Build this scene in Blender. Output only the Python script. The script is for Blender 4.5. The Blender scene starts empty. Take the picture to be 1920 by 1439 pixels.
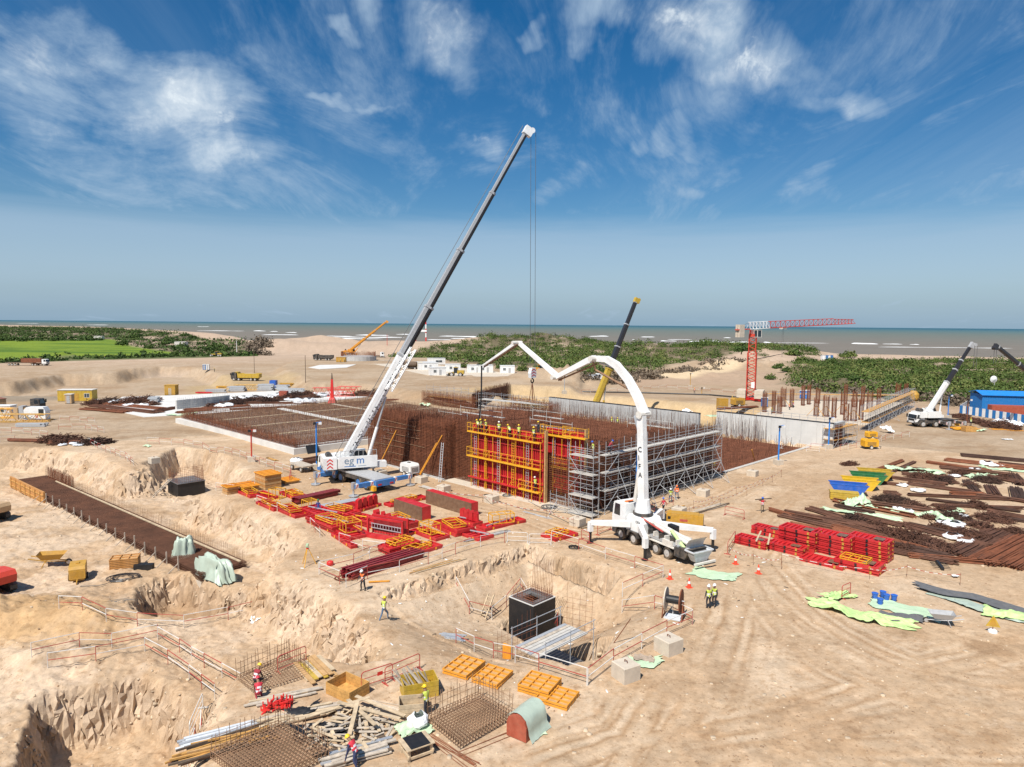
import bpy,bmesh,math,random
import numpy as np
from mathutils import Vector,Matrix
random.seed(7);rng=np.random.default_rng(11)
SC=bpy.context.scene;COL=SC.collection
PI=math.pi;R=math.radians
# ------------------------------------------------------------------ camera
CAM_H=21.5;FPX=1280.0;PITCH=math.atan(111/1280);ROLL=R(0.5)
FWD=np.array([0,math.cos(PITCH),-math.sin(PITCH)])
_u0=np.array([0,math.sin(PITCH),math.cos(PITCH)]);_r0=np.array([1.0,0,0])
RIGHT=math.cos(ROLL)*_r0 + math.sin(ROLL)*_u0
UP=math.cos(ROLL)*_u0 - math.sin(ROLL)*_r0
cam_d=bpy.data.cameras.new('camera');cam=bpy.data.objects.new('camera',cam_d);COL.objects.link(cam)
cam_d.sensor_width=36;cam_d.lens=24;cam_d.clip_start=0.5;cam_d.clip_end=120000
cam.matrix_world=Matrix(((RIGHT[0],UP[0],-FWD[0],0),(RIGHT[1],UP[1],-FWD[1],0),(RIGHT[2],UP[2],-FWD[2],CAM_H),(0,0,0,1)))
SC.camera=cam
# ------------------------------------------------------------------ light and exposure
SUN_EL=R(55);SUN_H=np.array([-0.47,-0.88]);SUN_H=SUN_H/np.linalg.norm(SUN_H)   # towards the sun
sd=bpy.data.lights.new('sun','SUN');sun=bpy.data.objects.new('sun',sd);COL.objects.link(sun)
sd.energy=4.6;sd.angle=R(0.5);sd.color=(1.0,0.955,0.88)
_ts=Vector((SUN_H[0]*math.cos(SUN_EL),SUN_H[1]*math.cos(SUN_EL),math.sin(SUN_EL)))
sun.rotation_euler=_ts.to_track_quat('Z','Y').to_euler()
SC.view_settings.view_transform='Standard';SC.view_settings.look='None'
SC.view_settings.exposure=0.38;SC.view_settings.gamma=1;SC.view_settings.use_curve_mapping=False
SC.render.engine='CYCLES'
SC.cycles.max_bounces=5;SC.cycles.diffuse_bounces=2;SC.cycles.glossy_bounces=2;SC.cycles.transparent_max_bounces=8
SC.cycles.transmission_bounces=3
try: SC.cycles.use_denoising=True
except Exception: pass
def pixdir(px,py):
 d=FWD + (px-960)/FPX*RIGHT - (py-719.5)/FPX*UP
 return d
def dirn(px,py):
 d=pixdir(px,py);return d/np.linalg.norm(d)
def G(px,py,z=0.0):
 d=pixdir(px,py);t=(z-CAM_H)/d[2]
 return np.array([d[0]*t,d[1]*t,z])
def AT(px,py,depth):          # the point seen at a pixel, `depth` metres ahead
 d=pixdir(px,py);t=depth/d[1]
 return np.array([d[0]*t,depth,CAM_H+d[2]*t])
S2=2**.5
def UV(u,v,z=0.0): return np.array([(u+v)/S2,(v-u)/S2,z])
def toUV(P): return (P[0]-P[1])/S2,(P[0]+P[1])/S2
# ------------------------------------------------------------------ world
W=bpy.data.worlds.new('World');SC.world=W;W.use_nodes=True
def build_world():
 nt=W.node_tree;N=nt.nodes;L=nt.links;N.clear()
 out=N.new('ShaderNodeOutputWorld');bg=N.new('ShaderNodeBackground');bg.inputs['Strength'].default_value=0.1
 L.new(bg.outputs[0],out.inputs[0])
 sky=N.new('ShaderNodeTexSky');sky.sky_type='NISHITA';sky.sun_disc=False
 sky.sun_elevation=SUN_EL;sky.sun_rotation=math.atan2(SUN_H[0],SUN_H[1])
 sky.altitude=0;sky.air_density=1.0;sky.dust_density=0.6;sky.ozone_density=3.0
 hsv=N.new('ShaderNodeHueSaturation');hsv.inputs['Saturation'].default_value=1.42;hsv.inputs['Value'].default_value=0.70
 L.new(sky.outputs[0],hsv.inputs['Color'])
 tc=N.new('ShaderNodeTexCoord')
 def math_(op,a,b=None,c=None,clamp=False):
  n=N.new('ShaderNodeMath');n.operation=op;n.use_clamp=clamp
  for i,x in enumerate((a,b,c)):
   if x is None: continue
   if isinstance(x,(int,float)): n.inputs[i].default_value=x
   else: L.new(x,n.inputs[i])
  return n.outputs[0]
 sep=N.new('ShaderNodeSeparateXYZ');L.new(tc.outputs['Generated'],sep.inputs[0])
 x,y,z=sep.outputs
 zc=math_('ADD',math_('MAXIMUM',z,0.0),0.12)
 com=N.new('ShaderNodeCombineXYZ');L.new(math_('DIVIDE',x,zc),com.inputs[0]);L.new(math_('DIVIDE',y,zc),com.inputs[1])
 pv=com.outputs[0]
 def noise(vec,scale,detail=6,rough=.55,dist=0.0,off=(0,0,0),sc=(1,1,1),rot=0):
  m=N.new('ShaderNodeMapping');m.inputs['Location'].default_value=off;m.inputs['Scale'].default_value=sc;m.inputs['Rotation'].default_value=(0,0,rot)
  L.new(vec,m.inputs['Vector'])
  n=N.new('ShaderNodeTexNoise');n.inputs['Scale'].default_value=scale;n.inputs['Detail'].default_value=detail
  n.inputs['Roughness'].default_value=rough;n.inputs['Distortion'].default_value=dist
  L.new(m.outputs[0],n.inputs['Vector']);return n.outputs[0]
 def ramp(val,a,b):
  m=N.new('ShaderNodeMapRange');m.interpolation_type='SMOOTHSTEP';m.inputs['From Min'].default_value=a;m.inputs['From Max'].default_value=b
  L.new(val,m.inputs['Value']);return m.outputs[0]
 # where the clouds of the picture hang: (pixel x, y, radius x, radius y, weight); the rest of the dome gets its own by noise
 blobs=[(110,130,150,90,.30),(330,200,140,95,.42),(400,260,130,70,.36),(60,200,130,90,.30),(180,290,150,80,.20),(430,340,200,60,.16),
   (260,370,110,45,.20),(130,360,90,40,.14),
   (1330,60,130,80,.40),(1400,120,120,90,.40),(1350,210,170,60,.22),(1250,60,60,40,.3),(830,90,70,70,.36),(760,20,80,40,.34),(1130,30,70,45,.34),
   (1100,50,40,30,.26),(980,45,30,22,.26),(630,52,36,18,.24),(1580,212,90,30,.28),(1265,270,60,22,.26),(1195,258,26,22,.24),(1020,200,44,34,.26),(900,245,60,24,.26),(605,180,40,14,.24),(690,184,38,14,.24),(1075,360,60,26,.24),(1500,365,44,36,.22),(1285,362,36,18,.2),(720,150,100,60,.12),
   (900,150,220,120,.13),(1700,60,200,120,.07),(1850,360,120,70,.15),(1680,430,120,30,.16),(1560,110,180,110,.13),(700,290,300,50,.13),(1180,300,300,40,.1),(1330,395,60,25,.14),(1780,240,60,30,.14),(470,100,40,25,.14)]
 wn=N.new('ShaderNodeTexNoise');wn.inputs['Scale'].default_value=9;wn.inputs['Detail'].default_value=4
 L.new(tc.outputs['Generated'],wn.inputs['Vector'])
 wsub=N.new('ShaderNodeVectorMath');wsub.operation='SUBTRACT';L.new(wn.outputs['Color'],wsub.inputs[0]);wsub.inputs[1].default_value=(.5,.5,.5)
 wsc=N.new('ShaderNodeVectorMath');wsc.operation='SCALE';L.new(wsub.outputs[0],wsc.inputs[0]);wsc.inputs['Scale'].default_value=.16
 wad=N.new('ShaderNodeVectorMath');wad.operation='ADD';L.new(tc.outputs['Generated'],wad.inputs[0]);L.new(wsc.outputs[0],wad.inputs[1])
 acc=None
 for (bx,by,rx,ry,wt) in blobs:
  c=dirn(bx,by);ax=dirn(bx+rx,by)-c;ay=dirn(bx,by+ry)-c
  lx=np.linalg.norm(ax);ly=np.linalg.norm(ay)
  d=N.new('ShaderNodeVectorMath');d.operation='SUBTRACT';L.new(wad.outputs[0],d.inputs[0]);d.inputs[1].default_value=tuple(c)
  dx=N.new('ShaderNodeVectorMath');dx.operation='DOT_PRODUCT';L.new(d.outputs[0],dx.inputs[0]);dx.inputs[1].default_value=tuple(ax/lx/lx)
  dy=N.new('ShaderNodeVectorMath');dy.operation='DOT_PRODUCT';L.new(d.outputs[0],dy.inputs[0]);dy.inputs[1].default_value=tuple(ay/ly/ly)
  r2=math_('ADD',math_('MULTIPLY',dx.outputs['Value'],dx.outputs['Value']),math_('MULTIPLY',dy.outputs['Value'],dy.outputs['Value']))
  g=math_('MULTIPLY',math_('MAXIMUM',math_('SUBTRACT',1.0,math_('MULTIPLY',r2,.55)),0.0),wt)
  front=math_('GREATER_THAN',y,0.0)
  g=math_('MULTIPLY',g,front)
  acc=g if acc is None else math_('MAXIMUM',acc,g)
 back=math_('MULTIPLY',math_('LESS_THAN',y,0.0),.12)
 mask=math_('MAXIMUM',math_('MAXIMUM',acc,back),.04)
 puff=noise(tc.outputs['Generated'],15,11,.62,.4)
 fine=noise(tc.outputs['Generated'],46,8,.62,.6,(4,1,2))
 wisp=noise(pv,1.3,11,.68,1.4,(3.1,1.7,0),(1,.40,1),R(38))
 core=math_('ADD',math_('ADD',math_('MULTIPLY',puff,.80),math_('MULTIPLY',fine,.30)),mask)
 dens1=ramp(core,.80,1.14)
 dens2=math_('MULTIPLY',ramp(math_('ADD',math_('ADD',wisp,math_('MULTIPLY',fine,.12)),math_('MULTIPLY',mask,.85)),.55,.96),.80)
 dens=math_('MAXIMUM',math_('MULTIPLY',dens1,.95),dens2)
 # thin veil bank low over the sea
 bn=noise(tc.outputs['Generated'],2.4,7,.6,.4,sc=(1,1,14))
 el=math_('ADD',z,math_('MULTIPLY',math_('SUBTRACT',bn,.5),.055))
 bank=math_('MULTIPLY',ramp(el,.165,.105),.60)
 bank=math_('MULTIPLY',bank,ramp(el,-.03,.085))
 veil=math_('MULTIPLY',ramp(noise(pv,.8,9,.66,1.0,(7,2,0),(1,.25,1),R(25)),.42,.78),.26)
 tot=math_('MAXIMUM',math_('MAXIMUM',dens,bank),veil)
 ccol=N.new('ShaderNodeMixRGB');ccol.inputs[1].default_value=(3.25,4.3,5.5,1);ccol.inputs[2].default_value=(6.6,7.2,7.6,1)
 L.new(dens1,ccol.inputs[0])
 # slate haze line above the water
 hz=N.new('ShaderNodeMixRGB');hz.inputs[2].default_value=(1.85,3.05,4.3,1)
 L.new(math_('MULTIPLY',ramp(z,.10,.0),.80),hz.inputs[0]);L.new(hsv.outputs[0],hz.inputs[1])
 mix=N.new('ShaderNodeMixRGB');L.new(tot,mix.inputs[0]);L.new(hz.outputs[0],mix.inputs[1]);L.new(ccol.outputs[0],mix.inputs[2])
 L.new(mix.outputs[0],bg.inputs['Color'])
build_world()
W.cycles.sampling_method='MANUAL';W.cycles.sample_map_resolution=256
# ------------------------------------------------------------------ materials
MATS={}
def mat(name,col,rough=.6,metal=0.0,var=.12,vscale=3.0,bump=0.0,bscale=20.0,dust=0.0,spec=.5,coat=0.0,dustcol=(.50,.37,.25)):
 if name in MATS: return MATS[name]
 m=bpy.data.materials.new(name);m.use_nodes=True;MATS[name]=m
 nt=m.node_tree;N=nt.nodes;L=nt.links;b=N['Principled BSDF']
 b.inputs['Roughness'].default_value=rough;b.inputs['Metallic'].default_value=metal
 b.inputs['Specular IOR Level'].default_value=spec
 if coat: b.inputs['Coat Weight'].default_value=coat
 tc=N.new('ShaderNodeTexCoord')
 n=N.new('ShaderNodeTexNoise');n.inputs['Scale'].default_value=vscale;n.inputs['Detail'].default_value=5;n.inputs['Roughness'].default_value=.65
 L.new(tc.outputs['Object'],n.inputs['Vector'])
 mr=N.new('ShaderNodeMapRange');mr.inputs['From Min'].default_value=.3;mr.inputs['From Max'].default_value=.7
 mr.inputs['To Min'].default_value=1-var;mr.inputs['To Max'].default_value=1+var;L.new(n.outputs[0],mr.inputs['Value'])
 mul=N.new('ShaderNodeMixRGB');mul.blend_type='MULTIPLY';mul.inputs[0].default_value=1;mul.inputs[1].default_value=(*col,1)
 L.new(mr.outputs[0],mul.inputs[2]);last=mul.outputs[0]
 if dust>0:
  n2=N.new('ShaderNodeTexNoise');n2.inputs['Scale'].default_value=vscale*.55;n2.inputs['Detail'].default_value=8;n2.inputs['Roughness'].default_value=.7
  L.new(tc.outputs['Object'],n2.inputs['Vector'])
  m2=N.new('ShaderNodeMapRange');m2.inputs['From Min'].default_value=.42;m2.inputs['From Max'].default_value=.75
  m2.inputs['To Max'].default_value=dust;L.new(n2.outputs[0],m2.inputs['Value'])
  mx=N.new('ShaderNodeMixRGB');mx.inputs[2].default_value=(*dustcol,1);L.new(m2.outputs[0],mx.inputs[0]);L.new(last,mx.inputs[1]);last=mx.outputs[0]
 L.new(last,b.inputs['Base Color'])
 if bump>0:
  n3=N.new('ShaderNodeTexNoise');n3.inputs['Scale'].default_value=bscale;n3.inputs['Detail'].default_value=4
  L.new(tc.outputs['Object'],n3.inputs['Vector'])
  bp=N.new('ShaderNodeBump');bp.inputs['Strength'].default_value=bump;L.new(n3.outputs[0],bp.inputs['Height']);L.new(bp.outputs[0],b.inputs['Normal'])
 return m
mat('white_paint',(.80,.80,.78),.38,dust=.22,vscale=.9)
mat('off_white',(.66,.63,.57),.6,dust=.35)
mat('red_paint',(.52,.018,.024),.42,var=.22,vscale=1.3,dust=.22,dustcol=(.40,.16,.11))
mat('red_dark',(.22,.012,.016),.45,var=.2,dust=.12)
mat('red_bright',(.62,.03,.025),.45,var=.15)
mat('red_rail',(.42,.05,.04),.55,var=.2,dust=.3)
mat('white_rail',(.72,.70,.66),.55,dust=.3)
mat('yellow_paint',(.76,.38,.012),.45,var=.15,dust=.15)
mat('yellow_dull',(.50,.33,.03),.55,var=.2,dust=.25)
mat('ochre',(.48,.26,.03),.55,var=.15,dust=.22)
mat('orange_panel',(.72,.30,.025),.5,var=.15,dust=.15)
mat('orange_dull',(.50,.23,.06),.6,var=.2,dust=.3)
mat('ply',(.50,.30,.13),.7,var=.22,vscale=2.5)
mat('ply_brown',(.16,.085,.05),.45,var=.25,dust=.2)
mat('timber',(.52,.40,.26),.8,var=.3,vscale=2.0,bump=.2)
mat('timber_grey',(.46,.39,.31),.85,var=.35,vscale=2.5)
mat('timber_orange',(.52,.28,.08),.8,var=.3)
mat('timber_dark',(.13,.09,.06),.85,var=.3)
mat('steel',(.55,.56,.57),.42,.55,var=.15)
mat('galv',(.46,.47,.48),.5,.3,var=.14)
mat('plank',(.50,.47,.42),.75,var=.18,vscale=1.5)
mat('rust',(.190,.064,.028),.85,var=.35,vscale=1.2)
mat('rust_red',(.180,.064,.031),.85,var=.35,vscale=.7)
mat('rust_dark',(.112,.044,.023),.88,var=.35,vscale=.8)
mat('rust_mat',(.120,.050,.026),.88,var=.35,vscale=.5)
mat('rust_yard',(.105,.046,.027),.88,var=.4,vscale=.9)
mat('rust_yard_dark',(.062,.031,.021),.9,var=.4,vscale=.9)
mat('rust_tan',(.26,.15,.085),.85,var=.3,vscale=1.0)
mat('concrete',(.46,.45,.43),.85,var=.12,vscale=.8,bump=.15)
mat('concrete_lt',(.62,.60,.56),.85,var=.12,vscale=.35)
mat('concrete_tan',(.55,.47,.37),.88,var=.14,vscale=1.5,bump=.2)
mat('concrete_wet',(.14,.135,.13),.5,var=.2)
mat('black',(.016,.016,.017),.55,var=.2)
mat('black_membrane',(.010,.010,.012),.6,var=.25,dust=.03)
mat('tyre',(.022,.021,.020),.85,var=.2,dust=.55)
mat('rim_grey',(.55,.54,.52),.5,.3,dust=.2)
mat('glass',(.02,.028,.035),.12,var=.05,spec=.8)
mat('glass_pale',(.06,.075,.085),.2,spec=.8)  # paler glass for headlights and cabin windows
mat('blue_paint',(.025,.17,.46),.42,var=.12,dust=.18)
mat('blue_bright',(.012,.22,.66),.45,var=.1,dust=.1)
mat('blue_sheet',(.012,.17,.46),.5,var=.1,dust=.08)
mat('navy',(.03,.04,.10),.8)
mat('chassis',(.035,.036,.038),.6,var=.25,dust=.35)
mat('boom_dark',(.030,.028,.030),.38,var=.12)
mat('lettering_grey',(.17,.24,.32),.5)
mat('boom_grey',(.40,.40,.40),.38,var=.1)
mat('bin_blue',(.02,.12,.50),.5,var=.1,dust=.15)
mat('bin_green',(.02,.16,.05),.5,dust=.15)
mat('bin_yellow',(.72,.45,.02),.5,dust=.15)
mat('sheet_green',(.50,.64,.42),.45,var=.12,vscale=1.5)
mat('sheet_lime',(.48,.66,.26),.5,var=.12,vscale=1.5)
mat('sheet_pale',(.42,.49,.40),.4,var=.12,vscale=1.5)
mat('sheet_white',(.78,.78,.76),.55,var=.12)
mat('sheet_grey',(.60,.62,.64),.5,var=.15)
mat('hivis',(.50,.58,.09),.7)
mat('hivis_orange',(.85,.20,.05),.7)
mat('vest_red',(.55,.03,.05),.7)
mat('vest_white',(.7,.7,.7),.7)
mat('cloth_dark',(.025,.027,.035),.85)
mat('cloth_blue',(.03,.06,.22),.85)
mat('cloth_jean',(.10,.16,.25),.85)
mat('cloth_tan',(.22,.17,.11),.85)
mat('cloth_red',(.30,.03,.04),.85)
mat('skin',(.30,.16,.10),.6)
mat('helmet_yellow',(.85,.55,.02),.35)
mat('helmet_white',(.82,.82,.80),.35)
mat('helmet_blue',(.02,.12,.55),.35)
mat('cone_red',(.75,.07,.03),.5)
mat('bag_white',(.80,.80,.80),.6,var=.1)
mat('sand_pile',(.36,.28,.21),.9,var=.2,bump=.4)
mat('pipe_green',(.10,.16,.10),.35)
mat('wire',(.10,.10,.10),.6)
mat('container_red',(.36,.075,.04),.55,var=.18,dust=.15)
mat('container_tan',(.46,.31,.17),.6,var=.15)
mat('container_roof',(.26,.11,.07),.7,var=.2)
mat('crane_red',(.55,.055,.03),.5,var=.15)
mat('tail_red',(.5,.02,.02),.4)
# ------------------------------------------------------------------ mesh helpers
_BX=[(0,3,2,1),(4,5,6,7),(0,1,5,4),(1,2,6,5),(2,3,7,6),(3,0,4,7)]
def Zrot(a): c,s=math.cos(a),math.sin(a);return np.array([[c,-s,0],[s,c,0],[0,0,1.0]])
class MB:
 def __init__(s): s.v=[];s.f=[];s.m=[];s.mi=0;s.n=0
 def add(s,V,Fc):
  b=s.n;s.v.append(np.asarray(V,float).reshape(-1,3));s.n += len(s.v[-1])
  for f in Fc: s.f.append(tuple(i+b for i in f))
  s.m += [s.mi]*len(Fc);return s
 def bx(s,x0,x1,y0,y1,z0,z1):
  return s.add([(x0,y0,z0),(x1,y0,z0),(x1,y1,z0),(x0,y1,z0),(x0,y0,z1),(x1,y0,z1),(x1,y1,z1),(x0,y1,z1)],_BX)
 def box(s,c,d,M=None):
  h=np.array(d)/2;P=np.array([(-1,-1,-1),(1,-1,-1),(1,1,-1),(-1,1,-1),(-1,-1,1),(1,-1,1),(1,1,1),(-1,1,1)])*h
  if M is not None: P=P@np.asarray(M).T
  return s.add(P+np.array(c),_BX)
 def bar(s,p,q,w,h=None,up=(0,0,1)):
  p=np.array(p,float);q=np.array(q,float);h=w if h is None else h
  d=q-p;l=np.linalg.norm(d);d=d/max(l,1e-9);a=np.cross(d,up)
  if np.linalg.norm(a)<1e-3: a=np.cross(d,(0,1,0))
  a=a/np.linalg.norm(a);b=np.cross(a,d)
  return s.add([p-a*w/2-b*h/2,p+a*w/2-b*h/2,p+a*w/2+b*h/2,p-a*w/2+b*h/2,q-a*w/2-b*h/2,q+a*w/2-b*h/2,q+a*w/2+b*h/2,q-a*w/2+b*h/2],_BX)
 def taper(s,p,q,w0,h0,w1,h1,up=(0,0,1)):
  p=np.array(p,float);q=np.array(q,float);d=q-p;d=d/np.linalg.norm(d);a=np.cross(d,up);a=a/np.linalg.norm(a);b=np.cross(a,d)
  return s.add([p-a*w0/2-b*h0/2,p+a*w0/2-b*h0/2,p+a*w0/2+b*h0/2,p-a*w0/2+b*h0/2,q-a*w1/2-b*h1/2,q+a*w1/2-b*h1/2,q+a*w1/2+b*h1/2,q-a*w1/2+b*h1/2],_BX)
 def cyl(s,p,q,r,n=10,r2=None,cap=True):
  p=np.array(p,float);q=np.array(q,float);r2=r if r2 is None else r2
  d=q-p;d=d/max(np.linalg.norm(d),1e-9);a=np.cross(d,(0,0,1))
  if np.linalg.norm(a)<1e-3: a=np.array([1.0,0,0])
  a=a/np.linalg.norm(a);b=np.cross(d,a)
  t=np.arange(n)*2*PI/n;ring=np.cos(t)[:,None]*a+np.sin(t)[:,None]*b
  Fc=[(i,(i+1) % n,n+(i+1) % n,n+i) for i in range(n)]
  if cap: Fc += [tuple(range(n-1,-1,-1)),tuple(range(n,2*n))]
  return s.add(np.vstack([p+ring*r,q+ring*r2]),Fc)
 def tube(s,pts,r,n=5):
  for a,b in zip(pts[:-1],pts[1:]): s.cyl(a,b,r,n)
  return s
 def prism(s,poly,o,ax,ay,dep):
  o=np.array(o,float);ax=np.array(ax,float);ay=np.array(ay,float);dep=np.array(dep,float);n=len(poly)
  P=np.array([o+ax*a+ay*b for a,b in poly])
  Fc=[tuple(range(n-1,-1,-1)),tuple(range(n,2*n))]+[(i,(i+1) % n,n+(i+1) % n,n+i) for i in range(n)]
  return s.add(np.vstack([P,P+dep]),Fc)
 def prism_y(s,poly,y0,y1):      # outline in x,z pushed along y
  return s.prism(poly,(0,y1,0),(1,0,0),(0,0,1),(0,y0-y1,0))
 def prism_z(s,poly,z0,z1): return s.prism(poly,(0,0,z0),(1,0,0),(0,1,0),(0,0,z1-z0))
 def lathe(s,prof,o=(0,0,0),n=12,axis='z'):
  t=np.arange(n)*2*PI/n;V=[]
  for r,h in prof:
   c=np.stack([np.cos(t)*r,np.sin(t)*r,np.full(n,h)],1)
   if axis=='y': c=c[:,[0,2,1]]*[1,1,-1]
   if axis=='x': c=c[:,[2,0,1]]
   V.append(c)
  k=len(prof);Fc=[(j*n+i,j*n+(i+1) % n,(j+1)*n+(i+1) % n,(j+1)*n+i) for j in range(k-1) for i in range(n)]
  Fc += [tuple(range(n-1,-1,-1)),tuple(range((k-1)*n,k*n))]
  return s.add(np.vstack(V)+np.array(o),Fc)
 def rods(s,P,Q,r,n=3):         # many thin bars at once
  P=np.asarray(P,float).reshape(-1,3);Q=np.asarray(Q,float).reshape(-1,3);k=len(P)
  if k==0: return s
  d=Q-P;d /= np.maximum(np.linalg.norm(d,axis=1,keepdims=True),1e-9)
  a=np.cross(d,(0,0,1.0));bad=np.linalg.norm(a,axis=1)<1e-3;a[bad]=np.cross(d[bad],(0,1.0,0));a /= np.linalg.norm(a,axis=1,keepdims=True);b=np.cross(d,a)
  t=np.arange(n)*2*PI/n;off=(np.cos(t)[None,:,None]*a[:,None,:]+np.sin(t)[None,:,None]*b[:,None,:])*r
  V=np.concatenate([P[:,None,:]+off,Q[:,None,:]+off],1).reshape(-1,3)
  base=s.n+np.arange(k)*2*n
  F0=np.array([(i,(i+1) % n,n+(i+1) % n,n+i) for i in range(n)])
  s.f += [tuple(x) for x in (base[:,None,None]+F0[None]).reshape(-1,4).tolist()]
  s.m += [s.mi]*(k*n);s.v.append(V);s.n += 2*n*k;return s
 def sheet(s,fn,nu,nv):
  V=[fn(i/nu,j/nv) for j in range(nv+1) for i in range(nu+1)];w=nu+1
  return s.add(V,[(j*w+i,j*w+i+1,(j+1)*w+i+1,(j+1)*w+i) for j in range(nv) for i in range(nu)])
 def verts(s): return np.vstack(s.v) if s.v else np.zeros((0,3))
 def mesh(s,name,mats,smooth=False,V=None):
  me=bpy.data.meshes.new(name);V=s.verts() if V is None else V
  me.from_pydata(V.tolist(),[],s.f)
  for m in (mats if isinstance(mats,(list,tuple)) else [mats]): me.materials.append(MATS[m])
  if isinstance(mats,(list,tuple)) and len(mats)>1: me.polygons.foreach_set('material_index',s.m)
  if smooth: me.polygons.foreach_set('use_smooth',[True]*len(me.polygons))
  me.update();return me
 def build(s,name,mats,parent=None,world=False,smooth=False,kind=None,label=None):
  V=s.verts()
  if world and parent is not None:
   V=(V-np.array(parent.location))@Zrot(parent.rotation_euler.z)
  o=link(name,s.mesh(name,mats,smooth,V),parent)
  if kind: o['kind']=kind
  if label: o['label']=label
  return o
def link(name,me,parent=None,loc=None,rz=None):
 o=bpy.data.objects.new(name,me);COL.objects.link(o)
 if parent is not None: o.parent=parent
 if loc is not None: o.location=loc
 if rz is not None: o.rotation_euler=(0,0,rz)
 return o
def tag(o,label,cat,group=None,kind=None):
 o['label']=label;o['category']=cat
 if group: o['group']=group
 o['kind']=kind or 'thing'
 return o
def thing(name,label,cat,loc=(0,0,0),rz=0.0,group=None):
 o=bpy.data.objects.new(name,None);COL.objects.link(o);o.location=tuple(loc);o.rotation_euler=(0,0,rz);o.empty_display_size=.2
 return tag(o,label,cat,group)
def single(mb,name,mats,label,cat,loc=(0,0,0),rz=0.0,group=None,smooth=False,kind=None):
 o=link(name,mb.mesh(name,mats,smooth),None,tuple(loc),rz);return tag(o,label,cat,group,kind)
def copy_tree(o,loc=None,rz=None,label=None,group=None,parent=None):
 c=o.copy();COL.objects.link(c)
 if parent is not None: c.parent=parent
 if loc is not None: c.location=tuple(loc)
 if rz is not None: c.rotation_euler=(0,0,rz)
 if label: c['label']=label
 if group: c['group']=group
 for ch in list(o.children): copy_tree(ch,parent=c)
 return c
A45=-PI/4      # the building grid: local x runs along u, local y along v
# ------------------------------------------------------------------ terrain
def _hash(i,j,s):
 h=(i.astype(np.int64)*374761393+j.astype(np.int64)*668265263+s*974634777) & 0x7fffffff
 h=(h ^ (h >> 13))*1274126177 & 0x7fffffff
 return ((h ^ (h >> 16)) & 0xffff)/65535.0
def vnoise(x,y,s=0):
 xi=np.floor(x);yi=np.floor(y);fx=x-xi;fy=y-yi;fx=fx*fx*(3-2*fx);fy=fy*fy*(3-2*fy)
 a=_hash(xi,yi,s);b=_hash(xi+1,yi,s);c=_hash(xi,yi+1,s);d=_hash(xi+1,yi+1,s)
 return (a*(1-fx)+b*fx)*(1-fy)+(c*(1-fx)+d*fx)*fy-.5
def fbm(x,y,sc,oct=4,s=0,g=.5):
 t=0;a=1;f=1/sc
 for k in range(oct): t=t+a*vnoise(x*f+17.3*k,y*f-9.1*k,s+k);a *= g;f *= 2.03
 return t
def cells(x,y,sc,s=0):
 """blocky broken-rock field: every cell its own height, dropping towards its joints"""
 X=x/sc;Y=y/sc;xi=np.floor(X);yi=np.floor(Y);f1=np.full(x.shape,9.0);f2=np.full(x.shape,9.0);hv=np.zeros_like(x)
 for dx in (-1,0,1):
  for dy in (-1,0,1):
   cx=xi+dx;cy=yi+dy;d=(cx+_hash(cx,cy,s)-X)**2+(cy+_hash(cx,cy,s+1)-Y)**2;k=d<f1
   f2=np.where(k,f1,np.minimum(f2,d));hv=np.where(k,_hash(cx,cy,s+2),hv);f1=np.where(k,d,f1)
 return hv-.5-.5*np.clip(.25-(np.sqrt(f2)-np.sqrt(f1)),0,.25)/.25
def ss(a,b,x): t=np.clip((x-a)/(b-a),0,1);return t*t*(3-2*t)
def polyz(pts,z=0.0): return np.array([G(a,b,z)[:2] for a,b in pts])
def sdist(x,y,P,pad=40.0):       # > 0 inside
 lo=P.min(0)-pad;hi=P.max(0)+pad;k=(x>lo[0]) & (x<hi[0]) & (y>lo[1]) & (y<hi[1])
 out=np.full(x.shape,-pad)
 if not k.any(): return out
 x=x[k];y=y[k];best=np.full(x.shape,1e18);ins=np.zeros(x.shape,bool);n=len(P)
 for i in range(n):
  ax,ay=P[i];bx,by=P[(i+1) % n];dx,dy=bx-ax,by-ay
  t=np.clip(((x-ax)*dx+(y-ay)*dy)/(dx*dx+dy*dy+1e-12),0,1)
  best=np.minimum(best,(x-ax-t*dx)**2+(y-ay-t*dy)**2)
  c=((ay>y) != (by>y)) & (x<dx*(y-ay)/((by-ay) if by != ay else 1e-12)+ax);ins ^= c
 d=np.sqrt(best);out[k]=np.where(ins,d,-d);return out
LOW_LIP=[(-500,838),(0,838),(100,842),(185,853),(240,884),(283,874),(318,846),(350,841),(430,868),(478,890),(455,912),(405,915),(375,926),(430,936),(500,962),
  (566,998),(572,1015),(520,1046),(508,1068),(579,1098),(646,1131),(690,1172),(745,1232),(660,1246),(590,1222),(470,1248),(425,1300),(360,1439),(300,1640),(-1200,1640)]
POLY_LOW=polyz(LOW_LIP)
POLY_BL=polyz([(62,1296),(150,1272),(262,1248),(308,1262),(402,1336),(385,1370),(325,1450),(240,1640),(60,1640),(14,1440),(40,1352)],-2.8)
POLY_HOLE=polyz([(235,1142),(262,1100),(318,1082),(380,1090),(425,1108),(470,1110),(462,1140),(400,1156),(330,1168),(262,1162)],-3.6)
PIT_POLY=np.array([UV(*p)[:2] for p in [(-45.3,26.6),(-45.0,47.2),(-33.0,47.6),(-27.5,46),(-26.5,36),(-28,29.5),(-31,26.5),(-38,25.4)]])
HOLE_BOX=np.array([UV(*p)[:2] for p in [(-39.6,37.5),(-39.0,43.0),(-33.4,43.2),(-32.6,38.6),(-35,36.8)]])
CULV=np.array([UV(*p)[:2] for p in [(-32.6,31.8),(-32.8,37.0),(-27.4,37.4),(-26.2,34.6),(-26.6,31.8)]])
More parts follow.
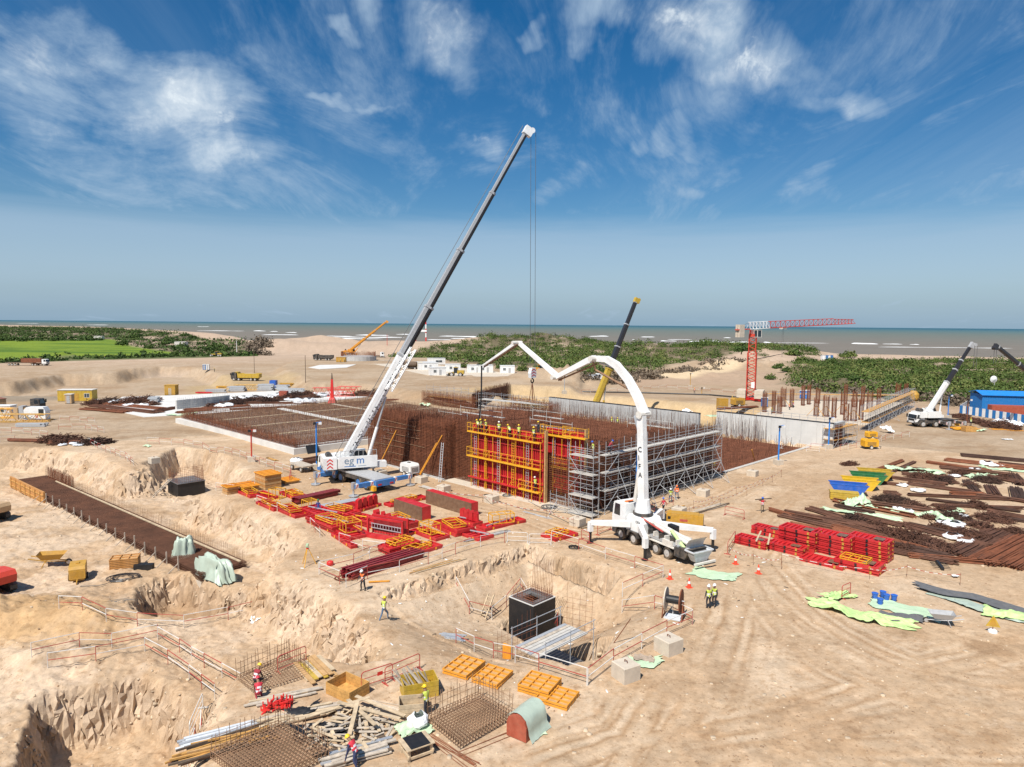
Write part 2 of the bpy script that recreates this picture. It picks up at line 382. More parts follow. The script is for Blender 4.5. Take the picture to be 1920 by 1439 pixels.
NOTCH=polyz([(270,905),(330,872),(400,878),(450,905),(400,930),(330,935)],-3)
FARCUT=polyz([(-300,722),(10,718),(110,702),(210,700),(245,692),(300,688),(380,690),(430,708),(440,730),(330,743),(190,746),(60,742),(-300,748)])
BACKEX=np.array([UV(*p)[:2] for p in [(-150,128),(-150,150),(-120,168),(-70,172),(-58,150),(-60,129)]])
RAISED=polyz([(505,700),(560,738),(640,733),(740,752),(800,760),(900,765),(1000,756),(1090,742),(1100,715),(1080,700),(980,683),(700,676),(540,684)])
SCRUB_R=polyz([(720,668),(870,692),(1000,702),(1090,722),(1130,712),(1250,690),(1400,668),(1440,675),(1420,668),(1310,655),(1250,652),(1160,648),(1100,646),(1000,645),(960,648),(830,660)])
SCRUB_R2=polyz([(1480,690),(1475,722),(1560,737),(1680,752),(1800,757),(2300,772),(2300,684),(1920,679),(1800,679),(1600,676),(1500,677)])
SCRUB_R3=polyz([(1250,668),(1420,668),(1540,673),(1520,660),(1420,659),(1330,658)])
SCRUB_L=polyz([(-400,655),(100,640),(180,640),(215,637),(250,650),(300,660),(370,668),(480,666),(500,656),(440,644),(380,637),(330,630),(280,622),(200,616),(0,613),(-400,612)])
FIELD=polyz([(-500,678),(0,676),(200,671),(340,668),(330,662),(250,650),(215,637),(100,638),(-500,634)])
SHORE=np.array([(3000,-800),(900,330),(334,575),(150,640),(40,700),(-60,790),(-160,830),(-300,840),(-380,1000),(-560,1350),(-900,1800),(-1500,2500),(-4000,4300),(-9000,4300),(-9000,-2000),(3000,-2000)])
DUNES=[(520,655,30,45,6.5),(600,648,60,35,7.5),(680,655,50,30,5.5),(760,660,50,35,5.0),(870,655,45,40,6.5),(940,650,50,40,7.0),(1000,655,50,40,6.0),
  (1090,655,60,50,5.0),(1180,664,60,50,3.5),(1300,668,50,40,3.0),(1400,666,60,40,4.0),(1480,668,35,25,2.5),(370,634,60,50,6.0),(330,628,80,60,4.0),(430,642,40,30,3.0)]
DUNEXY=[(*G(a,b,0)[:2],sx,sy,hh) for a,b,sx,sy,hh in DUNES]
HEAPS=[(*G(60,1165,-3.5)[:2],7.0,3.6,1.7),(*G(150,1190,-3.5)[:2],4.0,2.5,.8),(*G(90,1235,-3)[:2],6,3,.9),(*G(450,776,0)[:2],3,3,0),(*G(750,692,2.5)[:2],3.4,3.4,3.0),(*G(562,724,0)[:2],3.0,2.5,1.8),
  (*G(1055,712,2.5)[:2],16,7,4.0),(*G(1135,706,0)[:2],9,6,2.4),(*G(118,672,0)[:2],10,6,3.0),(*G(80,676,0)[:2],6,5,1.5),(*G(1400,690,0)[:2],40,14,4.0),(*G(1320,705,0)[:2],24,10,1.5),(*G(855,668,2.5)[:2],12,8,3),(*G(1550,722,0)[:2],14,9,1)]
def terrain(x,y,detail=True):
 """height, plus the masks the soil colour needs"""
 x=np.asarray(x,float);y=np.asarray(y,float)
 n_big=fbm(x,y,14,3,3);n_mid=fbm(x,y,3.1,4,21);n_fine=fbm(x,y,.9,3,41,.6) if detail else 0*x
 dist=np.hypot(x,y)
 wob=n_mid*1.5+n_fine*.5
 h=n_big*.10+n_mid*.05
 lip=np.zeros_like(h);rock=np.zeros_like(h);lowm=np.zeros_like(h)
 rill=np.abs(fbm(x,y,1.7,3,77));near=dist<150
 crag=np.zeros_like(h);xn=x[near]+n_mid[near]*.5;yn=y[near]+n_fine[near]*.4;crag[near]=cells(xn,yn,1.7,400)*.55+cells(xn,yn,.75,410)*.6+cells(xn,yn,.36,416)*.5
 def stamp(P,target,w,rough=0.5,wb=1.0,lipw=1.0):
  nonlocal h,lip,rock
  d=sdist(x,y,P)+wob*wb
  t=ss(-.15*w,.85*w,d)
  # crumbly faces: rills and ledges
  face=np.clip(4*t*(1-t),0,1)
  h=h*(1-t)+(target)*t+face*rough*(n_fine*.4+n_mid*.5+.3*rill+crag*.85)
  lip=np.maximum(lip,ss(-1.6*lipw,-.1*w,d)*(1-ss(.05*w,.32*w,d)))
  rock=np.maximum(rock,face);return t
 # far land first
 for cx,cy,sx,sy,hh in DUNEXY:
  h=h+hh*np.exp(-((x-cx)/sx)**2-((y-cy)/sy)**2)*(1+.5*fbm(x,y,30,3,5))
 stamp(RAISED,2.5+n_big*.2,7.0,.5,.8,.2)
 for P in (SCRUB_R,SCRUB_R2,SCRUB_R3):
  h=h+ss(-5,25,sdist(x,y,P))*(fbm(x,y,45,3,9)*3.0+.4)
 stamp(FARCUT,-4.2,6.0,1.3,1.6,1.5)
 stamp(BACKEX,-4.0,6.0,.5,.8,.8)
 # near earthworks
 tl=stamp(POLY_LOW,-3.6+n_mid*.25+n_big*.4,3.9,1.0,.8,.35);lowm=np.maximum(lowm,tl)
 stamp(NOTCH,-3.9,2.0,.5,.5,.1)
 u=(x-y)/S2;v=(x+y)/S2
 deep=-.7-2.3*ss(-46,-40,u)*ss(27,40,v)*ss(-25,-34,u)-.25*ss(27,33,v)
 d=sdist(x,y,PIT_POLY)+wob*.35
 wn=np.where((u<-43.2) | ((v>45.6) & (u<-34)),.9,6.0)
 wn=np.where(v<30,5.0,wn)
 t=ss(-.1*wn,.9*wn,d);face=4*t*(1-t)*(wn<2)
 h=h*(1-t)+(deep+n_mid*.2)*t+face*(n_fine*.3+.2*rill+crag*.6)
 lip=np.maximum(lip,ss(-1.1,-.05,d)*(1-ss(.05,.5,d))*(wn<2));rock=np.maximum(rock,face)
 stamp(HOLE_BOX,-6.2,1.1,.5,.4,.1)
 stamp(CULV,-4.6,1.0,.4,.3,.1)
 stamp(POLY_HOLE,-6.6+n_mid*.5,1.7,1.3,.6,.5)
 stamp(POLY_BL,-7.2+n_mid*.4+n_big*.5,1.4,.85,.4,.6)
 for cx,cy,sx,sy,hh in HEAPS:
  h=h+hh*np.exp(-(((x-cx)/sx)**2+((y-cy)/sy)**2))*(1+.7*n_mid)
 # trench raft bench, crane pads stay level; clods on the loose ground
 clod=(np.maximum(fbm(x,y,.75,2,90),0)*.35+np.maximum(fbm(x,y,.33,2,95),0)*.22)
 h=h+clod*np.clip(lowm*1.0+rock*1.2+.12,0,1.3)*(dist<140)
 # building excavation (raft pit east of the cage)
 d=np.minimum(np.minimum(u+112,-48.3-u),np.minimum(v-91,125.6-v));h=h*(1-ss(-.2,.6,d))+(-1.7)*ss(-.2,.6,d)
 # shore
 d=sdist(x,y,SHORE);h=h*ss(-10,60,d)+(-9)*(1-ss(-20,40,d))
 return h,lip,rock,lowm
GRID={}
def gz(x,y):            # height of the ground sheet itself
 ya,ta,h=GRID['y'],GRID['t'],GRID['h']
 j=int(np.clip(np.searchsorted(ya,y)-1,0,len(ya)-2));fy=min(max((y-ya[j])/(ya[j+1]-ya[j]),0),1)
 t=x/(y+16);i=int(np.clip(np.searchsorted(ta,t)-1,0,len(ta)-2));fx=min(max((t-ta[i])/(ta[i+1]-ta[i]),0),1)
 return float((h[j,i]*(1-fx)+h[j,i+1]*fx)*(1-fy)+(h[j+1,i]*(1-fx)+h[j+1,i+1]*fx)*fy)
def ground(px,py,z=0.0):        # a point on the real ground near that pixel
 P=G(px,py,z)
 for _ in range(4): P=G(px,py,gz(P[0],P[1]))
 return P
TRACKS=[[(1130,1500),(1220,1330),(1290,1200),(1330,1110),(1370,1040),(1420,985),(1480,930),(1560,870),(1640,845),(1780,838),(1990,832)],[(1180,1520),(1290,1330),(1350,1220),(1392,1120),(1424,1050),(1500,945),(1580,880),(1700,850)],
  [(2050,1345),(1780,1322),(1600,1272),(1480,1192),(1412,1100),(1392,1030),(1440,970)],[(2050,1285),(1800,1272),(1640,1222),(1520,1150),(1450,1080),(1400,1000)],[(860,1520),(1150,1402),(1450,1352),(1750,1262),(2050,1190)],[(1250,1520),(1500,1392),(1800,1332),(2050,1300)],[(1000,1520),(1250,1440),(1500,1400),(2000,1400)],[(1240,1420),(1330,1290),(1370,1180),(1380,1100),(1410,1030),(1530,930)],
  [(-100,806),(120,806),(240,815),(330,824),(440,850),(540,888)],[(60,770),(160,785),(300,815),(480,868)],[(830,935),(960,965),(1080,1000),(1200,985),(1330,945),(1440,890),(1560,855)],[(250,690),(420,705),(560,700),(700,690)],[(1480,960),(1560,895),(1640,862),(1800,850)]]
def track_dist(x,y):
 """signed offset from the nearest wheel path"""
 best=np.full(x.shape,99.0);wid=np.zeros_like(x)
 for ti,tr in enumerate(TRACKS):
  P=np.array([G(a,b)[:2] for a,b in tr]);Q=[]
  for i in range(len(P)-1):
   a=P[max(i-1,0)];b=P[i];c=P[i+1];d=P[min(i+2,len(P)-1)]
   for f in np.linspace(0,1,7)[:-1]: Q.append(.5*((2*b)+(-a+c)*f+(2*a-5*b+4*c-d)*f*f+(-a+3*b-3*c+d)*f**3))
  Q.append(P[-1]);lo=np.min(Q,0)-3;hi=np.max(Q,0)+3;k=np.where((x>lo[0]) & (x<hi[0]) & (y>lo[1]) & (y<hi[1]))[0]
  if not len(k): continue
  xx=x[k];yy=y[k];bb=np.full(len(k),99.0)
  for (ax,ay),(bx,by) in zip(Q[:-1],Q[1:]):
   dx,dy=bx-ax,by-ay;t=np.clip(((xx-ax)*dx+(yy-ay)*dy)/(dx*dx+dy*dy),0,1);bb=np.minimum(bb,np.hypot(xx-ax-t*dx,yy-ay-t*dy))
  best[k]=np.where(bb<best[k],bb,best[k])
 return best
def build_ground():
 ya=np.concatenate([np.linspace(9,24,45,endpoint=False),np.exp(np.linspace(math.log(24),math.log(125),560,endpoint=False)),np.exp(np.linspace(math.log(125),math.log(480),150,endpoint=False)),np.exp(np.linspace(math.log(480),math.log(4500),70))])
 ta=np.linspace(-1.12,1.12,860)
 ta=np.sign(ta)*np.abs(ta)**1.15
 T,Y=np.meshgrid(ta,ya);X=T*(Y+16)
 sh=X.shape;x=X.ravel();y=Y.ravel()
 h,lip,rock,low=terrain(x,y)
 td=track_dist(x,y);tn=fbm(x,y,1.3,3,500);rut=np.exp(-((np.abs(td+tn*.25)-1.0)/.30)**2)*np.clip(.55+fbm(x,y,6,3,520)*1.6,0,1)
 h=h-rut*.06*(np.hypot(x,y)<130)
 GRID.update(y=ya,t=ta,h=h.reshape(sh))
 rk=np.clip(rock*1.2,0,1)*(np.hypot(x,y)<140);dxy=np.stack([cells(x,y+h*1.6,.7,700)+.7*cells(x,y+h*1.6,.34,710),cells(x+50,y-h*1.6,.7,720)+.7*cells(x,y-h*1.6,.34,730)],1)*.26*rk[:,None]
 u=(x-y)/S2;v=(x+y)/S2;dist=np.hypot(x,y)
 # ---- soil colours (dry lime sand, brown topsoil, trodden tracks, damp spots, field, scrub floor)
 def lin(a): return np.array(a)
 sand=lin((.630,.492,.340));pale=lin((.765,.648,.490));brown=lin((.35,.222,.125));trod=lin((.425,.300,.185));chalk=lin((.80,.69,.55))
 n1=fbm(x,y,9,5,120,.6);n2=fbm(x,y,2.2,5,140,.62);n3=fbm(x,y,.7,4,160,.65);n4=fbm(x,y,40,4,180)
 def mixc(c,k,w): w=np.clip(w,0,1)[:,None];return c*(1-w)+k*w
 c=np.tile(sand,(len(x),1))
 c=mixc(c,pale,ss(-.15,.35,n1+n2*.5))
 c=mixc(c,trod,ss(.08,.5,n2*.8-n1*.7)*.7)
 spk=fbm(x,y,.45,3,540,.7)*ss(95,45,dist);c=mixc(c,brown*.95,ss(.22,.50,spk+n2*.25)*.5);c=mixc(c,chalk,ss(.28,.55,-spk+n1*.2)*.5)
 # wheel tracks: sweeping arcs in the front yard, straight lanes along the v axis
 tw=ss(3.0,.8,td+tn*.6)*ss(170,80,dist)
 c=mixc(c,trod*.92,tw*ss(-.25,.22,n1+n2*.6)*.65)
 ad=np.abs(td+tn*.22);fade=np.clip(.55+fbm(x,y,5,3,560)*1.8,0,1)*ss(140,70,dist)
 for off,wd_,kk,am in ((1.0,.22,pale*1.08,.95),(.62,.11,brown*.92,.95),(1.40,.11,brown*.92,.9),(2.1,.18,pale*1.08,.6),(.1,.18,pale*1.05,.5),(2.6,.12,brown*1.1,.6),(1.8,.08,brown*1.1,.5)):
  c=mixc(c,kk,np.exp(-((ad-off)/wd_)**2)*fade*am)
 lane=ss(60,90,dist)*ss(400,200,dist)
 for ang,sc,sd_ in ((PI/4,3.0,200),(.1,4.0,230)):
  q=-math.sin(ang)*x+math.cos(ang)*y;qa=math.cos(ang)*x+math.sin(ang)*y
  c=mixc(c,trod,ss(.05,.40,fbm(q,qa*.08,sc,4,sd_,.6))*lane*.55)
 big=fbm(x*.8-y*.25,y*1.3,5,4,260,.6)
 c=mixc(c,brown*1.15,ss(.16,.55,big)*ss(75,40,dist)*.55)
 for sx,sy,sr,sw in ((1860,1218,1.5,.9),(1690,1185,1.8,.5),(1335,1372,.55,.8),(1365,1270,1.6,.35),(1240,1290,2.0,.3),(1500,1320,1.2,.3)):
  P=G(sx,sy,0);q=np.hypot((x-P[0]),(y-P[1])*1.0)/sr+n2*.8
  c=mixc(c,brown*.62,ss(1.15,.6,q)*sw)
 md=ss(95,150,dist)*ss(420,300,dist);c=mixc(c,pale*1.03,md*ss(-.2,.3,fbm(x,y*1.6,16,4,610))*.6)
 # fresh chalky cuts and loose spoil
 c=mixc(c,chalk,rock*.9*ss(-.5,.1,n2+.1)*(dist<140))
 c=mixc(c,chalk,low*ss(-.25,.3,n1+n2)*.6)
 c=mixc(c,lin((.55,.36,.19)),ss(.05,.4,fbm(x,y,1.6,4,300))*np.clip(rock+low*.45,0,1)*.42)
 c=mixc(c,brown*1.1,lip*.62*(dist<140));c=mixc(c,brown*.7,lip*.7*(dist >= 140))
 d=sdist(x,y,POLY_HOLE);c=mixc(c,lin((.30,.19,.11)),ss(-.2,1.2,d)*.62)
 P=G(60,1180,-3.5);q=np.hypot((x-P[0])/9,(y-P[1])/5.5);c=mixc(c,lin((.47,.30,.15)),ss(1.3,.4,q+n2*.4)*.85)
 # mid-distance lanes and lean concrete
 d=sdist(x,y,polyz([(-300,742),(0,725),(180,735),(230,748),(100,752),(-300,765)]));c=mixc(c,lin((.24,.20,.15)),ss(-3,5,d)*.7)
 d=sdist(x,y,polyz([(190,735),(345,725),(420,735),(330,745),(200,745)]));c=mixc(c,lin((.36,.25,.13)),ss(-3,5,d)*.75)
 d=sdist(x,y,polyz([(340,705),(480,700),(570,712),(560,728),(420,735),(345,735)]));c=mixc(c,lin((.40,.29,.155)),ss(-3,6,d)*.7)
 d=sdist(x,y,BACKEX);c=mixc(c,lin((.50,.36,.19)),ss(-6,4,d)*.75)
 for poly in ([(1080,700),(1200,700),(1320,690),(1470,700),(1480,730),(1300,722),(1120,726)],[(1400,735),(1560,745),(1800,765),(2300,775),(2300,790),(1700,772),(1500,755)]):
  d=sdist(x,y,polyz(poly));c=mixc(c,lin((.40,.28,.19)),ss(-4,8,d)*.8)
 d=sdist(x,y,polyz([(1200,706),(1330,690),(1440,672),(1460,678),(1350,702),(1290,712)]));c=mixc(c,lin((.60,.46,.29)),ss(-2,4,d)*.9)
 beach=ss(.0,-4.0,h)*(dist>350);c=mixc(c,lin((.40,.31,.23)),beach*.8)
 dn=ss(330,480,dist);c=mixc(c,lin((.50,.37,.27)),dn*.75);c=mixc(c,lin((.39,.29,.21)),dn*ss(0,.35,n4+fbm(x,y,12,3,330)*.7)*.6)
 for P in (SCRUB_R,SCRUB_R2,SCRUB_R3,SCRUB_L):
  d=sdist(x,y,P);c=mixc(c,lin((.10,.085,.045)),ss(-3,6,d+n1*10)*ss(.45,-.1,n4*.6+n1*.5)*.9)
 d=sdist(x,y,FIELD);fcol=mixc(np.tile(lin((.17,.235,.025)),(len(x),1)),lin((.085,.15,.02)),ss(-.1,.4,fbm(x*.3,y,20,4,350)))
 w=ss(-4,4,d)[:,None];c=c*(1-w)+fcol*w
 d=sdist(x,y,polyz([(-500,690),(0,681),(200,675),(340,672),(480,668),(340,668),(200,671),(0,676),(-500,678)]));c=mixc(c,lin((.07,.10,.03)),ss(-6,2,d)*.85)
 c=c*(1+.16*n3*ss(90,40,dist)+.10*n2)[:,None]
 nY,nX=sh;idx=np.arange(nY*nX).reshape(sh)
 Q=np.stack([idx[:-1,:-1],idx[:-1,1:],idx[1:,1:],idx[1:,:-1]],-1).reshape(-1,4)
 me=bpy.data.meshes.new('ground');me.vertices.add(len(x));me.vertices.foreach_set('co',np.stack([x+dxy[:,0],y+dxy[:,1],h],1).ravel())
 me.loops.add(Q.size);me.polygons.add(len(Q));me.loops.foreach_set('vertex_index',Q.ravel());me.polygons.foreach_set('loop_start',np.arange(0,Q.size,4));me.polygons.foreach_set('use_smooth',(rk[Q[:,0]]<.22));me.update(calc_edges=True)
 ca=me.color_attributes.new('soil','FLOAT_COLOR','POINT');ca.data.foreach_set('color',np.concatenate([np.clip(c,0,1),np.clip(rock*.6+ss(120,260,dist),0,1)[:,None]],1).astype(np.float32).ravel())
 m=bpy.data.materials.new('earth');m.use_nodes=True;nt=m.node_tree;N=nt.nodes;L=nt.links;b=N['Principled BSDF'];b.inputs['Roughness'].default_value=.95;b.inputs['Specular IOR Level'].default_value=.15
 at=N.new('ShaderNodeAttribute');at.attribute_name='soil';geo=N.new('ShaderNodeNewGeometry')
 def nz(scale,det=6,rough=.65):
  n=N.new('ShaderNodeTexNoise');n.inputs['Scale'].default_value=scale;n.inputs['Detail'].default_value=det;n.inputs['Roughness'].default_value=rough;L.new(geo.outputs['Position'],n.inputs['Vector']);return n.outputs[0]
 def mrange(v,a,b_,c_,d_):
  q=N.new('ShaderNodeMapRange');q.inputs['From Min'].default_value=a;q.inputs['From Max'].default_value=b_;q.inputs['To Min'].default_value=c_;q.inputs['To Max'].default_value=d_;L.new(v,q.inputs['Value']);return q.outputs[0]
 f1=mrange(nz(2.6,9,.72),.25,.75,.80,1.20);f2=mrange(nz(.5,6),.3,.7,.90,1.10)
 vo=N.new('ShaderNodeTexVoronoi');vo.inputs['Scale'].default_value=3.2;L.new(geo.outputs['Position'],vo.inputs['Vector'])
 f3=mrange(vo.outputs['Distance'],.0,.16,1.16,1.0)
 cur=at.outputs['Color']
 # crisp trodden patches and pale dust broken up by noise; finest dark specks paint clod shadows
 inv=N.new('ShaderNodeMath');inv.operation='SUBTRACT';inv.inputs[0].default_value=1;L.new(at.outputs['Alpha'],inv.inputs[1])
 for sc_,lo,hi,amt,mulc,det in ((.28,.53,.62,.40,(.72,.66,.60),10),(1.1,.55,.62,.55,(.68,.61,.54),9),(.45,.55,.64,.50,(1.22,1.25,1.28),10),(4.2,.58,.65,.65,(.60,.53,.46),6)):
  mm=mrange(nz(sc_,det,.70),lo,hi,0,amt);pm=N.new('ShaderNodeMath');pm.operation='MULTIPLY';L.new(mm,pm.inputs[0]);L.new(inv.outputs[0],pm.inputs[1])
  mx=N.new('ShaderNodeMixRGB');mx.blend_type='MULTIPLY';L.new(pm.outputs[0],mx.inputs[0]);L.new(cur,mx.inputs[1]);mx.inputs[2].default_value=(*mulc,1);cur=mx.outputs[0]
 for f in (f1,f2,f3):
  x_=N.new('ShaderNodeMixRGB');x_.blend_type='MULTIPLY';x_.inputs[0].default_value=1;L.new(cur,x_.inputs[1]);L.new(f,x_.inputs[2]);cur=x_.outputs[0]
 L.new(cur,b.inputs['Base Color'])
 bp=N.new('ShaderNodeBump');bp.inputs['Strength'].default_value=.55;bp.inputs['Distance'].default_value=.12;L.new(nz(1.7,9,.68),bp.inputs['Height']);L.new(bp.outputs[0],b.inputs['Normal'])
 me.materials.append(m);o=link('ground',me);o['kind']='structure';o['label']='pale dry sandy earth of the building site with cut banks and tracks'
build_ground()
# ------------------------------------------------------------------ sea
def build_sea():
 ys=np.concatenate([np.linspace(120,1400,60),np.exp(np.linspace(math.log(1450),math.log(90000),60))]);xs=np.linspace(-1.6,1.6,60)
 T,Y=np.meshgrid(xs,ys);X=T*(Y+500);idx=np.arange(X.size).reshape(X.shape)
 mb=MB();mb.add(np.stack([X.ravel(),Y.ravel(),np.full(X.size,-6.0)],1),np.stack([idx[:-1,:-1],idx[:-1,1:],idx[1:,1:],idx[1:,:-1]],-1).reshape(-1,4).tolist())
 m=bpy.data.materials.new('seawater');m.use_nodes=True;MATS['seawater']=m;nt=m.node_tree;N=nt.nodes;L=nt.links;b=N['Principled BSDF']
 b.inputs['Roughness'].default_value=.55;b.inputs['Specular IOR Level'].default_value=.16
 geo=N.new('ShaderNodeNewGeometry');sp=N.new('ShaderNodeSeparateXYZ');L.new(geo.outputs['Position'],sp.inputs[0])
 # offshore distance: the river mud thins out seawards
 d=N.new('ShaderNodeMath');d.operation='MULTIPLY_ADD';L.new(sp.outputs[0],d.inputs[0]);d.inputs[1].default_value=.45;L.new(sp.outputs[1],d.inputs[2])
 nz=N.new('ShaderNodeTexNoise');mp=N.new('ShaderNodeMapping');mp.inputs['Scale'].default_value=(.0016,.006,1);L.new(geo.outputs['Position'],mp.inputs[0]);L.new(mp.outputs[0],nz.inputs['Vector']);nz.inputs['Scale'].default_value=1;nz.inputs['Detail'].default_value=6
 ad=N.new('ShaderNodeMath');ad.operation='MULTIPLY_ADD';L.new(nz.outputs[0],ad.inputs[0]);ad.inputs[1].default_value=900;L.new(d.outputs[0],ad.inputs[2])
 lg=N.new('ShaderNodeMath');lg.operation='LOGARITHM';L.new(ad.outputs[0],lg.inputs[0]);lg.inputs[1].default_value=10
 mr=N.new('ShaderNodeMapRange');mr.inputs['From Min'].default_value=2.9;mr.inputs['From Max'].default_value=4.3;L.new(lg.outputs[0],mr.inputs['Value'])
 cr=N.new('ShaderNodeValToRGB');L.new(mr.outputs[0],cr.inputs[0]);e=cr.color_ramp.elements;e[0].position=0;e[0].color=(.195,.160,.120,1);e[1].position=1;e[1].color=(.035,.105,.140,1)
 for p_,c_ in ((.25,(.190,.160,.122,1)),(.50,(.140,.155,.125,1)),(.72,(.085,.145,.145,1))):
  q=e.new(p_);q.color=c_
 n2=N.new('ShaderNodeTexNoise');m2=N.new('ShaderNodeMapping');m2.inputs['Scale'].default_value=(.01,.05,1);L.new(geo.outputs['Position'],m2.inputs[0]);L.new(m2.outputs[0],n2.inputs['Vector']);n2.inputs['Detail'].default_value=8;n2.inputs['Scale'].default_value=1.5
 r2=N.new('ShaderNodeMapRange');r2.inputs['From Min'].default_value=.3;r2.inputs['From Max'].default_value=.7;r2.inputs['To Min'].default_value=.85;r2.inputs['To Max'].default_value=1.15;L.new(n2.outputs[0],r2.inputs['Value'])
 mx=N.new('ShaderNodeMixRGB');mx.blend_type='MULTIPLY';mx.inputs[0].default_value=1;L.new(cr.outputs[0],mx.inputs[1]);L.new(r2.outputs[0],mx.inputs[2]);L.new(mx.outputs[0],b.inputs['Base Color'])
 o=link('sea',mb.mesh('sea','seawater'));o['kind']='structure';o['label']='muddy brown sea turning teal towards the horizon'
 # breakers: low rolls of foam
 mat('foam',(.86,.86,.84),.9,var=.12,vscale=.05)
 fb=MB()
 def roller(px0,px1,py,w,hgt):
  A=G(px0,py,-6);B=G(px1,py+(px1-px0)*.0087,-6);n=max(8,int(np.linalg.norm(B-A)/9));rows=[]
  ph=random.random()*50
  for i in range(n+1):
   t=i/n;P=A+(B-A)*t;taper=min(1,5*t,5*(1-t))**.6*(.45+.9*abs(vnoise(np.array([i*.37+ph]),np.array([py*.1]),4)[0]+.45))
   jit=vnoise(np.array([i*.21+ph]),np.array([3.0]),8)[0]*w*1.6
   for k,(a,b_) in enumerate(((-.5,0),(-.2,.8),(.15,1),(.5,0))): rows.append((P[0],P[1]+jit+a*w*taper,-6.05+b_*hgt*taper))
  fb.add(rows,[(i*4+k,i*4+k+1,(i+1)*4+k+1,(i+1)*4+k) for i in range(n) for k in range(3)])
 for px0,px1,py,w,hgt in ((20,70,606.5,60,1.2),(160,205,609.5,50,1.2),(375,390,613,30,1.2),(470,500,621,30,1.4),(370,460,620.5,16,.8),(490,560,628,14,1),(505,520,622,14,1),(535,560,624,14,1),(607,660,630.5,16,1.2),(660,730,629,20,1.6),(590,760,632,12,.9),(610,720,635,12,.8),(740,770,627.5,20,1.2),(820,920,631,20,1.6),(845,890,635,12,1),(880,975,632.5,16,1.4),(800,850,637,12,.9),(985,1070,632,22,1.9),(935,945,640,12,1),(1000,1040,634,12,1),
       (1102,1144,631,26,1.9),(1202,1232,632.5,24,1.9),(1184,1192,637.5,14,1),(1238,1272,640,10,.9),(1292,1362,641,20,1.9),(1360,1410,642,16,1.4),(1358,1374,634,10,1),(1438,1450,643,22,1.5),(1600,1645,645,24,1.9),(1655,1690,645.5,10,.8),(1700,1715,646,12,.8),(1430,1560,643,7,.4),(1640,1900,651,9,.4),(1250,1300,637,8,.5),
       (1600,1670,670,22,1.0),(1540,1610,667,14,.8),(1650,1720,673,26,1.0),(1715,1780,676,22,1.0),(1780,1850,672,10,.8),(1860,1960,673,14,.8),(1570,1700,667,6,.5),(1740,1850,677,14,.7),(1440,1500,668,8,.5)):
  roller(px0,px1,py,w*1.5,hgt)
 o=fb.build('sea_foam','foam',smooth=True,kind='stuff');o['label']='white breaking surf rolling towards the beach';o['category']='surf'
build_sea()

def chips(name,x,y,sz,m,label,sink,stretch,seed):
 """small hard-edged lumps lying on the ground"""
 s=np.random.default_rng(seed);n=len(x);z=np.array([gz(a,b) for a,b in zip(x,y)])
 base=np.array([(-1,-.8,-.6),(.9,-1,-.5),(1.1,.8,-.6),(-.8,1,-.5),(-.7,-.6,.6),(.6,-.7,.8),(.8,.5,.55),(-.5,.7,.75)])
 a=s.random(n)*6.28;ca,sa=np.cos(a)[:,None],np.sin(a)[:,None];V=base[None]*(1+.35*(s.random((n,8,3))-.5))*sz[:,None,None]*np.stack([1+stretch*s.random(n),np.ones(n),.7+.4*s.random(n)],1)[:,None,:]
 X=V[:,:,0]*ca-V[:,:,1]*sa+x[:,None];Y=V[:,:,0]*sa+V[:,:,1]*ca+y[:,None];Z=V[:,:,2]+z[:,None]+sz[:,None]*sink
 V=np.stack([X,Y,Z],-1).reshape(-1,3);Fq=(np.arange(n)[:,None,None]*8+np.array(_BX)[None]).reshape(-1,4)
 me=bpy.data.meshes.new(name);me.vertices.add(len(V));me.vertices.foreach_set('co',V.ravel());me.loops.add(Fq.size);me.polygons.add(len(Fq));me.loops.foreach_set('vertex_index',Fq.ravel());me.polygons.foreach_set('loop_start',np.arange(0,Fq.size,4));me.update(calc_edges=True)
 me.materials.append(MATS[m]);o=link(name,me);o['kind']='stuff';o['label']=label;o['category']='rubble'
def build_rubble():
 mat('lime_rubble',(.52,.40,.275),.95,var=.35,vscale=.8);mat('clod_brown',(.33,.215,.13),.95,var=.35,vscale=.8)
 s=np.random.default_rng(5);n=60000;y=np.exp(s.uniform(math.log(24),math.log(115),n));x=s.uniform(-.98,.9,n)*y
 h,lip,rock,low=terrain(x,y);pr=np.clip(rock*1.1+low*.35*ss(-.2,.35,fbm(x,y,4,3,600))+.10*lip,0,1)
 k=s.random(n)<pr*.5;chips('rubble',x[k],y[k],np.clip(.035*np.exp(s.normal(size=k.sum())*.6)*(1+.6*rock[k]),.02,.15),'lime_rubble','loose limestone rubble on the cut banks',-.1,.5,6)
 k=(s.random(n)<.22*ss(-.1,.3,fbm(x,y,5,3,640))+.03) & (rock<.1);chips('clods',x[k],y[k],np.clip(.022*np.exp(s.normal(size=k.sum())*.5),.015,.07),'clod_brown','small brown clods scattered over the trodden yard',.1,.9,7)
 # offcuts and litter between the stacks
 n=900;u=s.uniform(-95,-22,n);v=s.uniform(24,60,n);x=(u+v)/S2;y=(v-u)/S2;q=terrain(x,y);k=(q[2]<.05) & (q[3]<.5);x=x[k];y=y[k];n=len(x);j=s.random(n)
 for nm,lo,hi,m in (('offcuts',0,.5,'timber'),('litter',.5,.75,'timber_dark'),('scraps',.75,1,'sheet_white')):
  kk=(j >= lo) & (j<hi);chips(nm,x[kk],y[kk],s.uniform(.02,.05,kk.sum()),m,f'scattered small {nm} on the ground between the stacks',.4,5.0,8+int(lo*10))
build_rubble()
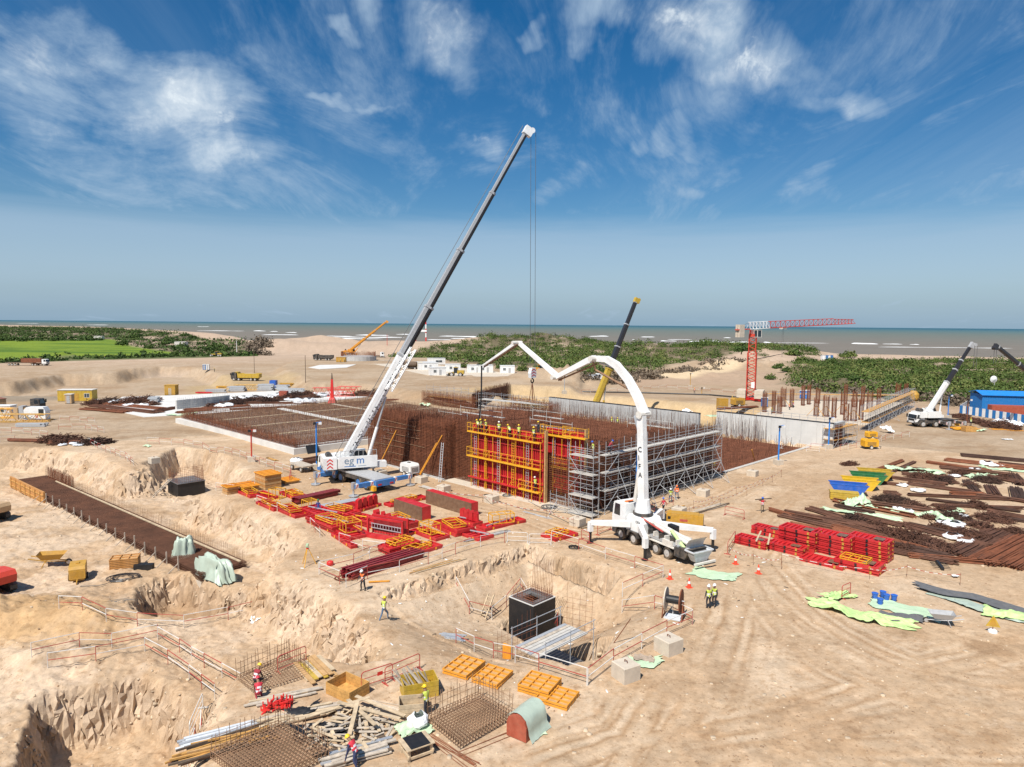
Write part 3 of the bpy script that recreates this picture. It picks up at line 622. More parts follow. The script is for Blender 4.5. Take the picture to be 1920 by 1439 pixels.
# ------------------------------------------------------------------ reinforcement cages
def wall_mesh(mb,p,q,z0,z1,sp=.22,r=.022,jit=.0,over=.0):
 """one upright curtain of bars from p to q (plan points)"""
 p=np.array(p[:2],float);q=np.array(q[:2],float);L_=np.linalg.norm(q-p);n=max(2,int(L_/sp));t=(np.arange(n)+.5)/n
 X=p+(q-p)*t[:,None];k=len(X)
 top=z1+over*(rng.random(k)) if over else np.full(k,z1)
 tilt=(rng.random((k,2))-.5)*jit
 mb.rods(np.c_[X,np.full(k,z0)],np.c_[X+tilt,top],r)
 zs=np.arange(z0+sp/2,z1,sp)
 mb.rods(np.c_[np.tile(p,(len(zs),1)),zs],np.c_[np.tile(q,(len(zs),1)),zs+(rng.random(len(zs))-.5)*.04],r)
def flat_mesh(mb,u0,u1,v0,v1,z,sp=.3,r=.022):
 a=np.arange(u0,u1,sp);mb.rods(np.c_[a,np.full(len(a),v0),np.full(len(a),z)],np.c_[a,np.full(len(a),v1),np.full(len(a),z)],r)
 b=np.arange(v0,v1,sp);mb.rods(np.c_[np.full(len(b),u0),b,np.full(len(b),z+2*r)],np.c_[np.full(len(b),u1),b,np.full(len(b),z+2*r)],r)
def starters(mb,u0,u1,v0,v1,z,hmin,hmax,n,r=.018,lean=.12):
 U=u0+rng.random(n)*(u1-u0);V=v0+rng.random(n)*(v1-v0);h=hmin+rng.random(n)*(hmax-hmin)
 mb.rods(np.c_[U,V,np.full(n,z)],np.c_[U+(rng.random(n)-.5)*lean*2,V+(rng.random(n)-.5)*lean*2,z+h],r)
ORG=(0,0,0)
def cage_main():
 t=thing('rebar_cage','huge rust brown reinforcement cage block in the middle of the site','rebar cage',UV(-72,60),A45)
 # local frame: x = u+72, y = v-60
 def sub(name,m,zones):
  mb=MB()
  for z in zones: z(mb)
  return mb.build(name,m,t,kind='stuff')
 def front(mb):
  for y,sp in ((-.9,.2),(-.5,.24),(.2,.3),(1.2,.35),(2.5,.4),(4.0,.45),(5.5,.45)): wall_mesh(mb,(-19,y),(0,y),0,8.0,sp,.025,.05,.7)
  for x in np.arange(-19,.1,1.6): wall_mesh(mb,(x,-.9),(x,5.5),0,7.9,.3,.025)  # cross curtains added to stop light passing through the cage
  wall_mesh(mb,(0,-.9),(0,5.5),0,8.0,.2,.025,.05,.5);wall_mesh(mb,(-.4,-.9),(-.4,5.5),0,8.0,.25,.025)
  wall_mesh(mb,(-19,-.9),(-19,5.5),0,8.0,.2,.025)
 sub('front_wall_bars','rust',[front])
 def right(mb):
  for y,sp in ((.75,.2),(1.1,.24),(2.0,.3),(3.0,.35),(4.5,.4),(6.2,.4)): wall_mesh(mb,(-1,y),(15.2,y),0,8.1,sp,.025,.05,.8)
  for y,sp in ((.75,.24),(1.1,.34)): wall_mesh(mb,(15.2,y),(24,y),0,5.6,sp,.022,.05,.5)
  for y,sp in ((2.6,.3),(3.6,.35),(4.8,.4),(6.2,.4)): wall_mesh(mb,(15.2,y),(24,y),0,8.1,sp,.025,.05,.8)
  for x in np.arange(0,15.3,1.6): wall_mesh(mb,(x,.75),(x,6.2),0,8.0,.3,.025)
  for x in np.arange(16,24.1,1.6): wall_mesh(mb,(x,2.6),(x,6.2),0,8.0,.3,.025)
 sub('formwork_wall_bars','rust',[right])
 def side(mb):
  for x,sp in ((24,.2),(23.6,.24),(22.8,.3),(21.6,.35),(20.5,.4)): wall_mesh(mb,(x,.7),(x,30),0,7.2,sp,.025,.05,.5)
  for y in np.arange(7,30.1,2.2): wall_mesh(mb,(20.5,y),(24,y),0,7.1,.3,.025)
 sub('side_wall_bars','rust_dark',[side])
 def inner(mb):
  for y in (9,12,16,20,24,27,30): wall_mesh(mb,(-19,y),(20.4,y),0,6.2+.6*random.random(),.36,.026,.06,.8)
  for x in np.arange(-19,20.5,4.2): wall_mesh(mb,(x,6.5),(x,30),0,6.0,.4,.026)  # more cross curtains added to block light inside the block
  flat_mesh(mb,-19,23.5,6.6,30,5.6,.26,.028);flat_mesh(mb,-19,23.5,6.6,30,5.1,.33,.03)
 sub('inner_bars','rust_red',[inner])
 def tops(mb):
  flat_mesh(mb,-19,0,-.9,5.5,7.4,.25,.025);flat_mesh(mb,0,15.2,.75,6.2,7.4,.25,.025)
  starters(mb,-19,24,6.5,30,5.6,.6,1.8,900);starters(mb,-19,0,-.9,5.5,7.4,.6,1.3,240);starters(mb,0,15.2,.8,6.2,7.4,.6,1.6,200)
 sub('starter_bars','rust_red',[tops])
 mb=MB();mb.bx(-19.6,24.4,-1.3,30.4,-.3,.05);mb.build('blinding_slab','concrete_tan',t)
 # grey spacers / white pipes seen among the bars
 for i,(x0,x1,y0,z) in enumerate(((-14,-7,9.5,6.4),(-15,-5,15,6.6),(-3,3,20,6.8),(4,12,12,6.8),(12,20,25,6.7))):
  mb=MB();mb.bx(x0,x1,y0,y0+.6,z,z+.08);mb.bar((x0,y0-.2,z+1),(x1,y0-.2,z+1),.06);mb.bar((x0,y0-.2,z-.6),(x0,y0-.2,z+1.3),.06);mb.bar((x1,y0-.2,z-.6),(x1,y0-.2,z+1.3),.06);mb.bar(((x0+x1)/2,y0-.2,z-.6),((x0+x1)/2,y0-.2,z+1.3),.06)
  mb.build('work_platform','plank',t)
 # foot strip and orange shores
 mb=MB();mb.bx(-19.2,.1,-1.25,-1.02,0,.22);mb.build('kicker','concrete',t)
 for x,dx,zt in ((-13.6,2.3,5.6),(-3.9,2.2,5.0),(-3.7,3.2,6.2)):
  mb=MB();mb.cyl((x,-2.6,.05),(x+dx,-1.0,zt),.075,8);mb.cyl((x-.15,-2.8,.05),(x+.15,-2.4,.05),.18,6);mb.build('push_pull_prop','orange_panel',t)
 mb=MB()
 for s in (-.22,.22): mb.bar((.55+s,-2.3,.02),(-.35+s,-1.05,5.2),.06)
 for k in range(15): f_=(k+.5)/15;mb.bar((.55-.22-.9*f_,-2.3+1.25*f_,.02+5.18*f_),(.55+.22-.9*f_,-2.3+1.25*f_,.02+5.18*f_),.045)
 mb.build('ladder','galv',t)
 for k in range(7):
  z_=1.2+k*.95;x_=-18+random.random()*6;mb=MB();mb.bar((x_,-.98,z_),(x_+4+7*random.random(),-.98,z_+random.uniform(-.3,.3)),.05);mb.build('tie_bar','rust_tan',t)
cage_main()
def raft_pit():
 t=thing('rebar_raft','sunken rust red rebar raft in the pit in front of the grey concrete wall','rebar raft',UV(-48,92,-1.75),A45)
 mb=MB();flat_mesh(mb,-62,-.6,.2,31,1.5,.3,.03);flat_mesh(mb,-62,-.6,.2,31,1.0,.36,.032)
 starters(mb,-62,-1,.3,31,1.0,1.0,2.6,1500,.02)
 for x in np.arange(-62,-.5,4.5): wall_mesh(mb,(x,.2),(x,31),.2,2.0,.4,.028,.1,.6)
 for y in np.arange(.4,31,3.0): wall_mesh(mb,(-62,y),(-.6,y),.2,2.0,.4,.028,.1,.6)
 mb.build('raft_bars','rust_red',t,kind='stuff')
 mb=MB();mb.bx(-63,-.1,.0,32,-.2,.1);mb.build('blinding_slab','rust_dark',t)
 mb=MB();mb.bar((-1.6,14,1.0),(-1.1,11.5,3.6),.12);mb.build('push_pull_prop','orange_panel',t)
 mb=MB();mb.bx(-.3,.3,.3,32,1.77,1.85);mb.build('edge_board','plank',t)
raft_pit()
def base_slab():
 t=thing('foundation_slab','long pale concrete foundation slab carrying rows of upright rusty starter bars','foundation',UV(-102.5,52.5),A45)
 mb=MB();mb.prism_z([(-49.5,-1.4),(-28,0),(0,0),(0,50),(-49.5,50)],-.2,1.0);mb.build('slab','concrete_lt',t)
 mb=MB();flat_mesh(mb,-49,-.4,.4,49,1.45,.42,.03)
 mb.build('top_mat','rust_dark',t,kind='stuff')
 mb=MB()
 for x in np.arange(-49,0,1.15): wall_mesh(mb,(x,.5),(x,48),1.0,2.1,1.0,.024,.25,.9)
 for y in np.arange(.5,48,1.5): wall_mesh(mb,(-49,y),(-.5,y),1.0,1.7,.9,.024,.25,1.2)
 mb.build('starter_bars','rust_tan',t,kind='stuff')
 mb=MB()
 for y in (.45,.8,1.2): wall_mesh(mb,(-49,y-.9),(-.4,y),1.0,2.3,.3,.026,.1,.7)
 for x in (-.45,-.8): wall_mesh(mb,(x,.4),(x,49),1.0,2.2,.3,.026,.1,.6)
 for x in (-49,-48.5): wall_mesh(mb,(x,0),(x,49),1.0,2.4,.35,.026,.1,.6)
 mb.build('edge_bars','rust',t,kind='stuff')
 for x in (-37,-25,-13): 
  mb=MB();mb.bx(x-.25,x+.25,1,48,1.5,1.58);mb.build('walkway','timber',t)
 mb=MB();mb.bx(-47,-2,20,21.6,1.5,1.62);mb.build('walkway','concrete_lt',t)
 mb=MB();mb.bx(-47,-2,34,35,1.5,1.6);mb.build('walkway','timber_grey',t)
 mb=MB();mb.prism([(0,0),(2.2,0),(2.2,1.6),(0,1.6)],(.05,2.0,1.3),(0,1,0),(.45,0,-.8),(.05,0,.02));mb.build('tarpaulin','black',t)
base_slab()
# ------------------------------------------------------------------ concrete walls
def conc_wall(label,u0,u1,v,h,stx,stn):
 t=thing('concrete_wall',label,'wall',UV(u0,v),A45)
 L_=u1-u0;mb=MB();mb.bx(0,L_,.03,.80,-3.3,h);mb.build('core','concrete',t)
 n=int(L_/2.7);w=L_/n
 pm=MB();pm.bx(.012,w-.012,-.03,.03,-3.3,h-.02)
 me=pm.mesh('panel','concrete_lt' if stx else 'concrete')
 for i in range(n): link('panel',me,t,(i*w,0,0))
 mb=MB();mb.bx(-.05,L_+.05,-.06,.86,h+.002,h+.09);mb.build('coping','black_membrane',t)
 mb=MB();k=stn
 xs=rng.random(k)*L_ if stx is None else (stx[0]+rng.random(k)*(stx[1]-stx[0]))
 hh=1.6+rng.random(k)*(h-1.0);yy=-.25-rng.random(k)*2.5
 mb.rods(np.c_[xs,yy,np.full(k,-1.6)],np.c_[xs+(rng.random(k)-.5)*.3,yy+(rng.random(k)-.5)*.3,hh],.018)
 mb.build('starter_bars','rust_dark',t,kind='stuff');return t
conc_wall('long grey concrete wall behind the cage, farther of the two',-113,-71.5,126,3.5,None,330)
tw=conc_wall('pale grey concrete wall with clean end corner beside the blue lamp posts',-67.5,-44.8,126,4.3,(0,11),150)
mb=MB();mb.bx(22.0,22.68,.85,6.0,-1,4.28);mb.build('return_wall','concrete',tw)
mb=MB();wall_mesh(mb,(22.9,.2),(22.9,3.2),0,4.0,.2,.03);wall_mesh(mb,(23.2,.2),(23.2,3.2),0,4.0,.2,.03);mb.build('end_bars','rust',tw,kind='stuff')
mb=MB()
for x in np.arange(0,22.5,1.5): mb.bar((x,.4,4.3),(x,.4,5.4),.05)
mb.bar((0,.4,5.4),(22.4,.4,5.4),.05);mb.bar((0,.4,4.9),(22.4,.4,4.9),.05);mb.build('guard_rail','galv',tw)
# ------------------------------------------------------------------ climbing formwork
def formwork(label,u0,u1,v,zb,zt,plats,ladders,lower=None):
 t=thing('wall_formwork',label,'formwork',UV(u0,v),A45);L_=u1-u0
 n=max(3,round(L_/2.5));w=L_/n
 tiers=[(zb,zb+(zt-zb)*.52),(zb+(zt-zb)*.52,zt)] if zt-zb>6 else [(zb,zt)]
 for (a,b) in tiers:
  pm=MB();pm.bx(.02,w-.02,-.06,0,a+.01,b-.01);pme=pm.mesh('panel','red_paint')
  rm=MB()
  rm.bx(-.065,.065,-.27,-.061,a+.03,b-.03)
  rme=rm.mesh('rib','red_paint')
  wm=MB();wm.bx(.04,w-.04,-.40,-.271,-.09,.09);wme=wm.mesh('waler','red_paint')
  for i in range(n):
   p=link('panel',pme,t,(i*w,0,0))
   for k in range(8): link('rib',rme,p,((k+.5)*w/8,0,0))
   for z in (a+.55,(a+b)/2,b-.45): link('waler',wme,p,(0,0,z))
 # outer props in yellow, from ground to the top deck
 xs=np.arange(.3,L_,1.38)
 om=MB();om.bar((0,-.82,zb),(0,-.82,plats[0][2]),.055);om.bar((0,-.82,zb+.6),(0,-.3,zb+1.6),.045);ome=om.mesh('prop','yellow_paint')
 for x in xs: link('prop',ome,t,(x,0,0))
 for (x0,x1,z,full) in plats:
  d=MB();d.bx(x0,x1,-.90,-.42,z-.05,z);p=d.build('platform','yellow_paint',t)
  d=MB();d.bx(x0,x1,-.96,-.905,z-.14,z+.06);d.build('toe_board','yellow_paint',p)
  if not full: continue
  rl=MB()
  for zz in (z+.55,z+1.1): rl.bar((x0,-.92,zz),(x1,-.92,zz),.042)
  for yy in (-.92,):
   for x in np.arange(x0+.02,x1+.01,(x1-x0)/max(1,round((x1-x0)/1.1))): rl.bar((x,yy,z),(x,yy,z+1.15),.045)
  for x in (x0,x1):
   for zz in (z+.55,z+1.1): rl.bar((x,-.92,zz),(x,-.3,zz),.05)
   rl.bar((x,-.3,z),(x,-.3,z+1.15),.055)
  for x in np.arange(x0+1,x1-1,2.5):
   rl.bar((x,-.92,z+.05),(x+.9,-.92,z+1.1),.04)
  rl.build('guard_rail','yellow_paint',p)
  for x in np.arange(x0+.4,x1,1.55): br=MB();br.bar((x,-.35,z-.9),(x,-.88,z-.1),.06);br.build('bracket','red_dark',p)
 for (x,z0,z1,ym) in ladders:
  lm=MB()
  for s in (-.2,.2): lm.bar((x+s,-.62,z0),(x+s,-.62,z1),.05)
  for zz in np.arange(z0+.2,z1,.32): lm.bar((x-.2,-.62,zz),(x+.2,-.62,zz),.035)
  lm.build('ladder',ym,t)
 mb=MB();mb.bx(L_+.02,L_+.20,-.25,.2,zb,zt+.4);mb.build('stop_end_board','ply',t)
 return t
lad=[(x,z0,z1,m) for x,m in ((.9,'galv'),(2.9,'yellow_paint'),(5.3,'galv'),(7.9,'yellow_paint'),(10.4,'galv')) for z0,z1 in ((0,3.9),(4.3,7.4))]
f1=formwork('large red wall formwork with yellow platforms and workers on top',-67.2,-54.4,60.2,.05,8.45,[(-.4,12.6,7.4,True),(-.5,12.6,4.15,True),(9.2,12.6,1.35,True)],lad)
mb=MB();mb.bx(-.2,9.1,-.88,-.45,1.28,1.36);mb.bx(-.2,9.1,-.95,-.881,1.24,1.42);mb.build('walkway','red_paint',f1)
formwork('smaller red wall formwork with yellow rails partly hidden behind rebar',-55.9,-49.9,62.2,1.2,8.9,[(-.4,4.6,8.2,True),(3.2,6.7,8.36,True),(1.2,4.4,4.4,True)],[(1.6,4.6,8,'galv'),(4.0,4.6,8,'galv')])
# ------------------------------------------------------------------ scaffolds
def scaffold(label,loc,rz,L_,wid,H_,bay,decks,lift=.5,top=1.4,deckm='plank',brace=True,name='scaffold',ledm='galv',outr=0):
 t=thing(name,label,'scaffold',loc,rz);n=max(1,round(L_/bay));bay=L_/n
 sm=MB();sm.cyl((0,0,0),(0,0,H_+top),.03,5);sm.cyl((0,0,0),(0,0,.05),.12,6);sme=sm.mesh('standard',ledm)
 for i in range(n+1):
  for y in (0,wid): link('standard',sme,t,(i*bay,y,0))
 lm=MB();k=0
 for z in np.arange(.3,H_+top-.1,lift):
  lm.bar((0,0,z),(L_,0,z),.042)
  if k % 2==0: lm.bar((0,wid,z),(L_,wid,z),.042)
  if k % 2==0:
   for i in range(n+1): lm.bar((i*bay,0,z),(i*bay,wid,z),.038)
  k += 1
 lm.build('ledger',ledm,t,kind='stuff')
 dm=MB();dm.bx(.03,bay-.03,.05,wid-.05,0,.07);dme=dm.mesh('deck',deckm)
 tb=MB();tb.bx(.02,bay-.02,-.05,-.01,0,.13);tbe=tb.mesh('toe_board',deckm)
 for z in decks:
  for i in range(n):
   d=link('deck',dme,t,(i*bay,0,z));link('toe_board',tbe,d)
 if brace:
  for i in range(0,n,2):
   for a in range(0,len(decks)):
    z0=decks[a]-2 if decks[a]>2 else 0;s=(i+a) % 2
    bm=MB();bm.cyl(((i+s)*bay,-.06,max(z0,.1)),((i+1-s)*bay,-.06,decks[a]),.03,5);bm.build('brace',ledm,t)
 for j in range(outr):
  x=(j+.5)*L_/outr;bm=MB();bm.cyl((x,0,H_*.75),(x+.6,-2.2,.05),.035,5);bm.cyl((x,0,H_*.25),(x+.6,-2.2,.05),.03,5);bm.build('raking_brace',ledm,t)
 return t
scaffold('grey tube scaffold climbing the right flank of the rebar cage',UV(-46.3,61.4),PI/4,26.8,1.0,7.0,2.4,[2.6,4.65,6.7],lift=.68,outr=6)
scaffold('narrow scaffold tower at the front corner of the rebar cage',UV(-49.6,58.9),A45,3.5,1.1,7.0,1.75,[.2,2.2,4.8,6.8],lift=.5,top=1.2)
scaffold('small low scaffold wing leaning beside the corner scaffold tower',UV(-52.2,58.7),A45,2.3,1.1,1.9,2.3,[],top=.3,outr=1)
A=G(1628,809);B=G(1714,764);dv=B-A
scaffold('long scaffold with orange planks lining the column field on the right',A,math.atan2(dv[1],dv[0]),np.linalg.norm(dv[:2]),1.6,4.2,2.4,[1.7,3.9],deckm='timber_orange',lift=.6,top=1.2,outr=4)
A=G(1562,842);B=G(1600,832);dv=B-A
scaffold('small stair scaffold beside the end of the pale concrete wall',A,math.atan2(dv[1],dv[0]),np.linalg.norm(dv[:2])+1.5,2.0,3.6,2.0,[1.4,3.4],deckm='timber_orange',lift=.6,top=1.0)
A=G(800,757);B=G(893,768);dv=B-A
scaffold('far scaffold with yellow ledgers behind the rebar cage',A,math.atan2(dv[1],dv[0]),np.linalg.norm(dv[:2]),2.5,3.8,2.6,[2.0],lift=.9,top=1.4,ledm='galv',deckm='timber_orange')
A=G(897,772);B=G(1030,786);dv=B-A
scaffold('far scaffold bridge beside the dark brown shutter panel',A,math.atan2(dv[1],dv[0]),np.linalg.norm(dv[:2]),2.5,3.2,2.6,[1.4,3.0],lift=.7,top=1.6)
A=G(1440,752);B=G(1690,755);dv=B-A
scaffold('low far scaffold with orange planks behind the rebar columns',A,math.atan2(dv[1],dv[0]),np.linalg.norm(dv[:2]),2.0,2.2,3.0,[2.0],lift=1.0,top=.8,deckm='timber_orange',brace=False)
def rebar_panel(label,pa,pb,h,m='rust_dark',plate=None):
 A=G(*pa);B=G(*pb);d=B-A;t=thing('rebar_wall',label,'rebar wall',A,math.atan2(d[1],d[0]));L_=np.linalg.norm(d[:2])
 mb=MB()
 for y,sp in ((0,.3),(.4,.34),(.9,.4)): wall_mesh(mb,(0,y),(L_,y),0,h,sp,.032,.1,.8)
 mb.build('bars',m,t,kind='stuff')
 if plate:
  for i in range(int(L_/2.4)):
   mb=MB();mb.bx(i*2.4+.02,i*2.4+2.38,1.1,1.25,0,h-.3);mb.build('shutter_panel',plate,t)
rebar_panel('far rebar wall with dark brown shutter panels',(893,768),(958,748),4.2,'rust_dark','ply_brown')
rebar_panel('far rebar wall left of the hanging crane hook',(790,758),(890,770),3.2,'rust')
rebar_panel('far rebar wall right of the dark shutter panels',(955,772),(1045,790),3.6,'rust')
# rebar columns in the field at the right
slabP=polyz([(1408,783),(1640,800),(1708,756),(1470,752)])
mb=MB();mb.prism_z([tuple(p) for p in slabP],-.2,.16);single(mb,'column_slab','concrete_tan','whitish concrete slab under the rebar columns','slab')
cols=[(1433,773),(1450,775),(1461,776),(1468,763),(1484,764),(1505,761),(1530,781),(1548,782),(1563,784),(1579,778),(1586,790),(1600,790),(1614,788),(1516,759),(1533,757),(1630,772),(1647,762),(1585,758),(1602,764),(1683,752),(1698,750),(1617,762)]
def rebar_column(hh,w):
 mb=MB();a=np.linspace(-w/2,w/2,4);pts=[(x,s*w/2) for x in a for s in (-1,1)]+[(s*w/2,y) for y in a[1:-1] for s in (-1,1)]
 P=np.array([(x,y,0) for x,y in pts]);Q=P+[0,0,hh];Q[:,2] += rng.random(len(Q))*.6;mb.rods(P,Q,.045,4)
 for z in np.arange(.2,hh,.3):
  for (x0,y0),(x1,y1) in zip([(-1,-1),(1,-1),(1,1),(-1,1)],[(1,-1),(1,1),(-1,1),(-1,-1)]): mb.bar((x0*w/2,y0*w/2,z),(x1*w/2,y1*w/2,z),.05)
 return mb.mesh('bar_bundle','rust')
cm=[rebar_column(h_,w_) for h_,w_ in ((4.6,.8),(5.2,.7),(4.0,.9),(4.8,1.1))]
order=sorted(range(len(cols)),key=lambda i: cols[i][0])
def ordw(n):
 ones=['','first','second','third','fourth','fifth','sixth','seventh','eighth','ninth','tenth','eleventh','twelfth','thirteenth','fourteenth','fifteenth','sixteenth','seventeenth','eighteenth','nineteenth']
 if n<20: return ones[n]
 t=['','','twent','thirt','fort'][n//10];return t+'ieth' if n % 10==0 else t+'y '+ones[n % 10]
ordn=[ordw(i) for i in range(1,49)]
for k,i in enumerate(order):
 P=G(*cols[i],.16);t=thing('rebar_column',f'rusty rebar column on the white slab, {ordn[k]} from the left','rebar column',P,A45,'rebar columns on the slab')
 link('bar_bundle',cm[i % 4],t)
 if i in (3,6,7,9,11):
  mb=MB();mb.bar((0,0,2.6),(2.2,-.4,.02),.10);mb.bar((0,0,2.6),(-1.9,-.8,.02),.10);mb.build('timber_shore','timber_orange',t)
# ------------------------------------------------------------------ trench raft on the left
def trench():
 z=-3.1;a,b,c,d,e=[G(*q,z)[:2] for q in ((113,905),(475,1062),(125,962),(432,1086),(45,908))]
 ax=(b-a)/np.linalg.norm(b-a);rz=math.atan2(ax[1],ax[0]);nr=np.array([-ax[1],ax[0]]);wd=float(np.mean([abs((q-a)@nr) for q in (c,d)]))*1.12;Lr=float((b-e)@ax)+1.8
 b=b-ax*1.2;O=b-nr*wd
 t=thing('trench_raft','long brown rebar raft lying in the trench on the left','rebar raft',(O[0],O[1],-3.75),rz)
 print('TRENCH',rz,Lr,wd)
 mb=MB();mb.bx(-Lr,0,0,wd,-.6,.05);mb.build('blinding_slab','concrete_tan',t)
 mb=MB()
 for z_,sp in ((.88,.17),(.72,.2),(.45,.3)): flat_mesh(mb,-Lr,0,.05,wd-.05,z_,sp,.022)
 for y in (.05,.2): wall_mesh(mb,(-Lr,y),(0,y),.05,.9,.2,.022)
 for x in (0,-.2): wall_mesh(mb,(x,0),(x,wd),.05,.9,.2,.022)
 mb.build('mat_bars','rust_mat',t,kind='stuff')
 mb=MB();mb.bx(-Lr+.2,-.2,.3,wd-.3,.05,.40);mb.build('lower_mat','rust_yard_dark',t)
 mb=MB()
 for y in (wd-.15,wd-.3): wall_mesh(mb,(-Lr,y),(0,y),.1,1.9,.42,.013,.08,.3)
 mb.build('starter_bars','rust_tan',t,kind='stuff')
 mb=MB()
 for y in (wd-.1,wd-.5): wall_mesh(mb,(-Lr+2,y),(-Lr+12,y),.1,2.4,.2,.022,.08,.3)
 mb.build('side_cage','rust',t,kind='stuff')
 mb=MB();mb.bx(-Lr+6,-.2,wd-.72,wd-.52,.93,1.05);mb.build('edge_timber','timber',t)
 mb=MB();
 for x in np.arange(-Lr+14,-2,2.6):
  mb.bx(x-.05,x+.05,-.25,-.15,0,1.5+.3*random.random());mb.bar((x,-1.3,.15),(x,-.2,1.0),.07)
 mb.build('form_stake','timber_grey',t)
 # orange shutter panels at the far end
 for i in range(7):
  x=-Lr+1+i*2.15;mb=MB();mb.bx(x,x+2.1,-.35,-.12,.1,1.75);p=mb.build('shutter_panel','orange_dull',t)
  mb=MB();mb.bx(x+.03,x+2.07,-.44,-.351,.45,.6);mb.bx(x+.03,x+2.07,-.44,-.351,1.2,1.35);mb.bx(x+.95,x+1.08,-.52,-.441,.15,1.75);mb.build('waler','timber_orange',p)
trench()
def drape(mb,c,rx,ry,hgt,seed,rz=0,n=22,sag=.15,top=.55):
 """sheet thrown over something: flat crown, falling folded skirts"""
 cs,sn=math.cos(rz),math.sin(rz)
 def f(a,b):
  x=(a*2-1);y=(b*2-1);r=max(abs(x),abs(y))
  nz_=vnoise(np.array([a*7+seed]),np.array([b*7-seed]),seed)[0];nz2=vnoise(np.array([a*17+seed]),np.array([b*17]),seed+3)[0]
  z=hgt*(1-max(0,(r-top)/(1-top))**1.5)+nz_*hgt*.30+nz2*.22
  k=1+nz2*.35*(r>top)+nz_*.2;X=x*rx*k;Y=y*ry*k
  return (c[0]+X*cs-Y*sn,c[1]+X*sn+Y*cs,c[2]+max(.02,z))
 mb.sheet(f,n,n);return mb
P=ground(345,1050,-3.6);mb=MB();drape(mb,(0,0,0),1.1,.8,2.3,5,.4);single(mb,'plastic_sheet','sheet_pale','pale green plastic sheet hanging over the trench edge, left and smaller','plastic sheet',P,smooth=True)
P=ground(402,1083,-3.6);mb=MB();drape(mb,(0,0,0),2.7,.9,2.0,9,-.65);single(mb,'plastic_sheet','sheet_pale','large pale plastic sheet draped over bars at the near end of the trench','plastic sheet',P,smooth=True)
# manhole in the notch of the bank
P=ground(350,925,-3.9);t=thing('manhole_box','dark square concrete chamber in the notch of the left bank','chamber',(P[0],P[1],-4.0),A45)
mb=MB()
for a in ((-2.1,2.1,-1.9,-1.65),(-2.1,2.1,1.65,1.9),(-2.1,-1.85,-1.649,1.649),(1.85,2.1,-1.649,1.649)): mb.bx(*a,-.5,2.1)
mb.build('chamber_wall','black_membrane',t)
mb=MB();mb.bx(-2.2,2.2,-2.0,2.0,2.102,2.14);mb.build('cover','concrete_wet',t)
mb=MB()
for y in (-1.8,1.8): wall_mesh(mb,(-2,y),(2,y),2.0,3.6,.3,.02,.1,.4)
wall_mesh(mb,(2.0,-1.8),(2.0,1.8),2.0,4.4,.25,.02,.1,.4)
mb.build('starter_bars','rust',t,kind='stuff')
mb=MB()
for x in (-.3,.3): mb.bar((x,-5.2,-.1),(x,-2.1,2.6),.1)
for k in range(8): mb.bar((-.3,-5.0+k*.36,.1+k*.32),(.3,-5.0+k*.36,.1+k*.32),.08)
mb.build('ladder','timber_grey',t)
# ------------------------------------------------------------------ vehicles and cranes
_wheel={}
def wheel(parent,x,y,r,w,rim='rim_grey'):
 key=(r,w,rim)
 if key not in _wheel:
  a=MB();a.lathe([(r*.62,-w/2),(r*.93,-w/2),(r,-w*.32),(r,w*.32),(r*.93,w/2),(r*.62,w/2)],n=18,axis='y')
  b=MB();b.lathe([(r*.60,-w/2-.01),(r*.62,-w/2+.04),(r*.5,-w*.22),(r*.22,-w*.2),(r*.2,-w/2-.03),(r*.05,-w/2-.03),(r*.05,w/2+.03),(r*.2,w/2+.03),(r*.22,w*.2),(r*.5,w*.22),(r*.62,w/2-.04),(r*.60,w/2+.01)],n=14,axis='y')
  _wheel[key]=(a.mesh('tyre','tyre'),b.mesh('rim',rim))
 t=link('wheel',_wheel[key][0],parent,(x,y,r));link('rim',_wheel[key][1],t);return t
def text_mesh(s,size,m,ext=.008):
 cu=bpy.data.curves.new('lettering','FONT');cu.body=s;cu.size=size;cu.extrude=ext;cu.resolution_u=3;cu.align_x='LEFT'
 o=bpy.data.objects.new('lettering',cu);COL.objects.link(o);dg=bpy.context.evaluated_depsgraph_get()
 me=bpy.data.meshes.new_from_object(o.evaluated_get(dg));bpy.data.objects.remove(o);me.materials.clear();me.materials.append(MATS[m]);return me
def letter(s,size,m,parent,loc,rot):
 o=link('lettering',text_mesh(s,size,m),parent,loc);o.rotation_euler=rot;return o
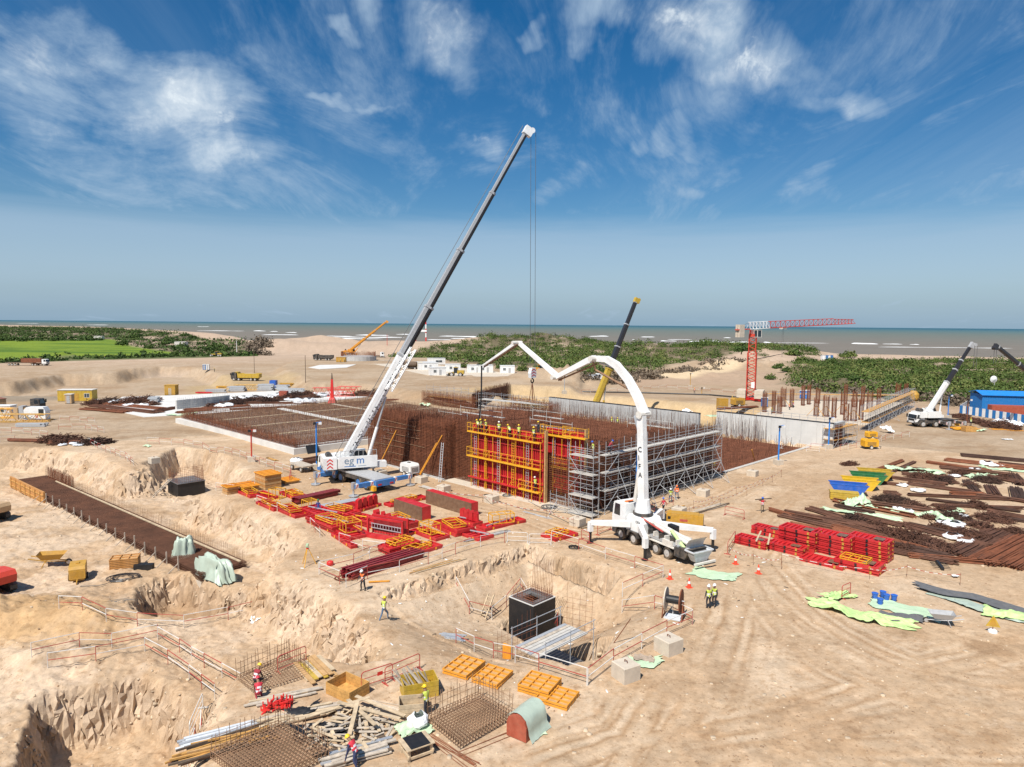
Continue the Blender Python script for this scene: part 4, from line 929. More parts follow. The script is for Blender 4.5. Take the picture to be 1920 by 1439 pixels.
def cab(parent,x0,x1,wid,z0,z1,m,rake=.25,flip=1):
 """lorry cab: shell with raked screen, glass set in front and sides, lamps, mirrors. front at x1"""
 hw=wid/2
 mb=MB();mb.prism_y([(x0,z0),(x1,z0),(x1,z0+(z1-z0)*.42),(x1-rake,z1-.12),(x1-rake-.25,z1),(x0,z1)],-hw,hw);c=mb.build('cab',m,parent)
 zg0=z0+(z1-z0)*.46;zg1=z1-.22
 xa=x1-.02;dx=rake*(zg1-zg0)/(z1-.12-(z0+(z1-z0)*.42))
 mb=MB();mb.add([(xa+.02,-hw+.12,zg0),(xa+.02,hw-.12,zg0),(xa+.03-dx,hw-.16,zg1),(xa+.03-dx,-hw+.16,zg1)],[(0,1,2,3)]);mb.build('windscreen','glass',c)
 for s in (-1,1):
  mb=MB();mb.prism([(0,0),(.95,0),(.95-rake*.7,zg1-zg0),(0,zg1-zg0)],(x1-1.25,s*(hw+.004),zg0),(1,0,0),(0,0,1),(0,s*.01,0));mb.build('side_window','glass',c)
  mb=MB();mb.bx(x1-.1,x1+.12,s*(hw+.1)-.12,s*(hw+.1)+.12,zg0+.1,zg1);mb.build('mirror','black',c)
  mb=MB();mb.bx(x1+.002,x1+.05,s*(hw-.3)-.2,s*(hw-.3)+.2,z0+.12,z0+.32);mb.build('headlight','glass_pale',c)
 mb=MB();mb.bx(x1+.002,x1+.03,-hw+.35,hw-.35,z0+.45,z0+.85);mb.build('grille','black',c)
 return c
def lorry(label,P,rz,body,cabm='white_paint',bodym='ochre',group=None,axles=(3.4,1.6,-1.6,-3.0),L_=9.0,bodyh=1.5,nm='lorry',cat='truck'):
 t=thing(nm,label,cat,P,rz,group);x1=L_/2;x0=-L_/2
 mb=MB();mb.bx(x0+.1,x1-.2,-.55,.55,.62,.95);mb.bx(x1-2.2,x1-.1,-1.2,1.2,.5,1.0);mb.build('chassis','chassis',t)
 for a in axles:
  for s in (-1,1): wheel(t,a,s*1.06,.52,.36)
 cab(t,x1-2.1,x1,2.45,1.02,3.1,cabm)
 if body=='tipper':
  mb=MB();mb.prism_y([(x0-.2,1.1),(x1-2.6,1.1),(x1-2.4,1.5+bodyh),(x1-1.4,1.7+bodyh),(x1-1.4,1.78+bodyh),(x1-2.5,1.62+bodyh),(x1-2.6,1.2+bodyh),(x0-.5,1.2+bodyh)],1.15,1.25)
  mb.prism_y([(x0-.2,1.1),(x1-2.6,1.1),(x1-2.4,1.5+bodyh),(x1-1.4,1.7+bodyh),(x1-1.4,1.78+bodyh),(x1-2.5,1.62+bodyh),(x1-2.6,1.2+bodyh),(x0-.5,1.2+bodyh)],-1.25,-1.15)
  mb.bx(x0-.2,x1-2.6,-1.15,1.15,1.05,1.2);mb.bx(x1-2.65,x1-2.5,-1.15,1.15,1.2,1.6+bodyh);mb.bx(x1-2.5,x1-1.4,-1.15,1.15,1.62+bodyh,1.7+bodyh);mb.bx(x0-.45,x0-.3,-1.15,1.15,1.25,1.1+bodyh)
  p=mb.build('tipper_body',bodym,t)
  for k,x in enumerate(np.linspace(x0,x1-2.8,7)):
   for s in (-1,1): q=MB();q.bx(x-.06,x+.06,s*1.25-.04,s*1.25+.04,1.15,1.2+bodyh);q.build('rib',bodym,p)
  mb=MB();mb.sheet(lambda a,b: (x0-.2+a*(x1-2.8-x0),-1.1+2.2*b,.9+bodyh+.5*math.sin(PI*a)*math.sin(PI*b)),8,5);mb.build('load','sand_pile',t,smooth=True)
 elif body=='flat':
  mb=MB();mb.bx(x0,x1-2.3,-1.25,1.25,1.05,1.2);mb.build('load_bed',bodym,t)
 elif body=='tank':
  mb=MB();mb.lathe([(.2,x0),(1.0,x0+.1),(1.15,x0+.4),(1.15,x1-2.8),(1.0,x1-2.5),(.2,x1-2.4)],(0,0,2.15),14,'x');mb.build('tank',bodym,t,smooth=True)
 return t
# ---- big telescopic crane
def pattern_mat():
 m=bpy.data.materials.new('boom_pattern');m.use_nodes=True;MATS['boom_pattern']=m;nt=m.node_tree;N=nt.nodes;L=nt.links;b=N['Principled BSDF'];b.inputs['Roughness'].default_value=.4
 tc=N.new('ShaderNodeTexCoord');vo=N.new('ShaderNodeTexVoronoi');vo.inputs['Scale'].default_value=5.5;L.new(tc.outputs['Object'],vo.inputs['Vector'])
 n=N.new('ShaderNodeTexNoise');n.inputs['Scale'].default_value=1.1;n.inputs['Detail'].default_value=5;L.new(tc.outputs['Object'],n.inputs['Vector'])
 s=N.new('ShaderNodeSeparateColor');L.new(vo.outputs['Color'],s.inputs[0])
 a=N.new('ShaderNodeMath');a.operation='MULTIPLY';L.new(s.outputs[0],a.inputs[0]);L.new(n.outputs[0],a.inputs[1])
 g=N.new('ShaderNodeMath');g.operation='GREATER_THAN';L.new(a.outputs[0],g.inputs[0]);g.inputs[1].default_value=.40
 mx=N.new('ShaderNodeMixRGB');mx.inputs[1].default_value=(.80,.80,.78,1);mx.inputs[2].default_value=(.05,.05,.055,1);L.new(g.outputs[0],mx.inputs[0]);L.new(mx.outputs[0],b.inputs['Base Color'])
pattern_mat()
def frame_of(A,B):
 d=B-A;d=d/np.linalg.norm(d);side=np.cross(d,(0,0,1));side /= np.linalg.norm(side);up=np.cross(side,d);return d,side,up
def boom_section(t,name,A,B,w,h,m_side,m_top=None,collar=True):
 d,s,u=frame_of(A,B);mb=MB()
 # rounded underside profile
 prof=[(-.5,.5),(.5,.5),(.5,-.15),(.28,-.5),(-.28,-.5),(-.5,-.15)]
 mb.prism([(a*w,b*h) for a,b in prof],A,s,u,B-A);p=mb.build(name,m_side,t,world=True)
 if m_top:
  q=MB();q.prism([(-.5*w,.5*h+.004),(.5*w,.5*h+.004),(.5*w,.5*h+.02),(-.5*w,.5*h+.02)],A,s,u,B-A);q.build('top_plate',m_top,t,world=True)
 if m_top and m_top != m_side:
  for sg in (-1,1):
   q=MB();q.prism([(sg*.5*w+sg*.004,.5*h),(sg*.5*w+sg*.02,.5*h),(sg*.5*w+sg*.02,.08*h),(sg*.5*w+sg*.004,.08*h)],A,s,u,B-A);q.build('lit_flank_strip',m_top,t,world=True)  # paler strip puts the sunlit upper edge of the boom into colour
 if collar:
  q=MB();q.prism([(a*w*1.18,b*h*1.15) for a,b in prof],B-d*.35,s,u,d*.3);q.build('collar','boom_grey' if m_side != 'yellow_dull' else 'yellow_dull',t,world=True)
 return p
def rope(t,P,Q,r=.03): mb=MB();mb.cyl(P,Q,r,5);mb.build('rope','wire',t,world=True)
def hook_block(label,P,s=1.0):
 t=thing('hook_block',label,'hook',P,PI/4)
 mb=MB();mb.prism([(-.45*s,0),(.45*s,0),(.55*s,.6*s),(.35*s,1.3*s),(-.35*s,1.3*s),(-.55*s,.6*s)],(0,-.25*s,.5*s),(1,0,0),(0,0,1),(0,.5*s,0));b=mb.build('block','white_paint',t)
 for k in range(3):
  for y,dy in ((-.25*s-.012,.01),(.25*s+.002,.01)):
   q=MB();z=.65*s+k*.36*s;q.prism([(-.4*s,.0),(0,.22*s),(.4*s,.0),(.4*s,.13*s),(0,.35*s),(-.4*s,.13*s)],(0,y,z),(1,0,0),(0,0,1),(0,dy,0));q.build('chevron','red_bright',b)
 mb=MB();a=np.linspace(-.3*PI,1.2*PI,10);mb.tube([(math.cos(k)*.25*s,0,.12*s-math.sin(k)*.25*s) for k in a],.08*s,6);mb.cyl((0,0,.3*s),(0,0,.55*s),.1*s,8);mb.build('hook','black',t);return t
def mobile_crane(label,u,v,rz,z0,foot_off,tip,mats,big=True,name='mobile_crane',lett=None,L_=15.0,nax=5,boomw=(1.5,1.9),splits=(.42,.55,.72,.88),carrier='blue_paint',sup='white_paint'):
 P=UV(u,v,z0);t=thing(name,label,'crane',P,rz);hl=L_/2
 mb=MB();mb.bx(-hl+2.4,hl-.4,-1.35,1.35,.95,1.55);mb.build('chassis','chassis',t)
 mb=MB();mb.bx(-hl+5.2,hl-.5,-1.42,1.42,1.552,1.70);mb.build('deck','boom_grey' if carrier=='blue_paint' else carrier,t)
 xs=list(np.linspace(-hl+1.8,hl-2.2,nax))
 if nax==5: xs=[-hl+1.6,-hl+4.6,-hl+6.3,hl-4.4,hl-2.6]
 for x in xs:
  for s in (-1,1): wheel(t,x,s*1.2,.72,.5,'blue_paint' if carrier=='blue_paint' else 'rim_grey')
 # cab at the -x end
 ct=bpy.data.objects.new('driver_cab',None);COL.objects.link(ct);ct.parent=t;ct.rotation_euler=(0,0,PI)
 cab(ct,hl-2.1,hl,2.6,.95,2.95,sup)
 mb=MB();mb.prism_y([(-hl-.1,.7),(-hl+2.9,.7),(-hl+2.9,1.4),(-hl+2.5,1.75),(-hl+.9,1.75),(-hl+.5,1.2),(-hl-.1,1.1)],-1.36,-1.31);mb.prism_y([(-hl-.1,.7),(-hl+2.9,.7),(-hl+2.9,1.4),(-hl+2.5,1.75),(-hl+.9,1.75),(-hl+.5,1.2),(-hl-.1,1.1)],1.31,1.36);mb.build('fender',carrier,t)
 # outriggers
 for x,ya,yb in ((-hl+5.3,-1.4,-4.6),(-hl+5.3,1.4,4.4),(hl-.9,-1.4,-4.3),(hl-.9,1.4,4.4)):
  s=np.sign(ya);mb=MB();mb.bx(x-.28,x+.28,min(ya,yb),max(ya,yb),1.0,1.5);o=mb.build('outrigger',carrier,t)
  for k in range(2):
   q=MB();yq=yb-s*(.35+k*2.2);q.bx(x-.29,x+.29,yq-.22,yq+.22,1.0-.01,1.51);q.build('warning_plate','white_paint',o)
   q=MB();q.prism([(-.3,0),(.1,.5),(.3,.5),(-.1,0)],(x-.302,yq-.0,1.0),(0,.6,0),(0,0,1),(.004,0,0));q.prism([(-.3,0),(.1,.5),(.3,.5),(-.1,0)],(x+.298,yq,1.0),(0,.6,0),(0,0,1),(.004,0,0));q.build('warning_stripe','red_bright',o)
  q=MB();q.bx(x-.22,x+.22,yb-.22,yb+.22,.9,1.75);q.cyl((x,yb,.1),(x,yb,1.0),.13,10);q.build('jack','steel',o)
  q=MB();q.cyl((x,yb,.02),(x,yb,.14),.62,14);q.build('pad','steel',o)
 mb=MB();mb.bx(hl-1.4,hl-.2,-1.45,1.45,.8,1.56);mb.build('rear_box',carrier,t)
 for s_ in (-.9,.9):
  q=MB();q.bx(hl-.2,hl-.15,s_-.25,s_+.25,.95,1.15);q.build('tail_lamp','tail_red',t)
 q=MB();q.bx(hl-1.0,hl-.1,-1.9,-1.46,.35,.95);q.build('tool_box','yellow_paint',t)
 # turntable and superstructure (slewed with the boom)
 foot=P+np.array([0,0,2.9])+np.array([*foot_off,0]);tip=np.array(tip,float)
 hd=tip-foot;az=math.atan2(hd[1],hd[0])
 st=bpy.data.objects.new('superstructure',None);COL.objects.link(st);st.parent=t;st.rotation_euler=(0,0,az-rz);lo=(np.array([*foot_off,0]))@Zrot(rz);st.location=(lo[0],lo[1],1.7)
 mb=MB();mb.cyl((1.2,0,0),(1.2,0,.35),1.25,20);mb.build('slew_ring','chassis',st)
 mb=MB();mb.bx(-1.2,3.0,-1.25,1.25,.36,.95);mb.prism_y([(-1.0,.95),(.9,.95),(.5,2.0),(-.5,2.3),(-1.0,1.9)],-.95,-.75);mb.prism_y([(-1.0,.95),(.9,.95),(.5,2.0),(-.5,2.3),(-1.0,1.9)],.75,.95);mb.build('house',sup,st)
 for k in range(3): q=MB();q.bx(-3.0+k*.02,-1.3,-1.45+k*.02,1.45-k*.02,.40+k*.42,.40+k*.42+.40);q.build('counterweight',sup,st)
 q=MB();q.bx(-1.2,1.9,-1.75,-1.27,.4,1.75);side_panel=q.build('engine_cover',sup,st)
 q=MB();q.cyl((-2.1,-.7,1.95),(-2.1,.7,1.95),.42,12);q.build('winch','chassis',st)
 for s_ in (1,):
  q=MB();q.prism_y([(1.3,.4),(3.3,.4),(3.5,1.2),(3.0,2.2),(1.4,2.2)],1.3,2.15);oc=q.build('operator_cab','glass',st)
  q=MB();q.bx(1.25,3.1,1.28,2.17,2.2,2.28);q.bx(1.25,3.42,1.28,2.17,.32,.45);q.bx(1.25,1.4,1.27,2.18,.45,2.2);q.build('frame',sup,oc)
 # boom
 d=tip-foot;Ln=np.linalg.norm(d);e=d/Ln;w0,h0=boomw
 cuts=[0,*splits,1.0]
 for k in range(len(cuts)-1):
  a=foot+e*Ln*(cuts[k]-(.02 if k else .0));b=foot+e*Ln*cuts[k+1];f=1-.13*k
  boom_section(t,'boom_section',a,b,w0*f,h0*f,mats[min(k,len(mats)-1)][0],mats[min(k,len(mats)-1)][1],collar=k<len(cuts)-1)
 dd,s_,u_=frame_of(foot,tip)
 hh=MB();hh.prism([(-.6*w0,-.9*h0),(.6*w0,-.9*h0),(.6*w0,.55*h0),(-.6*w0,.55*h0)],tip-e*.2,s_*.6,u_*.7,e*1.2);hh.cyl(tip+e*.8-u_*.6-s_*.4,tip+e*.8-u_*.6+s_*.4,.4,12);hh.build('boom_head',mats[-1][2] if len(mats[-1])>2 else 'white_paint',t,world=True)
 base=P+np.array([*foot_off,0])+np.array([math.cos(az)*2.9,math.sin(az)*2.9,2.1]);mid=foot+e*Ln*splits[0]*.62-u_*h0*.6;m2=base+(mid-base)*.55
 q=MB();q.cyl(base,m2,.30*w0/1.5,12);q.build('luffing_cylinder',sup,t,world=True)
 q=MB();q.cyl(m2,mid,.2*w0/1.5,10);q.build('cylinder_rod','steel',t,world=True)
 return t,st,foot,tip,e,s_,u_,Ln
TIPX=AT(986,250,101.5)
tc_,st_,foot_,tip_,e_,s_,u_,Ln_=mobile_crane('big white and blue mobile crane with raised telescopic boom',-79.4,49.4,A45,0,(-1.5,.6),TIPX,
 [('boom_pattern','white_paint'),('boom_dark','boom_grey'),('boom_dark','boom_grey'),('boom_dark','boom_grey'),('boom_dark','boom_grey','white_paint')],splits=(.31,.455,.63,.81),boomw=(1.1,1.3))  # grey tops and upper flanks paint sunlight onto the dark boom
# lettering on the counterweight flank, facing the camera
def place_on_view(parent,s,size,m,P,face_az,dx=0):
 o=link('lettering',text_mesh(s,size,m),None);right_=np.array([math.cos(face_az),math.sin(face_az),0]);P=np.array(P)+right_*dx
 o.matrix_world=Matrix(((right_[0],0,right_[1],P[0]),(right_[1],0,-right_[0],P[1]),(0,1,0,P[2]),(0,0,0,1)))
 mw=o.matrix_world.copy();o.parent=parent;o.matrix_parent_inverse=(Matrix.Translation(parent.location) @ Matrix.Rotation(parent.rotation_euler.z,4,'Z')).inverted();o.matrix_world=mw;return o
# name board along the slewing house (the firm's name), chevroned counterweight behind
q=MB();q.bx(-1.0,4.1,-1.98,-1.76,.42,2.0);q.build('side_housing','white_paint',st_)
letter('eg',1.45,'lettering_grey',st_,(-.35,-1.99,1.0),(PI/2,0,0));letter('m',1.45,'blue_paint',st_,(1.26,-1.99,1.0),(PI/2,0,0))
q=MB();q.bx(-.3,1.2,-1.992,-1.982,.62,.72);q.build('stripe','blue_paint',st_)
q=MB();q.bx(1.5,2.6,-1.992,-1.982,.64,.70);q.build('stripe','lettering_grey',st_)
q=MB();q.bx(-3.0,-1.25,-1.9,1.9,.35,1.9);cwp=q.build('counterweight','white_paint',st_)
for k in range(3):
 for y0 in (-1.904,1.9):
  q=MB();q.prism([(0,0),(.4,.32),(.8,0),(.8,.2),(.4,.52),(0,.2)],(-2.55,y0,.42+.45*k),(1,0,0),(0,0,1),(0,.004,0));q.build('chevron','red_bright',cwp)
q=MB();q.bx(3.2,5.4,-1.7,-.5,.2,1.0);q.build('front_house','white_paint',st_)
q=MB()
for x in np.arange(-.8,4.2,.6): q.bar((x,-1.9,2.05),(x,-1.9,2.75),.05)
q.bar((-.8,-1.9,2.75),(4.0,-1.9,2.75),.05);q.build('hand_rail','boom_grey',st_,kind='stuff')
# guy frame folded beside the boom
def truss(t,name,A,B,w,n,r,m,side,up,closed=True):
 """square lattice between two points"""
 mb=MB();c=[(-.5,-.5),(.5,-.5),(.5,.5),(-.5,.5)]
 for a,b in c: mb.cyl(A+side*a*w+up*b*w,B+side*a*w+up*b*w,r,5)
 for k in range(n):
  p=A+(B-A)*k/n;q_=A+(B-A)*(k+1)/n
  for i in range(4):
   a,b=c[i];a2,b2=c[(i+1) % 4]
   if k % 2: a,b,a2,b2=a2,b2,a,b
   mb.cyl(p+side*a*w+up*b*w,q_+side*a2*w+up*b2*w,r*.6,4)
 return mb.build(name,m,t,world=True)
truss(tc_,'guy_frame',foot_+e_*Ln_*.21-u_*.5+s_*.95,foot_+e_*Ln_*.335-u_*.6+s_*1.1,.75,6,.09,'white_paint',s_,u_)
hk=AT(998,716,101.6)
for dx in (-.35,.35): rope(tc_,tip_+e_*.8-u_*.9+np.array([dx,0,0]),hk+np.array([dx,0,1.9]),.035)
rope(tc_,foot_+u_*1.4,tip_+e_*.6+u_*.9,.04)
hb=hook_block('white and red crane hook block hanging above the rebar cage',hk,1.15)
for dx,dy in ((-.45,0),(.45,0),(0,.4),(.1,-.4)):
 q=MB();q.cyl(hk+[0,0,-.1],hk+[dx,dy,-2.9],.045,5);q.build('chain','rust',hb,world=True)
# ---- yellow crane behind the concrete wall
mobile_crane('yellow mobile crane with dark boom standing behind the concrete wall',-108,137,A45,-4,(0,0),AT(1192,566,178),[('yellow_dull','yellow_dull'),('boom_dark',None),('boom_dark',None),('boom_dark',None,'yellow_dull')],splits=(.40,.60,.80),carrier='yellow_dull',sup='yellow_dull',L_=12,nax=4,boomw=(1.3,1.5))
# ---- white crane at the right
P=G(1748,800);u,v=toUV(P)
r_=mobile_crane('white mobile crane with black boom tip near the blue shed',u,v,.1,0,(-1.2,0),AT(1820,650,150),[('white_paint','white_paint'),('boom_dark','boom_dark'),('boom_dark','boom_dark'),('boom_dark','boom_dark','boom_grey')],splits=(.47,.66,.80),carrier='chassis',sup='white_paint',L_=10,nax=3,boomw=(.85,1.0))
for dx in (.3,.9): rope(r_[0],r_[3]+np.array([dx+.6,0,0]),r_[3]+np.array([dx+.6,0,-4.5]),.04)
P=G(2010,790);u,v=toUV(P)
r_=mobile_crane('dark crane boom reaching into view at the right edge',u,v,.4,0,(0,0),AT(1870,651,146),[('boom_dark','boom_dark'),('boom_dark','boom_dark'),('boom_dark','boom_dark','boom_dark')],splits=(.5,.75),carrier='chassis',sup='white_paint',L_=10,nax=3,boomw=(.85,1.0))
for dx in (0,.5): rope(r_[0],r_[3]+np.array([dx-.6,0,0]),r_[3]+np.array([dx-.6,0,-3.5]),.04)
# ---- far orange crane
P=G(655,668,2.5);u,v=toUV(P)
mobile_crane('small orange crane far off beside the round concrete base',u,v,.2,2.5,(0,0),AT(724,604,P[1]+5),[('orange_panel','orange_panel'),('orange_panel','orange_panel'),('orange_panel','orange_panel','orange_panel')],splits=(.45,.72),carrier='orange_panel',sup='orange_panel',L_=9,nax=3,boomw=(1.3,1.5))
# ---- tower crane
def tower_crane():
 P=G(1407,751);t=thing('tower_crane','red and white flat top tower crane in front of the scrub','crane',P,0)
 rz=R(-24);M=Zrot(rz);X=M@[1,0,0];Y=M@[0,1,0];Zv=np.array([0,0,1.0])
 for sgn in (-1,1):
  for k in range(2):
   q=MB();q.box(P+X*sgn*2.4+Zv*(1.4+k*1.15),(2.4,6.4,1.1),M);q.build('ballast_block','concrete_tan',t,world=True)
 q=MB();q.box(P+Zv*.5,(8,.6,.7),Zrot(rz+PI/4));q.box(P+Zv*.502,(.6,8,.7),Zrot(rz+PI/4));q.build('base_cross','red_bright',t,world=True)
 top=18.5
 truss(t,'lower_mast',P+Zv*1.0,P+Zv*14.0,2.3,13,.16,'crane_red',X,Y);truss(t,'upper_mast',P+Zv*14.0,P+Zv*top,1.9,5,.14,'crane_red',X,Y)
 q=MB();q.cyl(P+Zv*top,P+Zv*(top+.9),1.15,14);q.build('slewing_unit','crane_red',t,world=True)
 truss(t,'tower_head',P+Zv*(top+.9),P+Zv*(top+2.0),1.6,2,.12,'crane_red',X,Y)
 # jib towards the right and slightly away
 zj=top+2.3;A0=P+Zv*zj;tipP=AT(1600,607,224.);jd=tipP-A0;jl=np.linalg.norm(jd);jd /= jl;js=np.cross(jd,Zv);js /= np.linalg.norm(js);ju=np.cross(js,jd)
 def jib(name,a,b,hh,w,n,m,h2=None):
  h2=hh if h2 is None else h2;mb=MB();A=A0+jd*a;B=A0+jd*b
  mb.cyl(A-js*w/2,B-js*w/2,.09,5);mb.cyl(A+js*w/2,B+js*w/2,.09,5);mb.cyl(A+ju*hh,B+ju*h2,.10,5)
  for k in range(n):
   p=A+(B-A)*k/n;p2=A+(B-A)*(k+1)/n;m_=(p+p2)/2;hk_=hh+(h2-hh)*(k+.5)/n
   for sg in (-1,1): mb.cyl(p+js*sg*w/2,m_+ju*hk_,.055,4);mb.cyl(m_+ju*hk_,p2+js*sg*w/2,.055,4)
   mb.cyl(p-js*w/2,p2+js*w/2,.04,4)
  mb.build(name,m,t,world=True)
 jib('jib_root',-2.2,6.5,1.95,1.5,6,'white_paint');jib('jib',6.5,jl*.78,1.9,1.4,14,'crane_red',1.9);jib('jib_end',jl*.78,jl,1.7,1.4,6,'crane_red',1.3)
 q=MB();q.bar(A0-jd*2,A0-jd*7.0,1.4,.25);q.build('counter_jib','crane_red',t,world=True)
 for sg in (-.42,.42):
  q=MB();a=math.atan2(jd[1],jd[0]);q.box(A0-jd*5.6+js*sg-Zv*.4,(2.0,.7,3.6),Zrot(a));q.build('counterweight','concrete_tan',t,world=True)
 rope(t,A0-jd*6.8+Zv*.3,A0-jd*2+ju*1.9,.05)
 a=math.atan2(jd[1],jd[0]);q=MB();q.box(A0+jd*.4+js*1.35-Zv*1.35,(1.7,1.2,2.0),Zrot(a));c=q.build('operator_cab','glass',t,world=True)
 q=MB()
 for zz in (-.34,-2.36): q.box(A0+jd*.4+js*1.35+Zv*zz,(1.9,1.35,.12),Zrot(a))
 for sx in (-.85,.85):
  for sy in (-.6,.6): q.box(A0+jd*(.4+sx)+js*(1.35+sy)-Zv*1.35,(.14,.14,2.1),Zrot(a))
 q.build('cab_frame','off_white',t,world=True)
 tr=A0+jd*13.5;q=MB();q.box(tr-Zv*.35,(1.8,1.2,.5),Zrot(a));q.build('trolley','off_white',t,world=True)
 for dx in (-.3,.3): rope(t,tr-Zv*.5+jd*dx,tr-Zv*9+jd*dx,.03)
 q=MB();q.box(P+X*.6-Y*1.22+Zv*4.6,(.9,.05,1.7),M);q.build('sign_board','white_paint',t,world=True)
tower_crane()
# ---- concrete pump
def pump_truck():
 P=np.array([13.9,65.0,0.0]);rz=R(120);t=thing('concrete_pump_truck','white truck mounted concrete pump with its boom unfolded over the cage','pump truck',P,rz)
 Mz=Zrot(rz);loc=lambda x,y,z: P+Mz@np.array([x,y,z],float)
 q=MB();q.bx(-5.6,4.7,-.6,.6,.7,1.15);q.bx(2.6,4.85,-1.22,1.22,.45,1.2);q.build('chassis','chassis',t)
 for x in (3.35,1.45,-1.8,-3.3):
  for s in (-1,1): wheel(t,x,s*1.1,.56,.4)
 for x in (3.35,1.45):
  for s in (-1,1): q=MB();q.prism_y([(x-.8,.8),(x-.62,.8),(x-.5,1.12),(x-.2,1.25),(x+.2,1.25),(x+.5,1.12),(x+.62,.8),(x+.8,.8),(x+.75,1.35),(x-.75,1.35)],s*1.25-.22,s*1.25+.12) if s<0 else q.prism_y([(x-.8,.8),(x-.62,.8),(x-.5,1.12),(x-.2,1.25),(x+.2,1.25),(x+.5,1.12),(x+.62,.8),(x+.8,.8),(x+.75,1.35),(x-.75,1.35)],s*1.25-.12,s*1.25+.22);q.build('fender','chassis',t)
 for s in (-1,1): q=MB();q.bx(-4.2,-.9,s*1.15-.2,s*1.15+.2,1.2,1.28);q.build('fender','off_white',t)
 c=cab(t,2.75,4.85,2.5,1.21,3.75,'white_paint')
 q=MB();q.bx(3.2,3.5,-.8,.8,3.752,3.87);q.build('light_bar','hivis_orange',c)
 q=MB();q.bx(3.0,3.18,-.9,.6,3.752,3.82);q.build('roof_vent','black',c)
 letter('CIFA',.32,'black',t,(1.2,1.262,2.25),(PI/2,0,PI))
 q=MB();q.prism_y([(.2,1.25),(2.6,1.25),(2.6,2.5),(2.2,2.9),(.5,2.75),(.2,2.3)],-1.25,1.25);pd=q.build('pedestal','white_paint',t)
 q=MB();q.prism_y([(.2,1.5),(.2,2.4),(-4.6,1.75),(-4.6,1.35)],-.5,.5);q.build('sub_frame','chassis',t)
 for k,(x0,x1,z0,z1,mm) in enumerate(((-.7,.15,.75,1.5,'off_white'),(-1.0,-.75,.6,1.3,'chassis'),(-4.9,-4.2,.6,1.45,'chassis'),(-3.9,-2.6,1.3,1.75,'off_white'))):
  for s in (-1,1): q=MB();q.bx(x0,x1,s*1.2-.18,s*1.2+.06,z0,z1) if s>0 else q.bx(x0,x1,s*1.2-.06,s*1.2+.18,z0,z1);q.build('side_tank',mm,t)
 for k in range(5): q=MB();q.tube([(.3-.2*k,.7-.1*k,2.5),(-1.5-.3*k,.75-.1*k,2.2-.05*k),(-3.2,.6-.25*k,1.95),(-4.6,.5-.25*k,1.7)],.035,5);q.build('hydraulic_hose','black',t)
 for k in range(6): q=MB();q.bx(-4.4+k*.75,-4.25+k*.75,.55,1.15,1.6,2.05);q.build('bracket','chassis' if k % 2 else 'off_white',t)
 q=MB();q.bx(-4.6,.1,.62,1.1,1.35,1.6);q.bx(-4.6,.1,-1.1,-.62,1.35,1.6);q.build('catwalk','galv',t)
 for y in (-.28,.28): q=MB();q.cyl((-5.2,y,1.75),(.4,y,2.45),.2,12);q.build('pumping_cylinder','off_white',t)
 q=MB();q.cyl((.9,.75,2.75),(-2.2,.8,2.2),.09,8);q.build('delivery_pipe','red_rail',t)
 q=MB();q.cyl((-3.0,.5,2.5),(-5.6,.75,1.0),.16,10);q.build('s_pipe','sheet_lime',t)
 q=MB();q.prism_y([(-4.3,.55),(-5.4,.55),(-5.9,1.55),(-4.2,1.5)],-1.1,1.1);q.build('tool_locker','chassis',t)
 q=MB()
 for a,b in (((-5.5,-1.2),(-6.6,-1.2)),((-6.6,-1.2),(-6.6,1.2)),((-6.6,1.2),(-5.5,1.2)),((-5.5,1.2),(-5.5,-1.2))):
  m_=np.array([(a[0]+b[0])/2,(a[1]+b[1])/2]);cc=np.array([-6.05,0]);inn=lambda p: (np.array(p)-cc)*.55+cc
  i0,i1=inn(a),inn(b);q.add([(a[0],a[1],1.5),(b[0],b[1],1.5),(i1[0],i1[1],.5),(i0[0],i0[1],.5)],[(0,1,2,3)])
  q.bar((a[0],a[1],1.5),(b[0],b[1],1.5),.1)
 q.build('hopper','sheet_grey',t)
 q=MB();q.bx(-6.5,-5.6,-1.1,1.1,1.25,1.3);q.build('hopper_grate','concrete_wet',t)
 q=MB();q.sheet(lambda a,b: (-5.45-.5*b*b,-1.1+2.2*a,1.5+1.0*b),5,4);q.build('splash_guard','off_white',t)
 q=MB();q.bx(-6.9,-6.7,-1.25,1.25,.45,.62);q.build('bumper','off_white',t)
 q=MB();q.bx(-2.3,-1.2,-1.15,-.7,1.7,2.5);q.build('oil_cooler','black',t)
 # outriggers
 for name,a,b,leg in (('outrigger',(2.0,1.25),(3.9,4.7),1),('outrigger',(.4,-1.2),(-3.7,-4.2),1),('outrigger',(.5,1.25),(-2.6,3.3),1),('outrigger',(2.0,-1.25),(3.9,-4.6),1)):
  q=MB();q.taper((*a,1.95),(*b,2.05),.5,.62,.42,.42);o=q.build(name,'white_paint',t)
  q=MB();q.box((b[0],b[1],1.65),(.42,.42,.95),rz and np.eye(3));q.build('leg_sleeve','white_paint',o)
  q=MB();q.cyl((b[0],b[1],.08),(b[0],b[1],1.25),.14,10);q.cyl((b[0],b[1],.02),(b[0],b[1],.12),.32,12);q.build('jack','black',o)
 # placing boom
 q=MB();q.cyl(loc(1.6,0,2.7),loc(1.6,0,3.1),1.0,20);q.build('slew_ring','chassis',t,world=True)
 O=loc(1.6,0,0);E=UV(-66.0,60.0);pl=E-O
 def bp(px,py):
  k=(px-960)/1280.0
  s=0.0
  for _ in range(12):
   d=pixdir(px,py);kk=d[0]/d[1];s=(O[0]-O[1]*kk)/(pl[1]*kk-pl[0])
  return AT(px,py,O[1]+pl[1]*s)
 hs=np.cross(pl/np.linalg.norm(pl),(0,0,1));hs /= np.linalg.norm(hs)
